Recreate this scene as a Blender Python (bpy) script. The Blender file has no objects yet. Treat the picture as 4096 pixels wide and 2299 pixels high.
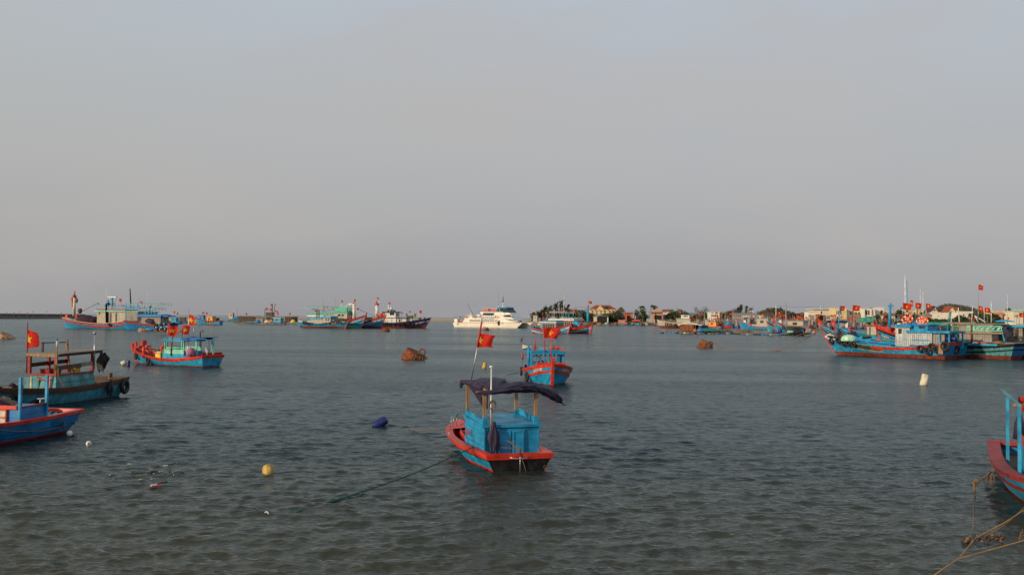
import bpy, math, random
import numpy as np
from mathutils import Matrix, Vector
from math import radians as R, sin, cos, pi, atan2, sqrt
random.seed(7)
SC = bpy.context.scene
COL = SC.collection
# ---------------------------------------------------------------- camera
FPX, CAMH, PITCH, ROLL = 3982.0, 4.5, math.atan(121.5/3982.0), 0.0097
cam_d = bpy.data.cameras.new('camera'); cam = bpy.data.objects.new('camera', cam_d); COL.objects.link(cam)
cam_d.sensor_width = 36.0; cam_d.lens = 36.0*FPX/4096.0; cam_d.clip_end = 60000; cam_d.clip_start = 0.2
CM = Matrix.Rotation(R(90)+PITCH, 4, 'X') @ Matrix.Rotation(ROLL, 4, 'Z')
CM.translation = (0, 0, CAMH); cam.matrix_world = CM
SC.camera = cam
SC.render.resolution_x, SC.render.resolution_y = 1024, 574
def ray(px, py):
    d = CM.to_3x3() @ Vector((px-2048.0, 1149.5-py, -FPX)); return d/d.y
def W(px, py, z=0.0):
    d = ray(px, py); k = (z-CAMH)/d.z; return Vector((d.x*k, k, z))
def at(px, py, Y):
    d = ray(px, py); return Vector((d.x*Y, Y, CAMH+d.z*Y))
def hy(px): return 1271.0+(px-2048)*0.0097
def XX(px, Y): return at(px, hy(px), Y).x
def ZZ(px, py, Y): return at(px, py, Y).z
# ---------------------------------------------------------------- world, sun
SUN_EL, SUN_AZ = R(14), R(-128)          # azimuth clockwise from +Y
w = bpy.data.worlds.new('World'); SC.world = w; w.use_nodes = True
nt = w.node_tree; nt.nodes.clear()
N = nt.nodes.new; LK = nt.links.new
out = N('ShaderNodeOutputWorld'); bg = N('ShaderNodeBackground'); bg.inputs[1].default_value = 0.1
sky = N('ShaderNodeTexSky'); sky.sky_type = 'NISHITA'; sky.sun_disc = False
sky.sun_elevation = SUN_EL; sky.sun_rotation = SUN_AZ; sky.dust_density = 4; sky.air_density = 1.2; sky.altitude = 5
tc = N('ShaderNodeTexCoord'); sx = N('ShaderNodeSeparateXYZ'); LK(tc.outputs['Generated'], sx.inputs[0])
rp = N('ShaderNodeValToRGB'); LK(sx.outputs['Z'], rp.inputs[0])
cr = rp.color_ramp; cr.elements[0].position = 0.0; cr.elements[1].position = 1.0
SKYR = [(0.0, (.345, .346, .372)), (0.03, (.378, .378, .400)), (0.10, (.440, .441, .460)), (0.2, (.478, .494, .520)), (0.32, (.495, .552, .630)), (1.0, (.36, .44, .56))]
cr.elements[0].color = tuple(c*1. for c in SKYR[0][1])+(1,); cr.elements[1].color = tuple(SKYR[-1][1])+(1,)
for p, c in SKYR[1:-1]:
    e = cr.elements.new(p); e.color = tuple(c)+(1,)
# warm, slightly brighter haze towards the sun side (left) and thin streaky cloud
mw = N('ShaderNodeMapRange'); mw.inputs[1].default_value = 0.05; mw.inputs[2].default_value = -0.75; LK(sx.outputs['X'], mw.inputs[0])
m1 = N('ShaderNodeMix'); m1.data_type = 'RGBA'; m1.blend_type = 'MULTIPLY'; m1.inputs[7].default_value = (1.01, 1.0, .94, 1)
LK(mw.outputs[0], m1.inputs[0]); LK(rp.outputs[0], m1.inputs[6])
mp = N('ShaderNodeMapping'); mp.inputs['Scale'].default_value = (1.0, 1.0, 3.4); LK(tc.outputs['Generated'], mp.inputs[0])
ns = N('ShaderNodeTexNoise'); ns.inputs['Scale'].default_value = 2.3; ns.inputs['Detail'].default_value = 6; ns.inputs['Roughness'].default_value = .5; LK(mp.outputs[0], ns.inputs[0])
cl = N('ShaderNodeMapRange'); cl.inputs[1].default_value = .46; cl.inputs[2].default_value = .66; cl.inputs[4].default_value = .60; LK(ns.outputs[0], cl.inputs[0])
m2 = N('ShaderNodeMix'); m2.data_type = 'RGBA'; m2.inputs[7].default_value = (.510, .482, .470, 1)
LK(cl.outputs[0], m2.inputs[0]); LK(m1.outputs[2], m2.inputs[6])
sc10 = N('ShaderNodeVectorMath'); sc10.operation = 'SCALE'; sc10.inputs[3].default_value = 10.0; LK(m2.outputs[2], sc10.inputs[0])
mx = N('ShaderNodeMix'); mx.data_type = 'RGBA'; mx.inputs[0].default_value = 0.90
LK(sky.outputs[0], mx.inputs[6]); LK(sc10.outputs[0], mx.inputs[7]); LK(mx.outputs[2], bg.inputs[0]); LK(bg.outputs[0], out.inputs[0])
sd = bpy.data.lights.new('sun', 'SUN'); so = bpy.data.objects.new('sun', sd); COL.objects.link(so)
sd.energy = 3.3; sd.angle = R(2.0); sd.color = (1.0, .80, .57)
tosun = Vector((sin(SUN_AZ)*cos(SUN_EL), cos(SUN_AZ)*cos(SUN_EL), sin(SUN_EL)))
so.rotation_euler = tosun.to_track_quat('Z', 'Y').to_euler(); so.location = (0, 0, 60)
SC.view_settings.view_transform = 'Standard'; SC.view_settings.look = 'None'
SC.view_settings.exposure = 0.0; SC.view_settings.gamma = 1.0
SC.render.engine = 'CYCLES'
# ---------------------------------------------------------------- materials
_M = {}
def lin(r, g, b): return tuple(((c/255+.055)/1.055)**2.4 if c > 10 else c/255/12.92 for c in (r, g, b))
SPEC = {  # name: (rgb albedo, roughness, wear, kind)
 'blue': ((.008, .29, .53), .42, .30, 'paint'), 'blue_worn': ((.012, .29, .51), .5, .55, 'paint'), 'blue_deep': ((.010, .19, .46), .45, .2, 'paint'),
 'blue_old': ((.045, .31, .42), .6, .7, 'paint'), 'teal_old': ((.08, .33, .36), .6, .9, 'paint'), 'teal': ((.08, .42, .40), .5, .5, 'paint'),
 'sky_blue': ((.010, .31, .53), .45, .15, 'paint'), 'red': ((.62, .032, .008), .42, .35, 'paint'), 'red_dark': ((.30, .016, .010), .6, .3, 'paint'),
 'antifoul': ((.19, .032, .016), .65, .5, 'paint'), 'black': ((.008, .007, .008), .6, .05, 'paint'), 'green': ((.03, .16, .07), .5, .4, 'paint'),
 'dark_green': ((.035, .07, .03), .5, .3, 'paint'), 'mint': ((.22, .62, .45), .5, .4, 'paint'), 'pale_mint': ((.42, .68, .50), .4, .35, 'paint'),
 'sea_green': ((.05, .38, .28), .5, .3, 'paint'), 'white': ((.78, .76, .70), .45, .3, 'paint'), 'ferry_white': ((.80, .74, .62), .5, .25, 'stain'), 'cream': ((.70, .60, .42), .6, .35, 'paint'),
 'orange': ((.85, .32, .03), .5, .25, 'paint'), 'yellow': ((.80, .55, .06), .45, .3, 'paint'), 'navy': ((.02, .025, .10), .5, .4, 'paint'),
 'orange_ring': ((.85, .12, .03), .5, .2, 'paint'), 'grey_paint': ((.38, .37, .33), .6, .5, 'paint'), 'grey': ((.30, .30, .29), .6, .3, 'paint'), 'khaki': ((.50, .46, .36), .6, .4, 'paint'),
 'wood': ((.36, .21, .10), .7, .4, 'wood'), 'wood_dark': ((.10, .055, .035), .75, .5, 'wood'), 'wood_grey': ((.30, .25, .19), .8, .5, 'wood'),
 'plank_grey': ((.40, .36, .30), .8, .3, 'plank'), 'plank_cream': ((.62, .56, .44), .7, .25, 'plank'), 'plank_white': ((.74, .71, .64), .55, .2, 'plank'), 'plank_dark': ((.12, .10, .085), .8, .4, 'plank'),
 'plank_orange': ((.50, .13, .03), .6, .3, 'plank'), 'rust': ((.15, .036, .012), .85, .6, 'rust'), 'rust_pale': ((.42, .30, .19), .9, .6, 'rust'),
 'rubber': ((.016, .014, .013), .75, .2, 'plain'), 'metal': ((.45, .45, .45), .35, .2, 'plain'), 'dark': ((.012, .012, .014), .5, 0, 'plain'),
 'flag': ((.62, .022, .010), .8, 0, 'cloth'), 'star': ((.90, .62, .05), .7, 0, 'cloth'), 'tarp': ((.034, .026, .058), .65, 0, 'cloth'), 'tarp_blue': ((.03, .22, .55), .55, 0, 'cloth'),
 'tarp_green': ((.02, .20, .15), .6, 0, 'cloth'), 'net': ((.045, .022, .035), .95, .3, 'cloth'), 'net_green': ((.03, .14, .10), .95, .4, 'cloth'), 'pink': ((.45, .18, .30), .9, .2, 'cloth'),
 'rope': ((.24, .145, .07), .95, .3, 'cloth'), 'rope_green': ((.022, .085, .060), .9, .3, 'cloth'), 'canvas': ((.20, .14, .09), .9, .5, 'cloth'), 'glass': ((.03, .035, .04), .12, 0, 'plain'),
 'foam': ((.72, .66, .50), .8, .7, 'paint'), 'foam_yellow': ((.62, .42, .10), .75, .8, 'paint'), 'barrel_blue': ((.008, .016, .13), .35, .2, 'paint'), 'barrel_teal': ((.06, .25, .38), .4, .3, 'paint'),
 'tile': ((.42, .09, .04), .75, .3, 'tile'), 'tile_dark': ((.10, .03, .035), .75, .3, 'tile'), 'iron': ((.30, .32, .34), .5, .3, 'plank'), 'plaster': ((.76, .67, .50), .8, .35, 'stain'), 'plaster_white': ((.82, .76, .63), .8, .35, 'stain'),
 'plaster_yellow': ((.78, .60, .30), .8, .25, 'stain'), 'plaster_grey': ((.34, .33, .31), .85, .4, 'stain'), 'plaster_blue': ((.30, .45, .52), .8, .4, 'stain'), 'plaster_pink': ((.60, .26, .17), .8, .3, 'stain'), 'stone_dark': ((.095, .080, .062), .9, .5, 'stain'), 'concrete': ((.28, .27, .25), .9, .5, 'stain'),
 'skin': ((.30, .15, .09), .6, 0, 'plain'), 'hair': ((.01, .008, .007), .6, 0, 'plain'), 'cloth_grey': ((.10, .09, .095), .9, .2, 'cloth'), 'cloth_brown': ((.09, .06, .05), .9, .2, 'cloth'), 'cloth_red': ((.5, .05, .04), .9, .2, 'cloth'),
 'bark': ((.10, .075, .055), .9, .3, 'wood'), 'leaf': ((.085, .105, .045), .8, 0, 'leaf'), 'leaf_dark': ((.060, .075, .040), .8, 0, 'leaf'), 'leaf_grey': ((.13, .115, .08), .8, 0, 'leaf'), 'leaf_palm': ((.085, .10, .045), .7, 0, 'leaf'),
}
def mat(name):
    if name in _M: return _M[name]
    rgb, rough, wear, kind = SPEC[name]
    m = bpy.data.materials.new(name); m.use_nodes = True; _M[name] = m
    t = m.node_tree; n = t.nodes.new; l = t.links.new
    b = t.nodes['Principled BSDF']; b.inputs['Roughness'].default_value = rough
    b.inputs['Specular IOR Level'].default_value = .35 if name != 'black' else .12
    if name == 'metal': b.inputs['Metallic'].default_value = .8
    co = n('ShaderNodeTexCoord')
    def noise(scale, det=5, vec=None, ms=None, rg=.55):
        x = n('ShaderNodeTexNoise'); x.inputs['Scale'].default_value = scale; x.inputs['Detail'].default_value = det; x.inputs['Roughness'].default_value = rg
        src = co.outputs['Object']
        if ms:
            q = n('ShaderNodeMapping'); q.inputs['Scale'].default_value = ms; l(src, q.inputs[0]); src = q.outputs[0]
        l(src, x.inputs['Vector']); return x.outputs['Fac']
    def rng(v, a, c, lo=0., hi=1.):
        x = n('ShaderNodeMapRange'); x.inputs[1].default_value = a; x.inputs[2].default_value = c; x.inputs[3].default_value = lo; x.inputs[4].default_value = hi; l(v, x.inputs[0]); return x.outputs[0]
    def mix(f, a, c, bt='MIX'):
        x = n('ShaderNodeMix'); x.data_type = 'RGBA'; x.blend_type = bt
        if isinstance(f, float): x.inputs[0].default_value = f
        else: l(f, x.inputs[0])
        for i, v in ((6, a), (7, c)):
            if isinstance(v, tuple): x.inputs[i].default_value = v+(1,)
            else: l(v, x.inputs[i])
        return x.outputs[2]
    dk = tuple(c*.62 for c in rgb); lt = tuple(min(.9, c*1.15+.02) for c in rgb)
    col = mix(rng(noise(2.2), .35, .68), dk, lt) if kind != 'stain' else mix(rng(noise(.25, 3), .3, .7), tuple(c*.86 for c in rgb), rgb)
    bump_src = noise(25, 3)
    if kind == 'paint':
        g = rng(noise(1.3, 6, ms=(5, 5, .5), rg=.7), .62-.18*wear, .80-.15*wear, 0, .85*min(1, wear+.25))
        col = mix(g, col, (.055, .042, .028))
        sc_ = rng(noise(9, 6, rg=.75), .70-.08*wear, .74-.06*wear, 0, wear*.8)
        col = mix(sc_, col, tuple(.6*c+.05 for c in rgb))
        bump_src = noise(1.5, 4, ms=(.5, .5, 9))
        if 'blue' in name or 'teal' in name:      # plank seams
            s_ = n('ShaderNodeSeparateXYZ'); l(co.outputs['Object'], s_.inputs[0]); f_ = n('ShaderNodeMath'); f_.operation = 'PINGPONG'; f_.inputs[1].default_value = .085; l(s_.outputs[2], f_.inputs[0])
            ln = rng(f_.outputs[0], .002, .009, .55, 0); col = mix(ln, col, tuple(c*.35 for c in rgb))
    elif kind == 'wood':
        gr = rng(noise(3, 8, ms=(6, 6, 1)), .35, .7); col = mix(gr, tuple(c*.5 for c in rgb), lt)
    elif kind in ('plank', 'tile'):
        s_ = n('ShaderNodeSeparateXYZ'); l(co.outputs['Object'], s_.inputs[0])
        a_ = n('ShaderNodeMath'); a_.operation = 'ADD'; l(s_.outputs[0], a_.inputs[0]); l(s_.outputs[1], a_.inputs[1])
        f_ = n('ShaderNodeMath'); f_.operation = 'PINGPONG'; f_.inputs[1].default_value = .14 if kind == 'plank' else .2; l(a_.outputs[0], f_.inputs[0])
        ln = rng(f_.outputs[0], .012, .03, 0, 1); bump_src = ln
        gr = rng(noise(2.2, 6, ms=(4, 4, .35)), .4, .66); col = mix(gr, tuple(c*.6 for c in rgb), col)
        col = mix(ln, tuple(c*.3 for c in rgb), col)
    elif kind == 'rust':
        col = mix(rng(noise(3.5, 8, rg=.7), .42, .62), rgb, (.27, .085, .022)); col = mix(rng(noise(2, 8, rg=.75), .55, .62), col, (.05, .02, .015))
        bump_src = noise(8, 6)
    elif kind == 'stain':
        g = rng(noise(.35, 7, ms=(1, 1, .35), rg=.7), .48, .72, 0, .7*wear); col = mix(g, col, (.10, .085, .07))
    elif kind == 'leaf':
        col = mix(rng(noise(.35, 4), .4, .62), tuple(c*.55 for c in rgb), tuple(min(.2, c*1.7) for c in rgb))
    elif kind == 'cloth':
        col = mix(rng(noise(6, 6), .35, .7), tuple(c*.75 for c in rgb), tuple(min(.9, c*1.12) for c in rgb))
    l(col, b.inputs['Base Color'])
    if kind != 'leaf' and kind != 'plain':
        bp = n('ShaderNodeBump'); bp.inputs['Strength'].default_value = .06 if kind == 'stain' else .35; bp.inputs['Distance'].default_value = .02 if kind != 'rust' else .05
        l(bump_src, bp.inputs['Height']); l(bp.outputs[0], b.inputs['Normal'])
    if name == 'flag' or name == 'star' or kind == 'leaf':
        tr = n('ShaderNodeBsdfTranslucent'); ms_ = n('ShaderNodeMixShader'); ms_.inputs[0].default_value = .3
        l(col, tr.inputs[0]); l(b.outputs[0], ms_.inputs[1]); l(tr.outputs[0], ms_.inputs[2]); l(ms_.outputs[0], t.nodes['Material Output'].inputs[0])
    return m
# ---------------------------------------------------------------- mesh builder
class MB:
    def __init__(s): s.v = []; s.f = []; s.fm = []; s.mats = []; s.M = None; s.sm = []
    def mi(s, m):
        if m not in s.mats: s.mats.append(m)
        return s.mats.index(m)
    def add(s, vs, fs, m, smooth=False):
        b = len(s.v); k = s.mi(m)
        if s.M is not None: vs = [tuple(s.M @ Vector(v)) for v in vs]
        s.v += [tuple(v) for v in vs]
        for f in fs: s.f.append(tuple(b+i for i in f)); s.fm.append(k); s.sm.append(smooth)
    def box(s, c, d, m, rz=0, ry=0, rx=0, taper=1.0):
        hx, hy_, hz = d[0]/2, d[1]/2, d[2]/2
        vs = [(sx_*hx*(taper if sz > 0 else 1), sy*hy_*(taper if sz > 0 else 1), sz*hz) for sz in (-1, 1) for sy in (-1, 1) for sx_ in (-1, 1)]
        if rz or ry or rx:
            rm = Matrix.Rotation(rz, 3, 'Z') @ Matrix.Rotation(ry, 3, 'Y') @ Matrix.Rotation(rx, 3, 'X'); vs = [rm @ Vector(v) for v in vs]
        vs = [(v[0]+c[0], v[1]+c[1], v[2]+c[2]) for v in vs]
        s.add(vs, [(0, 2, 3, 1), (4, 5, 7, 6), (0, 1, 5, 4), (2, 6, 7, 3), (0, 4, 6, 2), (1, 3, 7, 5)], m)
    def hexa(s, p, m): s.add(p, [(0, 3, 2, 1), (4, 5, 6, 7), (0, 1, 5, 4), (1, 2, 6, 5), (2, 3, 7, 6), (3, 0, 4, 7)], m)
    def bar(s, a, b, w, h, m, up=(0, 0, 1)):
        a, b = Vector(a), Vector(b); d = (b-a).normalized(); u = Vector(up)
        if abs(d.dot(u)) > .95: u = Vector((1, 0, 0))
        r = d.cross(u).normalized()*w/2; q = r.cross(d).normalized()*h/2
        s.hexa([a-r-q, a+r-q, a+r+q, a-r+q, b-r-q, b+r-q, b+r+q, b-r+q], m)
    def tube(s, pts, r, m, seg=8, smooth=True, caps=True):
        pts = [Vector(p) for p in pts]; n_ = len(pts)
        rs = r if isinstance(r, (list, tuple)) else [r]*n_
        vs = []; prev = None
        for i, p in enumerate(pts):
            d = (pts[min(i+1, n_-1)]-pts[max(i-1, 0)]).normalized()
            if prev is None:
                u = Vector((0, 0, 1)) if abs(d.z) < .9 else Vector((1, 0, 0)); x = d.cross(u).normalized()
            else: x = (prev-d*prev.dot(d)).normalized()
            prev = x; y = d.cross(x)
            for k in range(seg):
                a = 2*pi*k/seg; vs.append(p+(x*cos(a)+y*sin(a))*rs[i])
        fs = [(i*seg+k, i*seg+(k+1) % seg, (i+1)*seg+(k+1) % seg, (i+1)*seg+k) for i in range(n_-1) for k in range(seg)]
        if caps: fs += [tuple(range(seg))[::-1], tuple((n_-1)*seg+k for k in range(seg))]
        s.add(vs, fs, m, smooth)
    def torus(s, c, Rr, r, m, ax=(0, 1, 0), n1=20, n2=8, sq=1.0, m2=None):
        ax = Vector(ax).normalized(); u = Vector((0, 0, 1)) if abs(ax.z) < .9 else Vector((1, 0, 0))
        x = ax.cross(u).normalized(); y = ax.cross(x)
        vs = []
        for i in range(n1):
            a = 2*pi*i/n1; e = x*cos(a)+y*sin(a)
            for k in range(n2):
                b = 2*pi*k/n2; vs.append(Vector(c)+e*(Rr+r*cos(b))+ax*r*sq*sin(b))
        fs = [(i*n2+k, i*n2+(k+1) % n2, ((i+1) % n1)*n2+(k+1) % n2, ((i+1) % n1)*n2+k) for i in range(n1) for k in range(n2)]
        if m2:
            f1 = [f for f in fs if (f[0]//n2) % (n1//4) != 0]; f2 = [f for f in fs if (f[0]//n2) % (n1//4) == 0]
            s.add(vs, f1, m, True); s.add(vs, f2, m2, True)
        else: s.add(vs, fs, m, True)
    def lathe(s, prof, m, c=(0, 0, 0), seg=14, rot=None, noise_=0, sx_=1, sy=1):
        vs = []
        for (r, z) in prof:
            for k in range(seg):
                a = 2*pi*k/seg; rr = r*(1+noise_*(random.random()-.5)); vs.append(Vector((rr*cos(a)*sx_, rr*sin(a)*sy, z)))
        if rot is not None: vs = [rot @ v for v in vs]
        vs = [v+Vector(c) for v in vs]; n_ = len(prof)
        fs = [(i*seg+k, i*seg+(k+1) % seg, (i+1)*seg+(k+1) % seg, (i+1)*seg+k) for i in range(n_-1) for k in range(seg)]
        fs += [tuple(range(seg))[::-1], tuple((n_-1)*seg+k for k in range(seg))]
        s.add(vs, fs, m, True)
    def heap(s, c, d, m, n1=14, n2=6, rough=.25, seed=0, power=.8):
        rr = random.Random(seed); vs = [(c[0], c[1], c[2]+d[2])]
        for j in range(1, n2+1):
            f = j/n2
            for k in range(n1):
                a = 2*pi*k/n1; q = 1+rough*(rr.random()-.5)
                vs.append((c[0]+d[0]/2*cos(a)*f*q, c[1]+d[1]/2*sin(a)*f*q, c[2]+d[2]*max(0, (1-f**2.2))**power*(1+rough*(rr.random()-.5))))
        fs = [(0, 1+k, 1+(k+1) % n1) for k in range(n1)]
        for j in range(n2-1):
            for k in range(n1): a0 = 1+j*n1; fs.append((a0+k, a0+n1+k, a0+n1+(k+1) % n1, a0+(k+1) % n1))
        fs.append(tuple(1+(n2-1)*n1+k for k in range(n1))[::-1])
        s.add(vs, fs, m, True)
    def sheet(s, P, nu, nv, m, th=0, smooth=True):
        vs = [P(i/nu, j/nv) for i in range(nu+1) for j in range(nv+1)]
        fs = [(i*(nv+1)+j, (i+1)*(nv+1)+j, (i+1)*(nv+1)+j+1, i*(nv+1)+j+1) for i in range(nu) for j in range(nv)]
        s.add(vs, fs, m, smooth)
        if th: s.add([(v[0], v[1], v[2]-th) for v in vs], [f[::-1] for f in fs], m, smooth)
    def text(s, string, size, m, fn, ext=.02, bold=.012):
        cu = bpy.data.curves.new('t', 'FONT'); cu.body = string; cu.size = size; cu.offset = bold*size; cu.align_x = 'CENTER'; cu.resolution_u = 2; cu.fill_mode = 'FRONT'
        ob = bpy.data.objects.new('t', cu); COL.objects.link(ob); dg = bpy.context.evaluated_depsgraph_get(); me = ob.evaluated_get(dg).to_mesh()
        vs = [fn(v.co.x, v.co.y) for v in me.vertices]; fs = [tuple(p.vertices) for p in me.polygons]; s.add(vs, fs, m)
        COL.objects.unlink(ob); bpy.data.objects.remove(ob); bpy.data.curves.remove(cu)
    def build(s, name, parent=None, loc=None):
        me = bpy.data.meshes.new(name); me.from_pydata(s.v, [], s.f)
        for m in s.mats: me.materials.append(mat(m) if isinstance(m, str) else m)
        me.polygons.foreach_set('material_index', s.fm); me.polygons.foreach_set('use_smooth', s.sm); me.update()
        o = bpy.data.objects.new(name, me); COL.objects.link(o)
        if parent is not None: o.parent = parent
        if loc is not None: o.location = loc
        return o
def tag(o, label, cat, group=None, kind=None):
    n_ = len(label.split())
    if not 4 <= n_ <= 16: print('LABEL LENGTH', n_, label)
    o['label'] = label; o['category'] = cat
    if group: o['group'] = group
    if kind: o['kind'] = kind
    return o
def thing(name, label, cat, loc=(0, 0, 0), rz=0, group=None):
    o = bpy.data.objects.new(name, None); COL.objects.link(o); o.location = loc; o.rotation_euler = (0, 0, rz); o.empty_display_size = .3
    return tag(o, label, cat, group)
def ctree(o, parent=None, loc=None, rz=None, label=None, group=None, scale=None):
    c = o.copy(); COL.objects.link(c); c.parent = parent
    if loc is not None: c.location = loc
    if rz is not None: c.rotation_euler = (0, 0, rz)
    if scale: c.scale = (scale,)*3
    if label: tag(c, label, o['category'], group)
    for ch in KIDS(o): ctree(ch, c)
    return c
def KIDS(o): return [x for x in list(COL.objects) if x.parent == o]
def one(mb, name, label, cat, group=None, loc=None, rz=0):
    o = mb.build(name, None, loc); o.rotation_euler = (0, 0, rz); return tag(o, label, cat, group)
def drape(mb, c, L_, w_, m, seed=0, nf=5, d=.45):
    """cloth gathered at the top and hanging in folds with a ragged hem"""
    rr = random.Random(seed); K = 40; n_ = 14; ph = rr.uniform(0, 6); hem = [rr.uniform(-.16, .10)+.10*sin(3*2*pi*k/K+ph) for k in range(K)]; vs = []
    for i in range(n_+1):
        f = i/n_; wd = w_*(.28+.72*smooth(0, .55, f))*(1-.35*smooth(.6, 1, f))
        for k in range(K):
            g = 2*pi*k/K; r_ = wd*(1+.30*smooth(0, .4, f)*sin(nf*g+ph+2*f)+.12*sin(11*g+ph)); vs.append((c[0]+r_*d*cos(g)+.06*L_*sin(2.2*f+ph)*f, c[1]+r_*sin(g), c[2]-L_*f*(1+hem[k]*f*f)))
    mb.add(vs, [(i*K+k, i*K+(k+1) % K, i*K+K+(k+1) % K, i*K+K+k) for i in range(n_) for k in range(K)]+[tuple(range(K))[::-1]], m, True)
def smooth(a, b, x):
    x = min(1, max(0, (x-a)/(b-a))); return x*x*(3-2*x)
def sag(a, b, s_, n_=14):
    a, b = Vector(a), Vector(b); return [a.lerp(b, i/n_)-Vector((0, 0, s_*4*(i/n_)*(1-i/n_))) for i in range(n_+1)]
# ================================================================ water (structure)
def make_water():
    rs = np.random.RandomState(3)
    # radial rows (log spaced) and fan columns (dense inside the view)
    r1 = np.exp(np.arange(math.log(9.), math.log(300.), .0031)); r2 = np.exp(np.linspace(math.log(304.), math.log(30000.), 60))
    r0 = np.linspace(1., 8.9, 8); r = np.concatenate([r0, r1, r2]); dr = np.gradient(r)
    a = np.concatenate([np.linspace(-180, -46, 30), np.linspace(-44, -31, 40), np.linspace(-30.6, 30.6, 940), np.linspace(31, 44, 40), np.linspace(46, 180, 30)])*pi/180
    Rr, A = np.meshgrid(r, a, indexing='ij'); DR = np.repeat(dr[:, None], len(a), 1)
    X = Rr*np.sin(A); Y = Rr*np.cos(A); Z = np.zeros_like(X); DX = np.zeros_like(X); DY = np.zeros_like(X)
    cell = np.maximum(DR, Rr*.00115)
    nw = 140
    lam = np.exp(rs.uniform(math.log(.13), math.log(1.5), nw)); th = R(-82)+rs.normal(0, .55, nw)   # wave heading towards the camera
    for L_, t_ in zip(lam, th):
        k = 2*pi/L_; amp = .0036*L_**.95*rs.uniform(.6, 1.3)*(1.3 if L_ < .5 else 1.0 if L_ < 1.1 else (1.1/L_)**1.15)
        ph = rs.uniform(0, 2*pi); att = np.clip((L_/cell-2.0)/2.0, 0, 1)
        p = k*(X*cos(t_)+Y*sin(t_))+ph; Z += amp*att*np.sin(p); c = -amp*.75*att*np.cos(p)*-1
        DX += c*cos(t_); DY += c*sin(t_)
    gust = 1+.32*np.sin(X*.021+Y*.05+1)*np.sin(Y*.033-X*.017)
    Z *= gust; X2 = X-DX*gust*.0+DX; Y2 = Y+DY
    n0, n1 = X.shape; vs = np.stack([X2, Y2, Z], -1).reshape(-1, 3).astype(np.float32)
    i = np.arange(n0-1)[:, None]*n1+np.arange(n1-1)[None, :]
    q = np.stack([i, i+n1, i+n1+1, i+1], -1).reshape(-1, 4)[:, ::-1].astype(np.int32)
    me = bpy.data.meshes.new('water'); me.vertices.add(len(vs)); me.vertices.foreach_set('co', vs.ravel())
    me.loops.add(q.size); me.loops.foreach_set('vertex_index', q.ravel()); me.polygons.add(len(q))
    me.polygons.foreach_set('loop_start', np.arange(0, q.size, 4, dtype=np.int32)); me.polygons.foreach_set('loop_total', np.full(len(q), 4, np.int32))
    me.polygons.foreach_set('use_smooth', np.ones(len(q), bool)); me.update(calc_edges=True); me.validate()
    o = bpy.data.objects.new('water', me); COL.objects.link(o); o['kind'] = 'structure'
    m = bpy.data.materials.new('water'); m.use_nodes = True; me.materials.append(m)
    t = m.node_tree; n = t.nodes.new; l = t.links.new; b = t.nodes['Principled BSDF']
    co = n('ShaderNodeTexCoord'); pass_ = 1
    def noise(scale, det, ms=(1, 1, 1), rot=0, rg=.5):
        q_ = n('ShaderNodeMapping'); q_.inputs['Scale'].default_value = ms; q_.inputs['Rotation'].default_value = (0, 0, rot); l(co.outputs['Object'], q_.inputs[0])
        x = n('ShaderNodeTexNoise'); x.inputs['Scale'].default_value = scale; x.inputs['Detail'].default_value = det; x.inputs['Roughness'].default_value = rg; l(q_.outputs[0], x.inputs[0]); return x.outputs['Fac']
    def rng(v, a_, c_, lo=0., hi=1.):
        x = n('ShaderNodeMapRange'); x.inputs[1].default_value = a_; x.inputs[2].default_value = c_; x.inputs[3].default_value = lo; x.inputs[4].default_value = hi; l(v, x.inputs[0]); return x.outputs[0]
    def mth(op, u, v):
        x = n('ShaderNodeMath'); x.operation = op
        for k, y in enumerate((u, v)):
            if isinstance(y, (int, float)): x.inputs[k].default_value = y
            else: l(y, x.inputs[k])
        return x.outputs[0]
    # shallow sandy bottom near the shore, deeper blue-green water further out
    s_ = n('ShaderNodeSeparateXYZ'); l(co.outputs['Object'], s_.inputs[0])
    wob = rng(noise(.08, 4), 0, 1, -9, 9); dist = mth('ADD', s_.outputs[1], wob); dist = mth('ADD', dist, mth('MULTIPLY', s_.outputs[0], .18))
    f = rng(dist, 16, 40)
    mx_ = n('ShaderNodeMix'); mx_.data_type = 'RGBA'; l(f, mx_.inputs[0]); mx_.inputs[6].default_value = (.042, .041, .022, 1); mx_.inputs[7].default_value = (.007, .021, .025, 1)
    m3 = n('ShaderNodeMix'); m3.data_type = 'RGBA'; l(rng(dist, 60, 500), m3.inputs[0]); l(mx_.outputs[2], m3.inputs[6]); m3.inputs[7].default_value = (.012, .034, .043, 1)
    df = n('ShaderNodeBsdfDiffuse'); gl = n('ShaderNodeBsdfGlossy'); gl.inputs[0].default_value = (.92, 1, 1, 1); fr = n('ShaderNodeFresnel'); fr.inputs['IOR'].default_value = 1.34; mxs = n('ShaderNodeMixShader'); l(m3.outputs[2], df.inputs[0]); l(mth('MULTIPLY', fr.outputs[0], .68), mxs.inputs[0]); l(df.outputs[0], mxs.inputs[1]); l(gl.outputs[0], mxs.inputs[2]); l(mxs.outputs[0], t.nodes['Material Output'].inputs[0])
    # gust patches: rougher and smoother water in long streaks
    g = noise(1, 4, (.010, .055, 1), .06, .6)
    l(rng(g, .3, .7, .08, .20), gl.inputs['Roughness'])
    h1 = noise(2.6, 4, (.5, 1, 1), .15, .6); h2 = noise(11, 3, (.6, 1, 1), -.2); h3 = noise(.85, 4, (.45, 1, 1), .1)
    h4 = noise(.55, 3, (1, .30, 1), .1)
    hh = mth('ADD', mth('ADD', mth('MULTIPLY', h4, .13), mth('MULTIPLY', h1, .12)), mth('ADD', mth('MULTIPLY', h2, .026), mth('MULTIPLY', h3, .14)))
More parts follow.
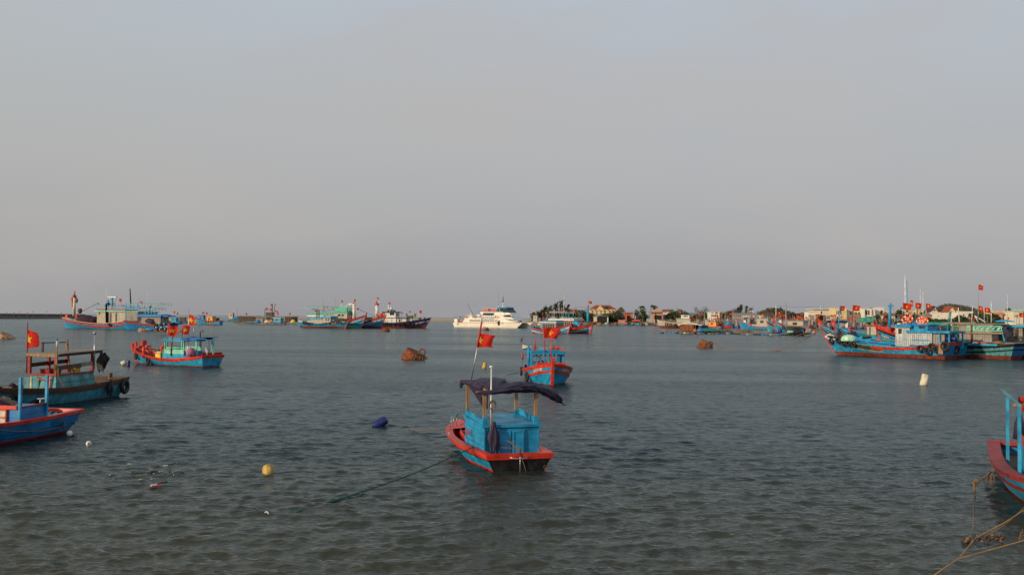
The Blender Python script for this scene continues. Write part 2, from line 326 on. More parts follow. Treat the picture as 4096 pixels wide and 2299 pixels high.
    bp = n('ShaderNodeBump'); l(rng(g, .36, .64, .35, 1.25), bp.inputs['Strength']); bp.inputs['Distance'].default_value = 1.0
    l(hh, bp.inputs['Height']); [l(bp.outputs[0], q_.inputs['Normal']) for q_ in (gl, fr, df)]
make_water()
# ================================================================ boat library
class Hull:
    def __init__(s, L, B, hs, hm, hb, tm=.38, rake=.8, srake=.12, ws=.8, kd=.5, fl=1.15, bowp=2.3, rpow=1., dk=.35, tmax=.45, sp=1.9):
        s.__dict__.update(L=L, B=B, hs=hs, hm=hm, hb=hb, tm=tm, rake=rake, srake=srake, ws=ws, kd=kd, fl=fl, bowp=bowp, rpow=rpow, dk=dk, tmax=tmax, sp=sp)
    def sheer(s, t):
        if t < s.tm: return s.hm+(s.hs-s.hm)*((s.tm-t)/s.tm)**1.8
        return s.hm+(s.hb-s.hm)*((t-s.tm)/(1-s.tm))**s.sp
    def w0(s, t):
        if t < s.tmax: f = s.ws+(1-s.ws)*sin(pi/2*t/s.tmax)
        else: f = (1-((t-s.tmax)/(1-s.tmax))**s.bowp)**.9 if t < 1 else 0
        return max(s.B/2*f, .03)
    def x(s, t, z):
        q = z/s.hb; q = (abs(q)**s.rpow)*(1 if q >= 0 else -1)
        return -s.L/2+s.L*t+s.rake*q*smooth(.5, 1, t)-s.srake*z/s.hs*(1-smooth(0, .3, t))
    def w(s, t, z):
        u = max(.0, (z+s.kd)/(s.sheer(t)+s.kd)); e = .28+(s.fl-.28)*smooth(.35, 1, t); return max(s.w0(t)*min(1.03, u)**e, .025)
    def p(s, t, z, side=1, off=0): return Vector((s.x(t, z), side*(s.w(t, z)+off), z))
    def build(s, root, bands, boot=('antifoul', .12), inner='blue', deck='wood_dark', transom=None, patches=(), n_=30, name='hull', tboot=True):
        mb = MB(); ts = [i/n_ for i in range(n_+1)]
        def rows(t):
            sh = s.sheer(t); z = sh; r = [(z, None)]
            for m, th in bands:
                if th is None: break
                z = max(z-th, boot[1]+.02); r.append((z, m))
            m = bands[-1][0]
            for k in (1, 2, 3, 4): r.append((z+(boot[1]-z)*k/4, m))
            for k in (1, 2, 3): r.append((boot[1]+(-s.kd-boot[1])*k/3, boot[0]))
            return r
        nr = len(rows(0)); grid = [[(s.p(t, z, 1)) for z, _ in rows(t)] for t in ts]; nb = len([1 for b in bands if b[1] is not None])
        for side in (1, -1):
            for i in range(n_):
                for j in range(nr-1):
                    q = [grid[i][j], grid[i+1][j], grid[i+1][j+1], grid[i][j+1]]; q = [(v.x, v.y*side, v.z) for v in q]
                    m = rows(0)[j+1][1]
                    for (t0, t1, bi, pm) in patches:
                        if t0 <= ts[i] < t1 and j == bi: m = pm
                    mb.add(q, [(0, 1, 2, 3) if side < 0 else (3, 2, 1, 0)], m, True)
        for j in range(nr-1):
            m = transom if (transom and (tboot or rows(0)[j+1][1] != boot[0])) else rows(0)[j+1][1]
            a, b = grid[0][j], grid[0][j+1]; mb.add([(a.x, a.y, a.z), (a.x, -a.y, a.z), (b.x, -b.y, b.z), (b.x, b.y, b.z)], [(0, 1, 2, 3)], m)
        o = mb.build(name, root)
        mb = MB()                                             # inner bulwark + deck
        wl = .07
        for i in range(n_):
            t, u = ts[i], ts[i+1]
            a, b = s.sheer(t), s.sheer(u); za, zb = a-s.dk, b-s.dk
            wa, wb = max(s.w0(t)-wl, .01), max(s.w0(u)-wl, .01); wa2, wb2 = max(s.w(t, za)-wl, .01), max(s.w(u, zb)-wl, .01)
            xa, xb = s.x(t, a)+(wl if i == 0 else 0), s.x(u, b); xa2, xb2 = s.x(t, za)+(wl if i == 0 else 0), s.x(u, zb)
            for sd_ in (1, -1): mb.add([(xa, wa*sd_, a), (xb, wb*sd_, b), (xb2, wb2*sd_, zb), (xa2, wa2*sd_, za)], [(0, 1, 2, 3)], inner)
            mb.add([(xa2, wa2, za), (xb2, wb2, zb), (xb2, -wb2, zb), (xa2, -wa2, za)], [(0, 1, 2, 3)], deck)
            if i == 0: mb.add([(xa, wa, a), (xa, -wa, a), (xa2, -wa2, za), (xa2, wa2, za)], [(0, 1, 2, 3)], inner)
        mb.build('deck', root); return o
    def cap(s, root, m, out_=.05, inn=.1, th=.07, t0=0, t1=1, stern=True, name='gunwale', n_=30, drop=0):
        mb = MB(); s.strip(mb, t0, t1, -.0+drop, th+drop, out_, m, n_, inn, stern, up=th); return mb.build(name, root)
    def strip(s, mb, t0, t1, a, b, pr, m, n_=26, inn=.02, stern=False, up=0, sides=(1, -1)):
        ts = [t0+(t1-t0)*i/n_ for i in range(n_+1)]
        for side in sides:
            vs = []
            for t in ts:
                zt = s.sheer(t)-a+up; zb = s.sheer(t)-b+up*.0; zr = min(zt, s.sheer(t)); xt = s.x(t, zr); xb = s.x(t, zb); wt = s.w(t, zr); wb = s.w(t, zb)
                dx = -pr if (t == 0 and stern) else 0
                vs += [(xt+dx, side*(wt+pr), zt), (xb+dx, side*(wb+pr), zb), (xb, side*max(wb-inn, .0), zb), (xt, side*max(wt-inn, .0), zt)]
            fs = []
            for i in range(n_):
                for k in range(4): q = (4*i+k, 4*i+(k+1) % 4, 4*i+4+(k+1) % 4, 4*i+4+k); fs.append(q if side < 0 else q[::-1])
            fs += [(0, 1, 2, 3), (4*n_+3, 4*n_+2, 4*n_+1, 4*n_)]
            mb.add(vs, fs, m, False)
        if stern:
            zt = s.sheer(0)-a+up; zb = s.sheer(0)-b; zr = min(zt, s.sheer(0)); xt, xb = s.x(0, zr), s.x(0, zb); wt, wb = s.w(0, zr)+pr-.003, s.w(0, zb)+pr-.003
            i2 = max(inn, .03)
            mb.hexa([(xb-pr, -wb, zb), (xb+i2, -wb, zb), (xb+i2, wb, zb), (xb-pr, wb, zb), (xt-pr, -wt, zt+.002), (xt+i2, -wt, zt+.002), (xt+i2, wt, zt+.002), (xt-pr, wt, zt+.002)], m)
    def rail(s, root, m, a, b, pr=.03, t0=0, t1=1, stern=True, name='rub_rail'):
        mb = MB(); s.strip(mb, t0, t1, a, b, pr, m, stern=stern); return mb.build(name, root)
    def stem(s, root, m, w_=.14, up=.3, fwd=.10, m2=None, z0=None):
        mb = MB(); n_ = 10; z0 = -s.kd if z0 is None else z0; vs = []
        for i in range(n_+1):
            z = z0+(s.hb+up-z0)*i/n_; x = s.x(1, min(z, s.hb))+max(0, z-s.hb)*s.rake/s.hb*.6
            vs += [(x+fwd, w_/2, z), (x+fwd, -w_/2, z), (x-.14, -w_/2*1.4, z), (x-.14, w_/2*1.4, z)]
        fs = [(4*i+k, 4*i+(k+1) % 4, 4*i+4+(k+1) % 4, 4*i+4+k) for i in range(n_) for k in range(4)]+[(0, 1, 2, 3)[::-1], tuple(4*n_+k for k in range(4))]
        mb.add(vs, fs, m); return mb.build('stem_post', root)
    def letters(s, root, string, t, zoff, size, m, side=1, off=.03, name='lettering', outline=None):
        mb = MB(); sg = -1 if side > 0 else 1
        def fn(u, v, o=off):
            tt = t+sg*u/s.L; z = s.sheer(tt)-zoff+v; return tuple(s.p(tt, z, side, o))
        if outline: mb.text(string, size, outline, lambda u, v: fn(u+.03*size, v-.05*size, off-.008), bold=.05)
        mb.text(string, size, m, fn); return mb.build(name, root)
class Boat:
    def __init__(s, name, label, stern, fwd, L, cat='boat', group=None, z=0, pitch=0, roll=0):
        f = Vector((fwd[0], fwd[1], 0)).normalized(); c = Vector((stern[0], stern[1], 0))+f*L/2
        s.rz = atan2(f.y, f.x); s.root = thing(name, label, cat, (c.x, c.y, z), s.rz, group)
        s.root.rotation_euler = (roll, -pitch, s.rz); s.Mx = Matrix.Translation((c.x, c.y, z)) @ s.root.rotation_euler.to_matrix().to_4x4(); s.ty = 0
    def wp(s, p): return s.Mx @ Vector(p)
    def loc(s, v): return s.Mx.inverted() @ Vector(v)
    def flag(s, base, h, fw=.9, fh=.6, lean=(0, 0), seed=0, pm='red', r=.022, dirw=0., droop=.1, star=True, su=.48, below=0.0, fm='flag', furl=1., name='flagpole', local=True):
        """pole from base (boat coordinates) up h metres; flag flies towards world azimuth dirw from +X"""
        rr = random.Random(seed); b = Vector(base); top = b+Vector((lean[0], lean[1], h)); mb = MB(); mb.tube([b, b.lerp(top, .5), top], [r*1.15, r, r*.8], pm, 8); po = mb.build(name, s.root)
        if fw <= 0: return po
        a = dirw-s.rz+rr.uniform(-.15, .15); d = Vector((cos(a), sin(a), 0)); lt = Vector((-d.y, d.x, 0)); ax = (top-b).normalized(); ph = rr.uniform(0, 6); am = rr.uniform(.08, .16)*fw; fw *= rr.uniform(.82, 1.05); c1, c2 = rr.uniform(4, 7.5), rr.uniform(-2.2, 2.2); tk = rr.uniform(-.05, .28)
        tp = top-ax*below
        def P(u, v, o=0.):
            uu = 1-(1-u)
            return tp+d*(u*fw*(.92-.10*sin(v*4+ph)-.04*sin(11*v+ph)))-ax*(v*fh*(1-tk*u)+fh*.10*tk*u*3)+Vector((0, 0, -droop*fw*u*u*(1+.3*sin(5*v+ph))))+lt*(am*sin(c1*u+c2*v+ph)*min(1, u*2.5)+o)
        mb = MB(); mb.sheet(lambda u, v: tuple(P(u*furl, v)), 12, 6, fm)
        if star:
            for o in (-.012*max(1, fw), .012*max(1, fw)):
                pts = []
                for k in range(10):
                    rad = .30 if k % 2 == 0 else .12; g = pi/2+k*pi/5; pts.append((max(.01, su+rad*cos(g)*fh/fw), .5-rad*sin(g)))
                vs = [tuple(P(su, .5, o))]+[tuple(P(u, v, o)) for u, v in pts]+[tuple(P(su+(u-su)*.5, .5+(v-.5)*.5, o)) for u, v in pts]
                mb.add(vs, [(0, 11+k, 11+(k+1) % 10) for k in range(10)]+[(11+k, 1+k, 1+(k+1) % 10, 11+(k+1) % 10) for k in range(10)], 'star')
        mb.build('flag', po); return po
    def tyre(s, H, t, z, side, label, rad=.3, group=None, n1=20, ax=None):
        p = H.p(t, z, side, .13*rad/.3); q = H.p(t+.02, z, side, .13)-H.p(t-.02, z, side, .13); nrm = Vector((q.y, -q.x, 0))*(-side if q.x > 0 else side)
        s.tyre_at(p, label, rad, (q.y, -q.x, 0), group, n1, H.sheer(t)-z)
    def tyre_at(s, p, label, rad=.3, ax=(0, 1, 0), group=None, n1=20, hang=.4):
        wl = s.wp(p); mb = MB(); a3 = s.Mx.to_3x3() @ Vector(ax)
        mb.torus((0, 0, 0), rad*.72, rad*.30, 'rubber', a3, n1, 8, .95)
        a3n = Vector(a3).normalized(); t = thing('tyre_fender', label, 'tyre', wl, 0, group); mb.build('tyre', t)
        if hang > rad: 
            mb = MB(); mb.tube([(0, 0, rad*.6), (0, 0, max(hang, rad*.9))], .012, 'rope', 5); mb.build('rope', t)
def on(b, px, py, y=0.0):
    """boat coordinates of the point of the vertical plane y=const that stands at this direction"""
    d = ray(px, py); o = b.Mx.inverted() @ Vector((0, 0, CAMH)); dd = b.Mx.inverted().to_3x3() @ d
    k = (y-o.y)/dd.y; return o+dd*k
def ring_at(boat, p, label, rad=.36, ax=(0, 1, 0), group=None):
    mb = MB(); mb.torus((0, 0, 0), rad*.8, rad*.24, 'orange_ring', boat.Mx.to_3x3() @ Vector(ax), 20, 8, 1, 'white'); one(mb, 'lifebuoy', label, 'lifebuoy', group, boat.wp(p))
def house(mb, x0, x1, w_, z0, z1, m, w1=None, x0t=None, x1t=None):
    w1 = w_ if w1 is None else w1; x0t = x0 if x0t is None else x0t; x1t = x1 if x1t is None else x1t
    mb.hexa([(x0, -w_/2, z0), (x1, -w_/2, z0), (x1, w_/2, z0), (x0, w_/2, z0), (x0t, -w1/2, z1), (x1t, -w1/2, z1), (x1t, w1/2, z1), (x0t, w1/2, z1)], m)
def roofslab(mb, x0, x1, w_, z, th, m, crown=.08, n_=8, skew=0):
    vs = []
    for i in range(n_+1):
        y = -w_/2+w_*i/n_; c = crown*(1-(2*i/n_-1)**2)
        vs += [(x0, y, z+c), (x1, y, z+c+skew), (x1, y, z+c+th+skew), (x0, y, z+c+th)]
    fs = [(4*i+k, 4*i+4+k, 4*i+4+(k+1) % 4, 4*i+(k+1) % 4) for i in range(n_) for k in range(4)]+[(0, 1, 2, 3), (4*n_+3, 4*n_+2, 4*n_+1, 4*n_)]
    mb.add(vs, fs, m)
def window(root, c, d, frame='blue', pane='glass', fw=.04, name='window', bars=0):
    """c centre on the wall, d=(sx,sy,sz) with the thin axis = wall normal"""
    mb = MB(); ax = 0 if d[0] <= d[1] else 1; o_ = 1-ax
    def bx(off, sz, m):
        cc = list(c); cc[o_] += off[0]; cc[2] += off[1]; dd = [0, 0, sz[1]]; dd[o_] = sz[0]; dd[ax] = d[ax]; mb.box(cc, dd, m)
    Wd, Hd = d[o_], d[2]
    bx((0, Hd/2-fw/2), (Wd, fw), frame); bx((0, -Hd/2+fw/2), (Wd, fw), frame); bx((-Wd/2+fw/2, 0), (fw, Hd-2*fw), frame); bx((Wd/2-fw/2, 0), (fw, Hd-2*fw), frame)
    for k in range(bars): bx(((k+1)*Wd/(bars+1)-Wd/2, 0), (fw*.8, Hd-2*fw), frame)
    w_ = mb.build(name, root); mb = MB(); dd = [0, 0, Hd-2*fw]; dd[o_] = Wd-2*fw; dd[ax] = d[ax]*.5; mb.box(c, dd, pane); mb.build('pane', w_); return w_
def part(root, name, fn, parent=None):
    mb = MB(); fn(mb); return mb.build(name, root)
def rope_thing(pts, r, m, label, name='mooring_rope', group=None):
    mb = MB(); mb.tube(pts, r, m, 6); return one(mb, name, label, 'rope', group)
# ================================================================ 1. small blue and red workboat in the centre
def centre_boat():
    b = Boat('workboat', 'small blue and red workboat with black transom, nearest the camera in the centre', (.26, 29.5), (-.305, .952), 6.2)
    r = b.root; H = Hull(6.2, 2.34, .47, .50, .74, tm=.3, rake=.75, srake=.06, ws=.86, kd=.35, dk=.30, bowp=2.6)
    H.build(r, [('red', .13), ('black', .05), ('blue', .2), ('blue', None)], boot=('red', .06), inner='red', deck='red_dark', transom='black')
    H.cap(r, 'red', .055, .20, .045); H.rail(r, 'red', .02, .12, .045); H.rail(r, 'black', .12, .16, .035, stern=False); 
    mb = MB()
    for sd_ in (1, -1):
        pass
    # foredeck
    vs = []; n_ = 8
    for i in range(n_+1):
        t = .80+.2*i/n_; s_ = H.sheer(t)+.03; w_ = H.w0(t)-.01; vs += [(H.x(t, s_), w_, s_), (H.x(t, s_), 0, s_+.06), (H.x(t, s_), -w_, s_)]
    fs = [(3*i+k, 3*i+k+1, 3*i+4+k, 3*i+3+k) for i in range(n_) for k in (0, 1)]
    mb.add(vs, [f[::-1] for f in fs], 'red'); mb.build('foredeck', r)
    # cabin
    mb = MB(); mb.hexa([(-2.3, -.85, .15), (-.25, -.88, .15), (-.25, .88, .15), (-2.3, .85, .15), (-2.33, -.87, 1.24), (-.22, -.88, 1.36), (-.22, .88, 1.36), (-2.33, .87, 1.24)], 'blue')
    for sd_ in (1, -1):
        mb.bar((-2.31, sd_*.885, 1.02), (-.25, sd_*.91, 1.13), .03, .035, 'blue'); mb.bar((-2.32, sd_*.895, .62), (-.28, sd_*.91, .70), .03, .03, 'blue')
    mb.bar((-2.345, -.85, 1.14), (-2.345, .85, 1.14), .03, .03, 'blue'); mb.bar((-2.345, -.86, .22), (-2.345, .86, .22), .04, .05, 'blue')
    for y in (-.855, .855): mb.bar((-2.345, y, .25), (-2.345, y, 1.2), .035, .05, 'blue')
    cab = mb.build('cabin', r)
    def rf(m):
        m.hexa([(-2.42, -.95, 1.24), (-.15, -.96, 1.365), (-.15, .96, 1.365), (-2.42, .95, 1.24), (-2.42, -.95, 1.275), (-.15, -.96, 1.40), (-.15, .96, 1.40), (-2.42, .95, 1.275)], 'blue_worn')
        m.hexa([(-2.44, -.95, 1.21), (-2.40, -.95, 1.21), (-2.40, .95, 1.21), (-2.44, .95, 1.21), (-2.44, -.95, 1.29), (-2.40, -.95, 1.29), (-2.40, .95, 1.29), (-2.44, .95, 1.29)], 'blue')
    part(r, 'cabin_roof', rf)
    for sd_ in (1, -1):
        part(r, 'roof_coaming', lambda m: (m.bar((-2.30, sd_*.88, 1.345), (-1.55, sd_*.88, 1.385), .035, .15, 'blue'), m.bar((-1.50, sd_*.88, 1.41), (-.3, sd_*.88, 1.50), .035, .17, 'blue'), m.box((-1.5, sd_*.88, 1.35), (.3, .03, .1), 'blue')))
    for k, y in enumerate((-.21, .21)):
        mb = MB(); mb.box((-2.352, y, .72), (.025, .40, .80), 'blue'); dr = mb.build('door', r)
        mb = MB()
        for yy in (-.15, .15): mb.box((-2.372, y+yy, .73), (.02, .035, .68), 'blue')
        for zz in (.38, 1.08): mb.box((-2.372, y, zz), (.02, .265, .035), 'blue')
        mb.build('door_panel', dr)
    part(r, 'door_latch', lambda m: m.box((-2.385, 0, .74), (.03, .12, .035), 'metal'))
    part(r, 'number', lambda m: m.text('LS0145', .30, 'red_dark', lambda u, v: (-.72-u*.8, .915, .80+v), bold=.012))
    part(r, 'name_plate', lambda m: m.box((0, 0, 0), (.42, .012, .10), 'white')).matrix_local = Matrix.Translation((1.35, 1.02, .60)) @ Matrix.Rotation(R(-13), 4, 'Z') @ Matrix.Rotation(R(25), 4, 'X')
    # posts, canopy frame
    posts = [(-2.25, .82, 2.28), (-2.25, -.80, 2.26), (-.32, .82, 2.42), (-.32, -.80, 2.40)]
    for (x, y, z) in posts: part(r, 'canopy_post', lambda m: (m.bar((x, y, 1.2), (x, y, 1.52), .13, .11, 'blue'), m.bar((x+.02, y, 1.45), (x+.02, y*1.02, z), .095, .085, 'wood')))
    part(r, 'canopy_frame', lambda m: (m.bar((-2.25, -1.0, 2.24), (-2.25, 1.1, 2.27), .05, .05, 'wood'), m.bar((-.32, -.95, 2.38), (-.32, 1.45, 2.45), .04, .04, 'metal'), m.bar((-2.4, .76, 2.30), (-.2, .76, 2.44), .05, .05, 'wood'), m.bar((-2.4, -.76, 2.26), (-.2, -.76, 2.40), .05, .05, 'wood')))
    # dark cloth bundled over the frame
    rr = random.Random(4)
    def bundle(m, path, ra, rb, seg=44, tw=0):
        n_ = len(path)*8; P = [Vector(p) for p in path]; vs = []
        def ip(L_, f):
            f *= len(L_)-1; i = min(int(f), len(L_)-2); q = f-i; q = q*q*(3-2*q)*.5+q*.5; return L_[i]*(1-q)+L_[i+1]*q
        for i in range(n_+1):
            f = i/n_; c = ip(P, f); d = (ip(P, min(1, f+.03))-ip(P, max(0, f-.03))).normalized(); x = d.cross(Vector((0, 0, 1))).normalized(); y = x.cross(d)
            a_, b_ = ip(ra, f), ip(rb, f)
            for k in range(seg):
                g = 2*pi*k/seg; fo = 1+.11*sin(7*g+5*f+tw)+.08*sin(12*g-14*f)+.06*sin(3*g+25*f)+.04*sin(19*g+33*f)
                vs.append(c+x*cos(g)*a_*fo+y*sin(g)*b_*fo)
        fs = [(i*seg+k, i*seg+(k+1) % seg, (i+1)*seg+(k+1) % seg, (i+1)*seg+k) for i in range(n_) for k in range(seg)]
        m.add(vs, fs+[tuple(range(seg))[::-1], tuple(n_*seg+k for k in range(seg))], 'tarp', True)
    mb = MB()
    bundle(mb, [(-2.35, 1.12, 2.24), (-2.4, .7, 2.27), (-2.3, .25, 2.35), (-2.25, -.2, 2.40), (-2.3, -.60, 2.38), (-2.3, -.85, 2.31)], [.03, .13, .36, .42, .28, .10], [.025, .07, .13, .15, .12, .08])
    bundle(mb, [(-2.3, -.82, 2.32), (-2.25, -1.05, 2.27), (-2.2, -1.35, 2.14), (-2.1, -1.62, 1.97), (-2.1, -1.70, 1.89)], [.08, .16, .17, .12, .04], [.07, .11, .12, .10, .04], tw=2)
    bundle(mb, [(-2.2, .5, 2.36), (-1.6, .45, 2.47), (-.9, .25, 2.52), (-.2, .2, 2.50)], [.2, .42, .5, .25], [.07, .1, .09, .05], tw=1)
    bundle(mb, [(-1.9, .8, 2.37), (-1.2, .78, 2.43), (-.5, .85, 2.46), (-.2, .98, 2.44), (-.2, 1.05, 2.25)], [.10, .18, .20, .12, .03], [.05, .06, .06, .07, .04], tw=3)
    mb.add([(-2.2, .72, 2.30), (-.8, .98, 2.42), (-1.9, .62, 1.72), (-1.95, .80, 1.78), (-1.5, .75, 2.1)], [(0, 2, 4), (0, 4, 1), (2, 3, 4), (3, 1, 4)], 'tarp')
    mb.add([(-2.2, .70, 2.31), (-.8, .96, 2.43), (-1.9, .62, 1.72), (-1.95, .79, 1.76), (-1.5, .73, 2.1)], [(0, 4, 2), (0, 1, 4), (2, 4, 3), (3, 4, 1)], 'tarp')
    mb.tube([(-2.1, -1.70, 1.88), (-2.1, -1.80, 1.80)], .02, 'dark', 6)
    c = mb.build('canopy_cloth', r)
    # dark cloth hung at the cabin corner is a thing of its own
    mb = MB(); drape(mb, (-2.50, .60, 1.40), .92, .15, 'tarp', 3)
    o = one(mb, 'hanging_cloth', 'dark cloth hanging at the rear corner of the small centre workboat cabin', 'cloth'); o.matrix_world = b.Mx
    b.flag((-.32, .76, 2.3), 2.1, .62, .46, (.1, -.42), 2, 'metal', .018, dirw=R(-20), droop=.12, below=.42, su=.10)
    part(r, 'flagpole_wrap', lambda m: m.tube([(-.262, .515, 3.55), (-.235, .43, 3.95), (-.22, .37, 4.38)], [.03, .035, .02], 'flag', 7))
    part(r, 'aerial', lambda m: (m.tube([(-2.42, .68, .9), (-2.42, .68, 3.02)], .022, 'white', 8), m.lathe([(.03, 0), (.06, .01), (.06, .05), (.03, .06)], 'white', (-2.42, .68, 3.0), 12)))
    mb = MB()
    for k in range(5): mb.torus((-2.50, .66, 1.86+.01*k), .09+.012*k, .008, 'rope', (1, .2*k-.4, .1), 20, 5)
    for k in range(4): mb.tube([(-2.49+.01*k, .70-.02*k, 1.8), (-2.50, .72-.03*k, 1.5), (-2.49, .70-.02*k, 1.1+.05*k)], .006, 'rope', 5)
    o = one(mb, 'rope_coil', 'pale rope coil hanging on the rear post of the small centre workboat', 'rope'); o.matrix_world = b.Mx
    # bow rail
    mb = MB(); pts = []
    for i in range(13):
        a = pi*i/12; pts.append((2.55+.55*sin(a), .62*cos(a)*1.0, 1.02))
    pts = [(1.9, .78, .80)]+pts+[(1.9, -.78, .80)]; mb.tube(pts, .016, 'metal', 7)
    for i in (1, 4, 7, 10, 13): x, y, z = pts[i]; mb.tube([(x, y, z), (x+.03, y*1.05, .68)], .014, 'metal', 6)
    mb.build('bow_rail', r)
    part(r, 'lantern', lambda m: (m.tube([(1.95, .60, .8), (1.95, .60, 1.15)], .012, 'metal', 6), m.lathe([(.04, 0), (.05, .08), (.02, .12)], 'barrel_teal', (1.95, .60, 1.13), 10)))
    # tiller, rudder stock and push bar at the transom
    def til(m):
        m.tube([(-3.2, 0, -.1), (-3.2, 0, .62)], .022, 'metal', 7); m.box((-3.2, 0, .55), (.06, .05, .25), 'rust'); m.bar((-3.2, 0, .66), (-3.05, .55, .70), .025, .025, 'rust'); m.bar((-3.2, 0, .62), (-2.75, .30, .90), .025, .025, 'rust')
        m.tube([(-3.18, .36, .42), (-3.27, .1, .38), (-3.27, -.1, .38), (-3.18, -.30, .44)], .014, 'metal', 6)
    part(r, 'tiller', til)
    part(r, 'drain_hole', lambda m: m.torus((-3.135, -.80, .10), .04, .012, 'rust', (1, 0, 0), 12, 6))
    part(r, 'well_coaming', lambda m: (m.bar((-.1, .78, .52), (1.7, .52, .60), .05, .14, 'red'), m.bar((-.1, -.78, .52), (1.7, -.52, .60), .05, .14, 'red'), m.bar((1.7, .52, .60), (1.7, -.52, .60), .05, .14, 'red')))
    # ropes
    q = b.wp((-.9-1.1, 1.10, .60)); e = W(1270, 2018)
    mb = MB(); pts = sag(q, e, .12, 18); mb.tube(pts, .016, 'rope_green', 6); f = Vector(pts[-1]); g = W(1160, 2055, -.05); mb.tube([pts[-5], pts[-3]-Vector((0, 0, .02)), f, f.lerp(g, .5), g], .026, 'net_green', 6)
    lp = [Vector(q)+Vector((.0, -.02, 0)), Vector(q)+Vector((-.1, -.06, -.28)), Vector(q)+Vector((-.02, -.06, -.42)), Vector(q)+Vector((.1, -.06, -.25)), Vector(q)]; mb.tube(lp, .012, 'rope_green', 6)
    one(mb, 'mooring_rope', 'long green mooring rope running from the centre workboat into the water', 'rope')
    rope_thing(sag(b.wp((2.7, .2, .78)), W(1632, 1716), .10), .014, 'rope', 'tan bow rope of the centre workboat dipping into the water left')
    rope_thing([b.wp((-3.22, -.02, .45)), b.wp((-3.25, -.12, .15)), b.wp((-3.25, -.2, -.1))], .008, 'rope', 'thin pale rope end hanging behind the black transom', 'rope_end')
centre_boat()
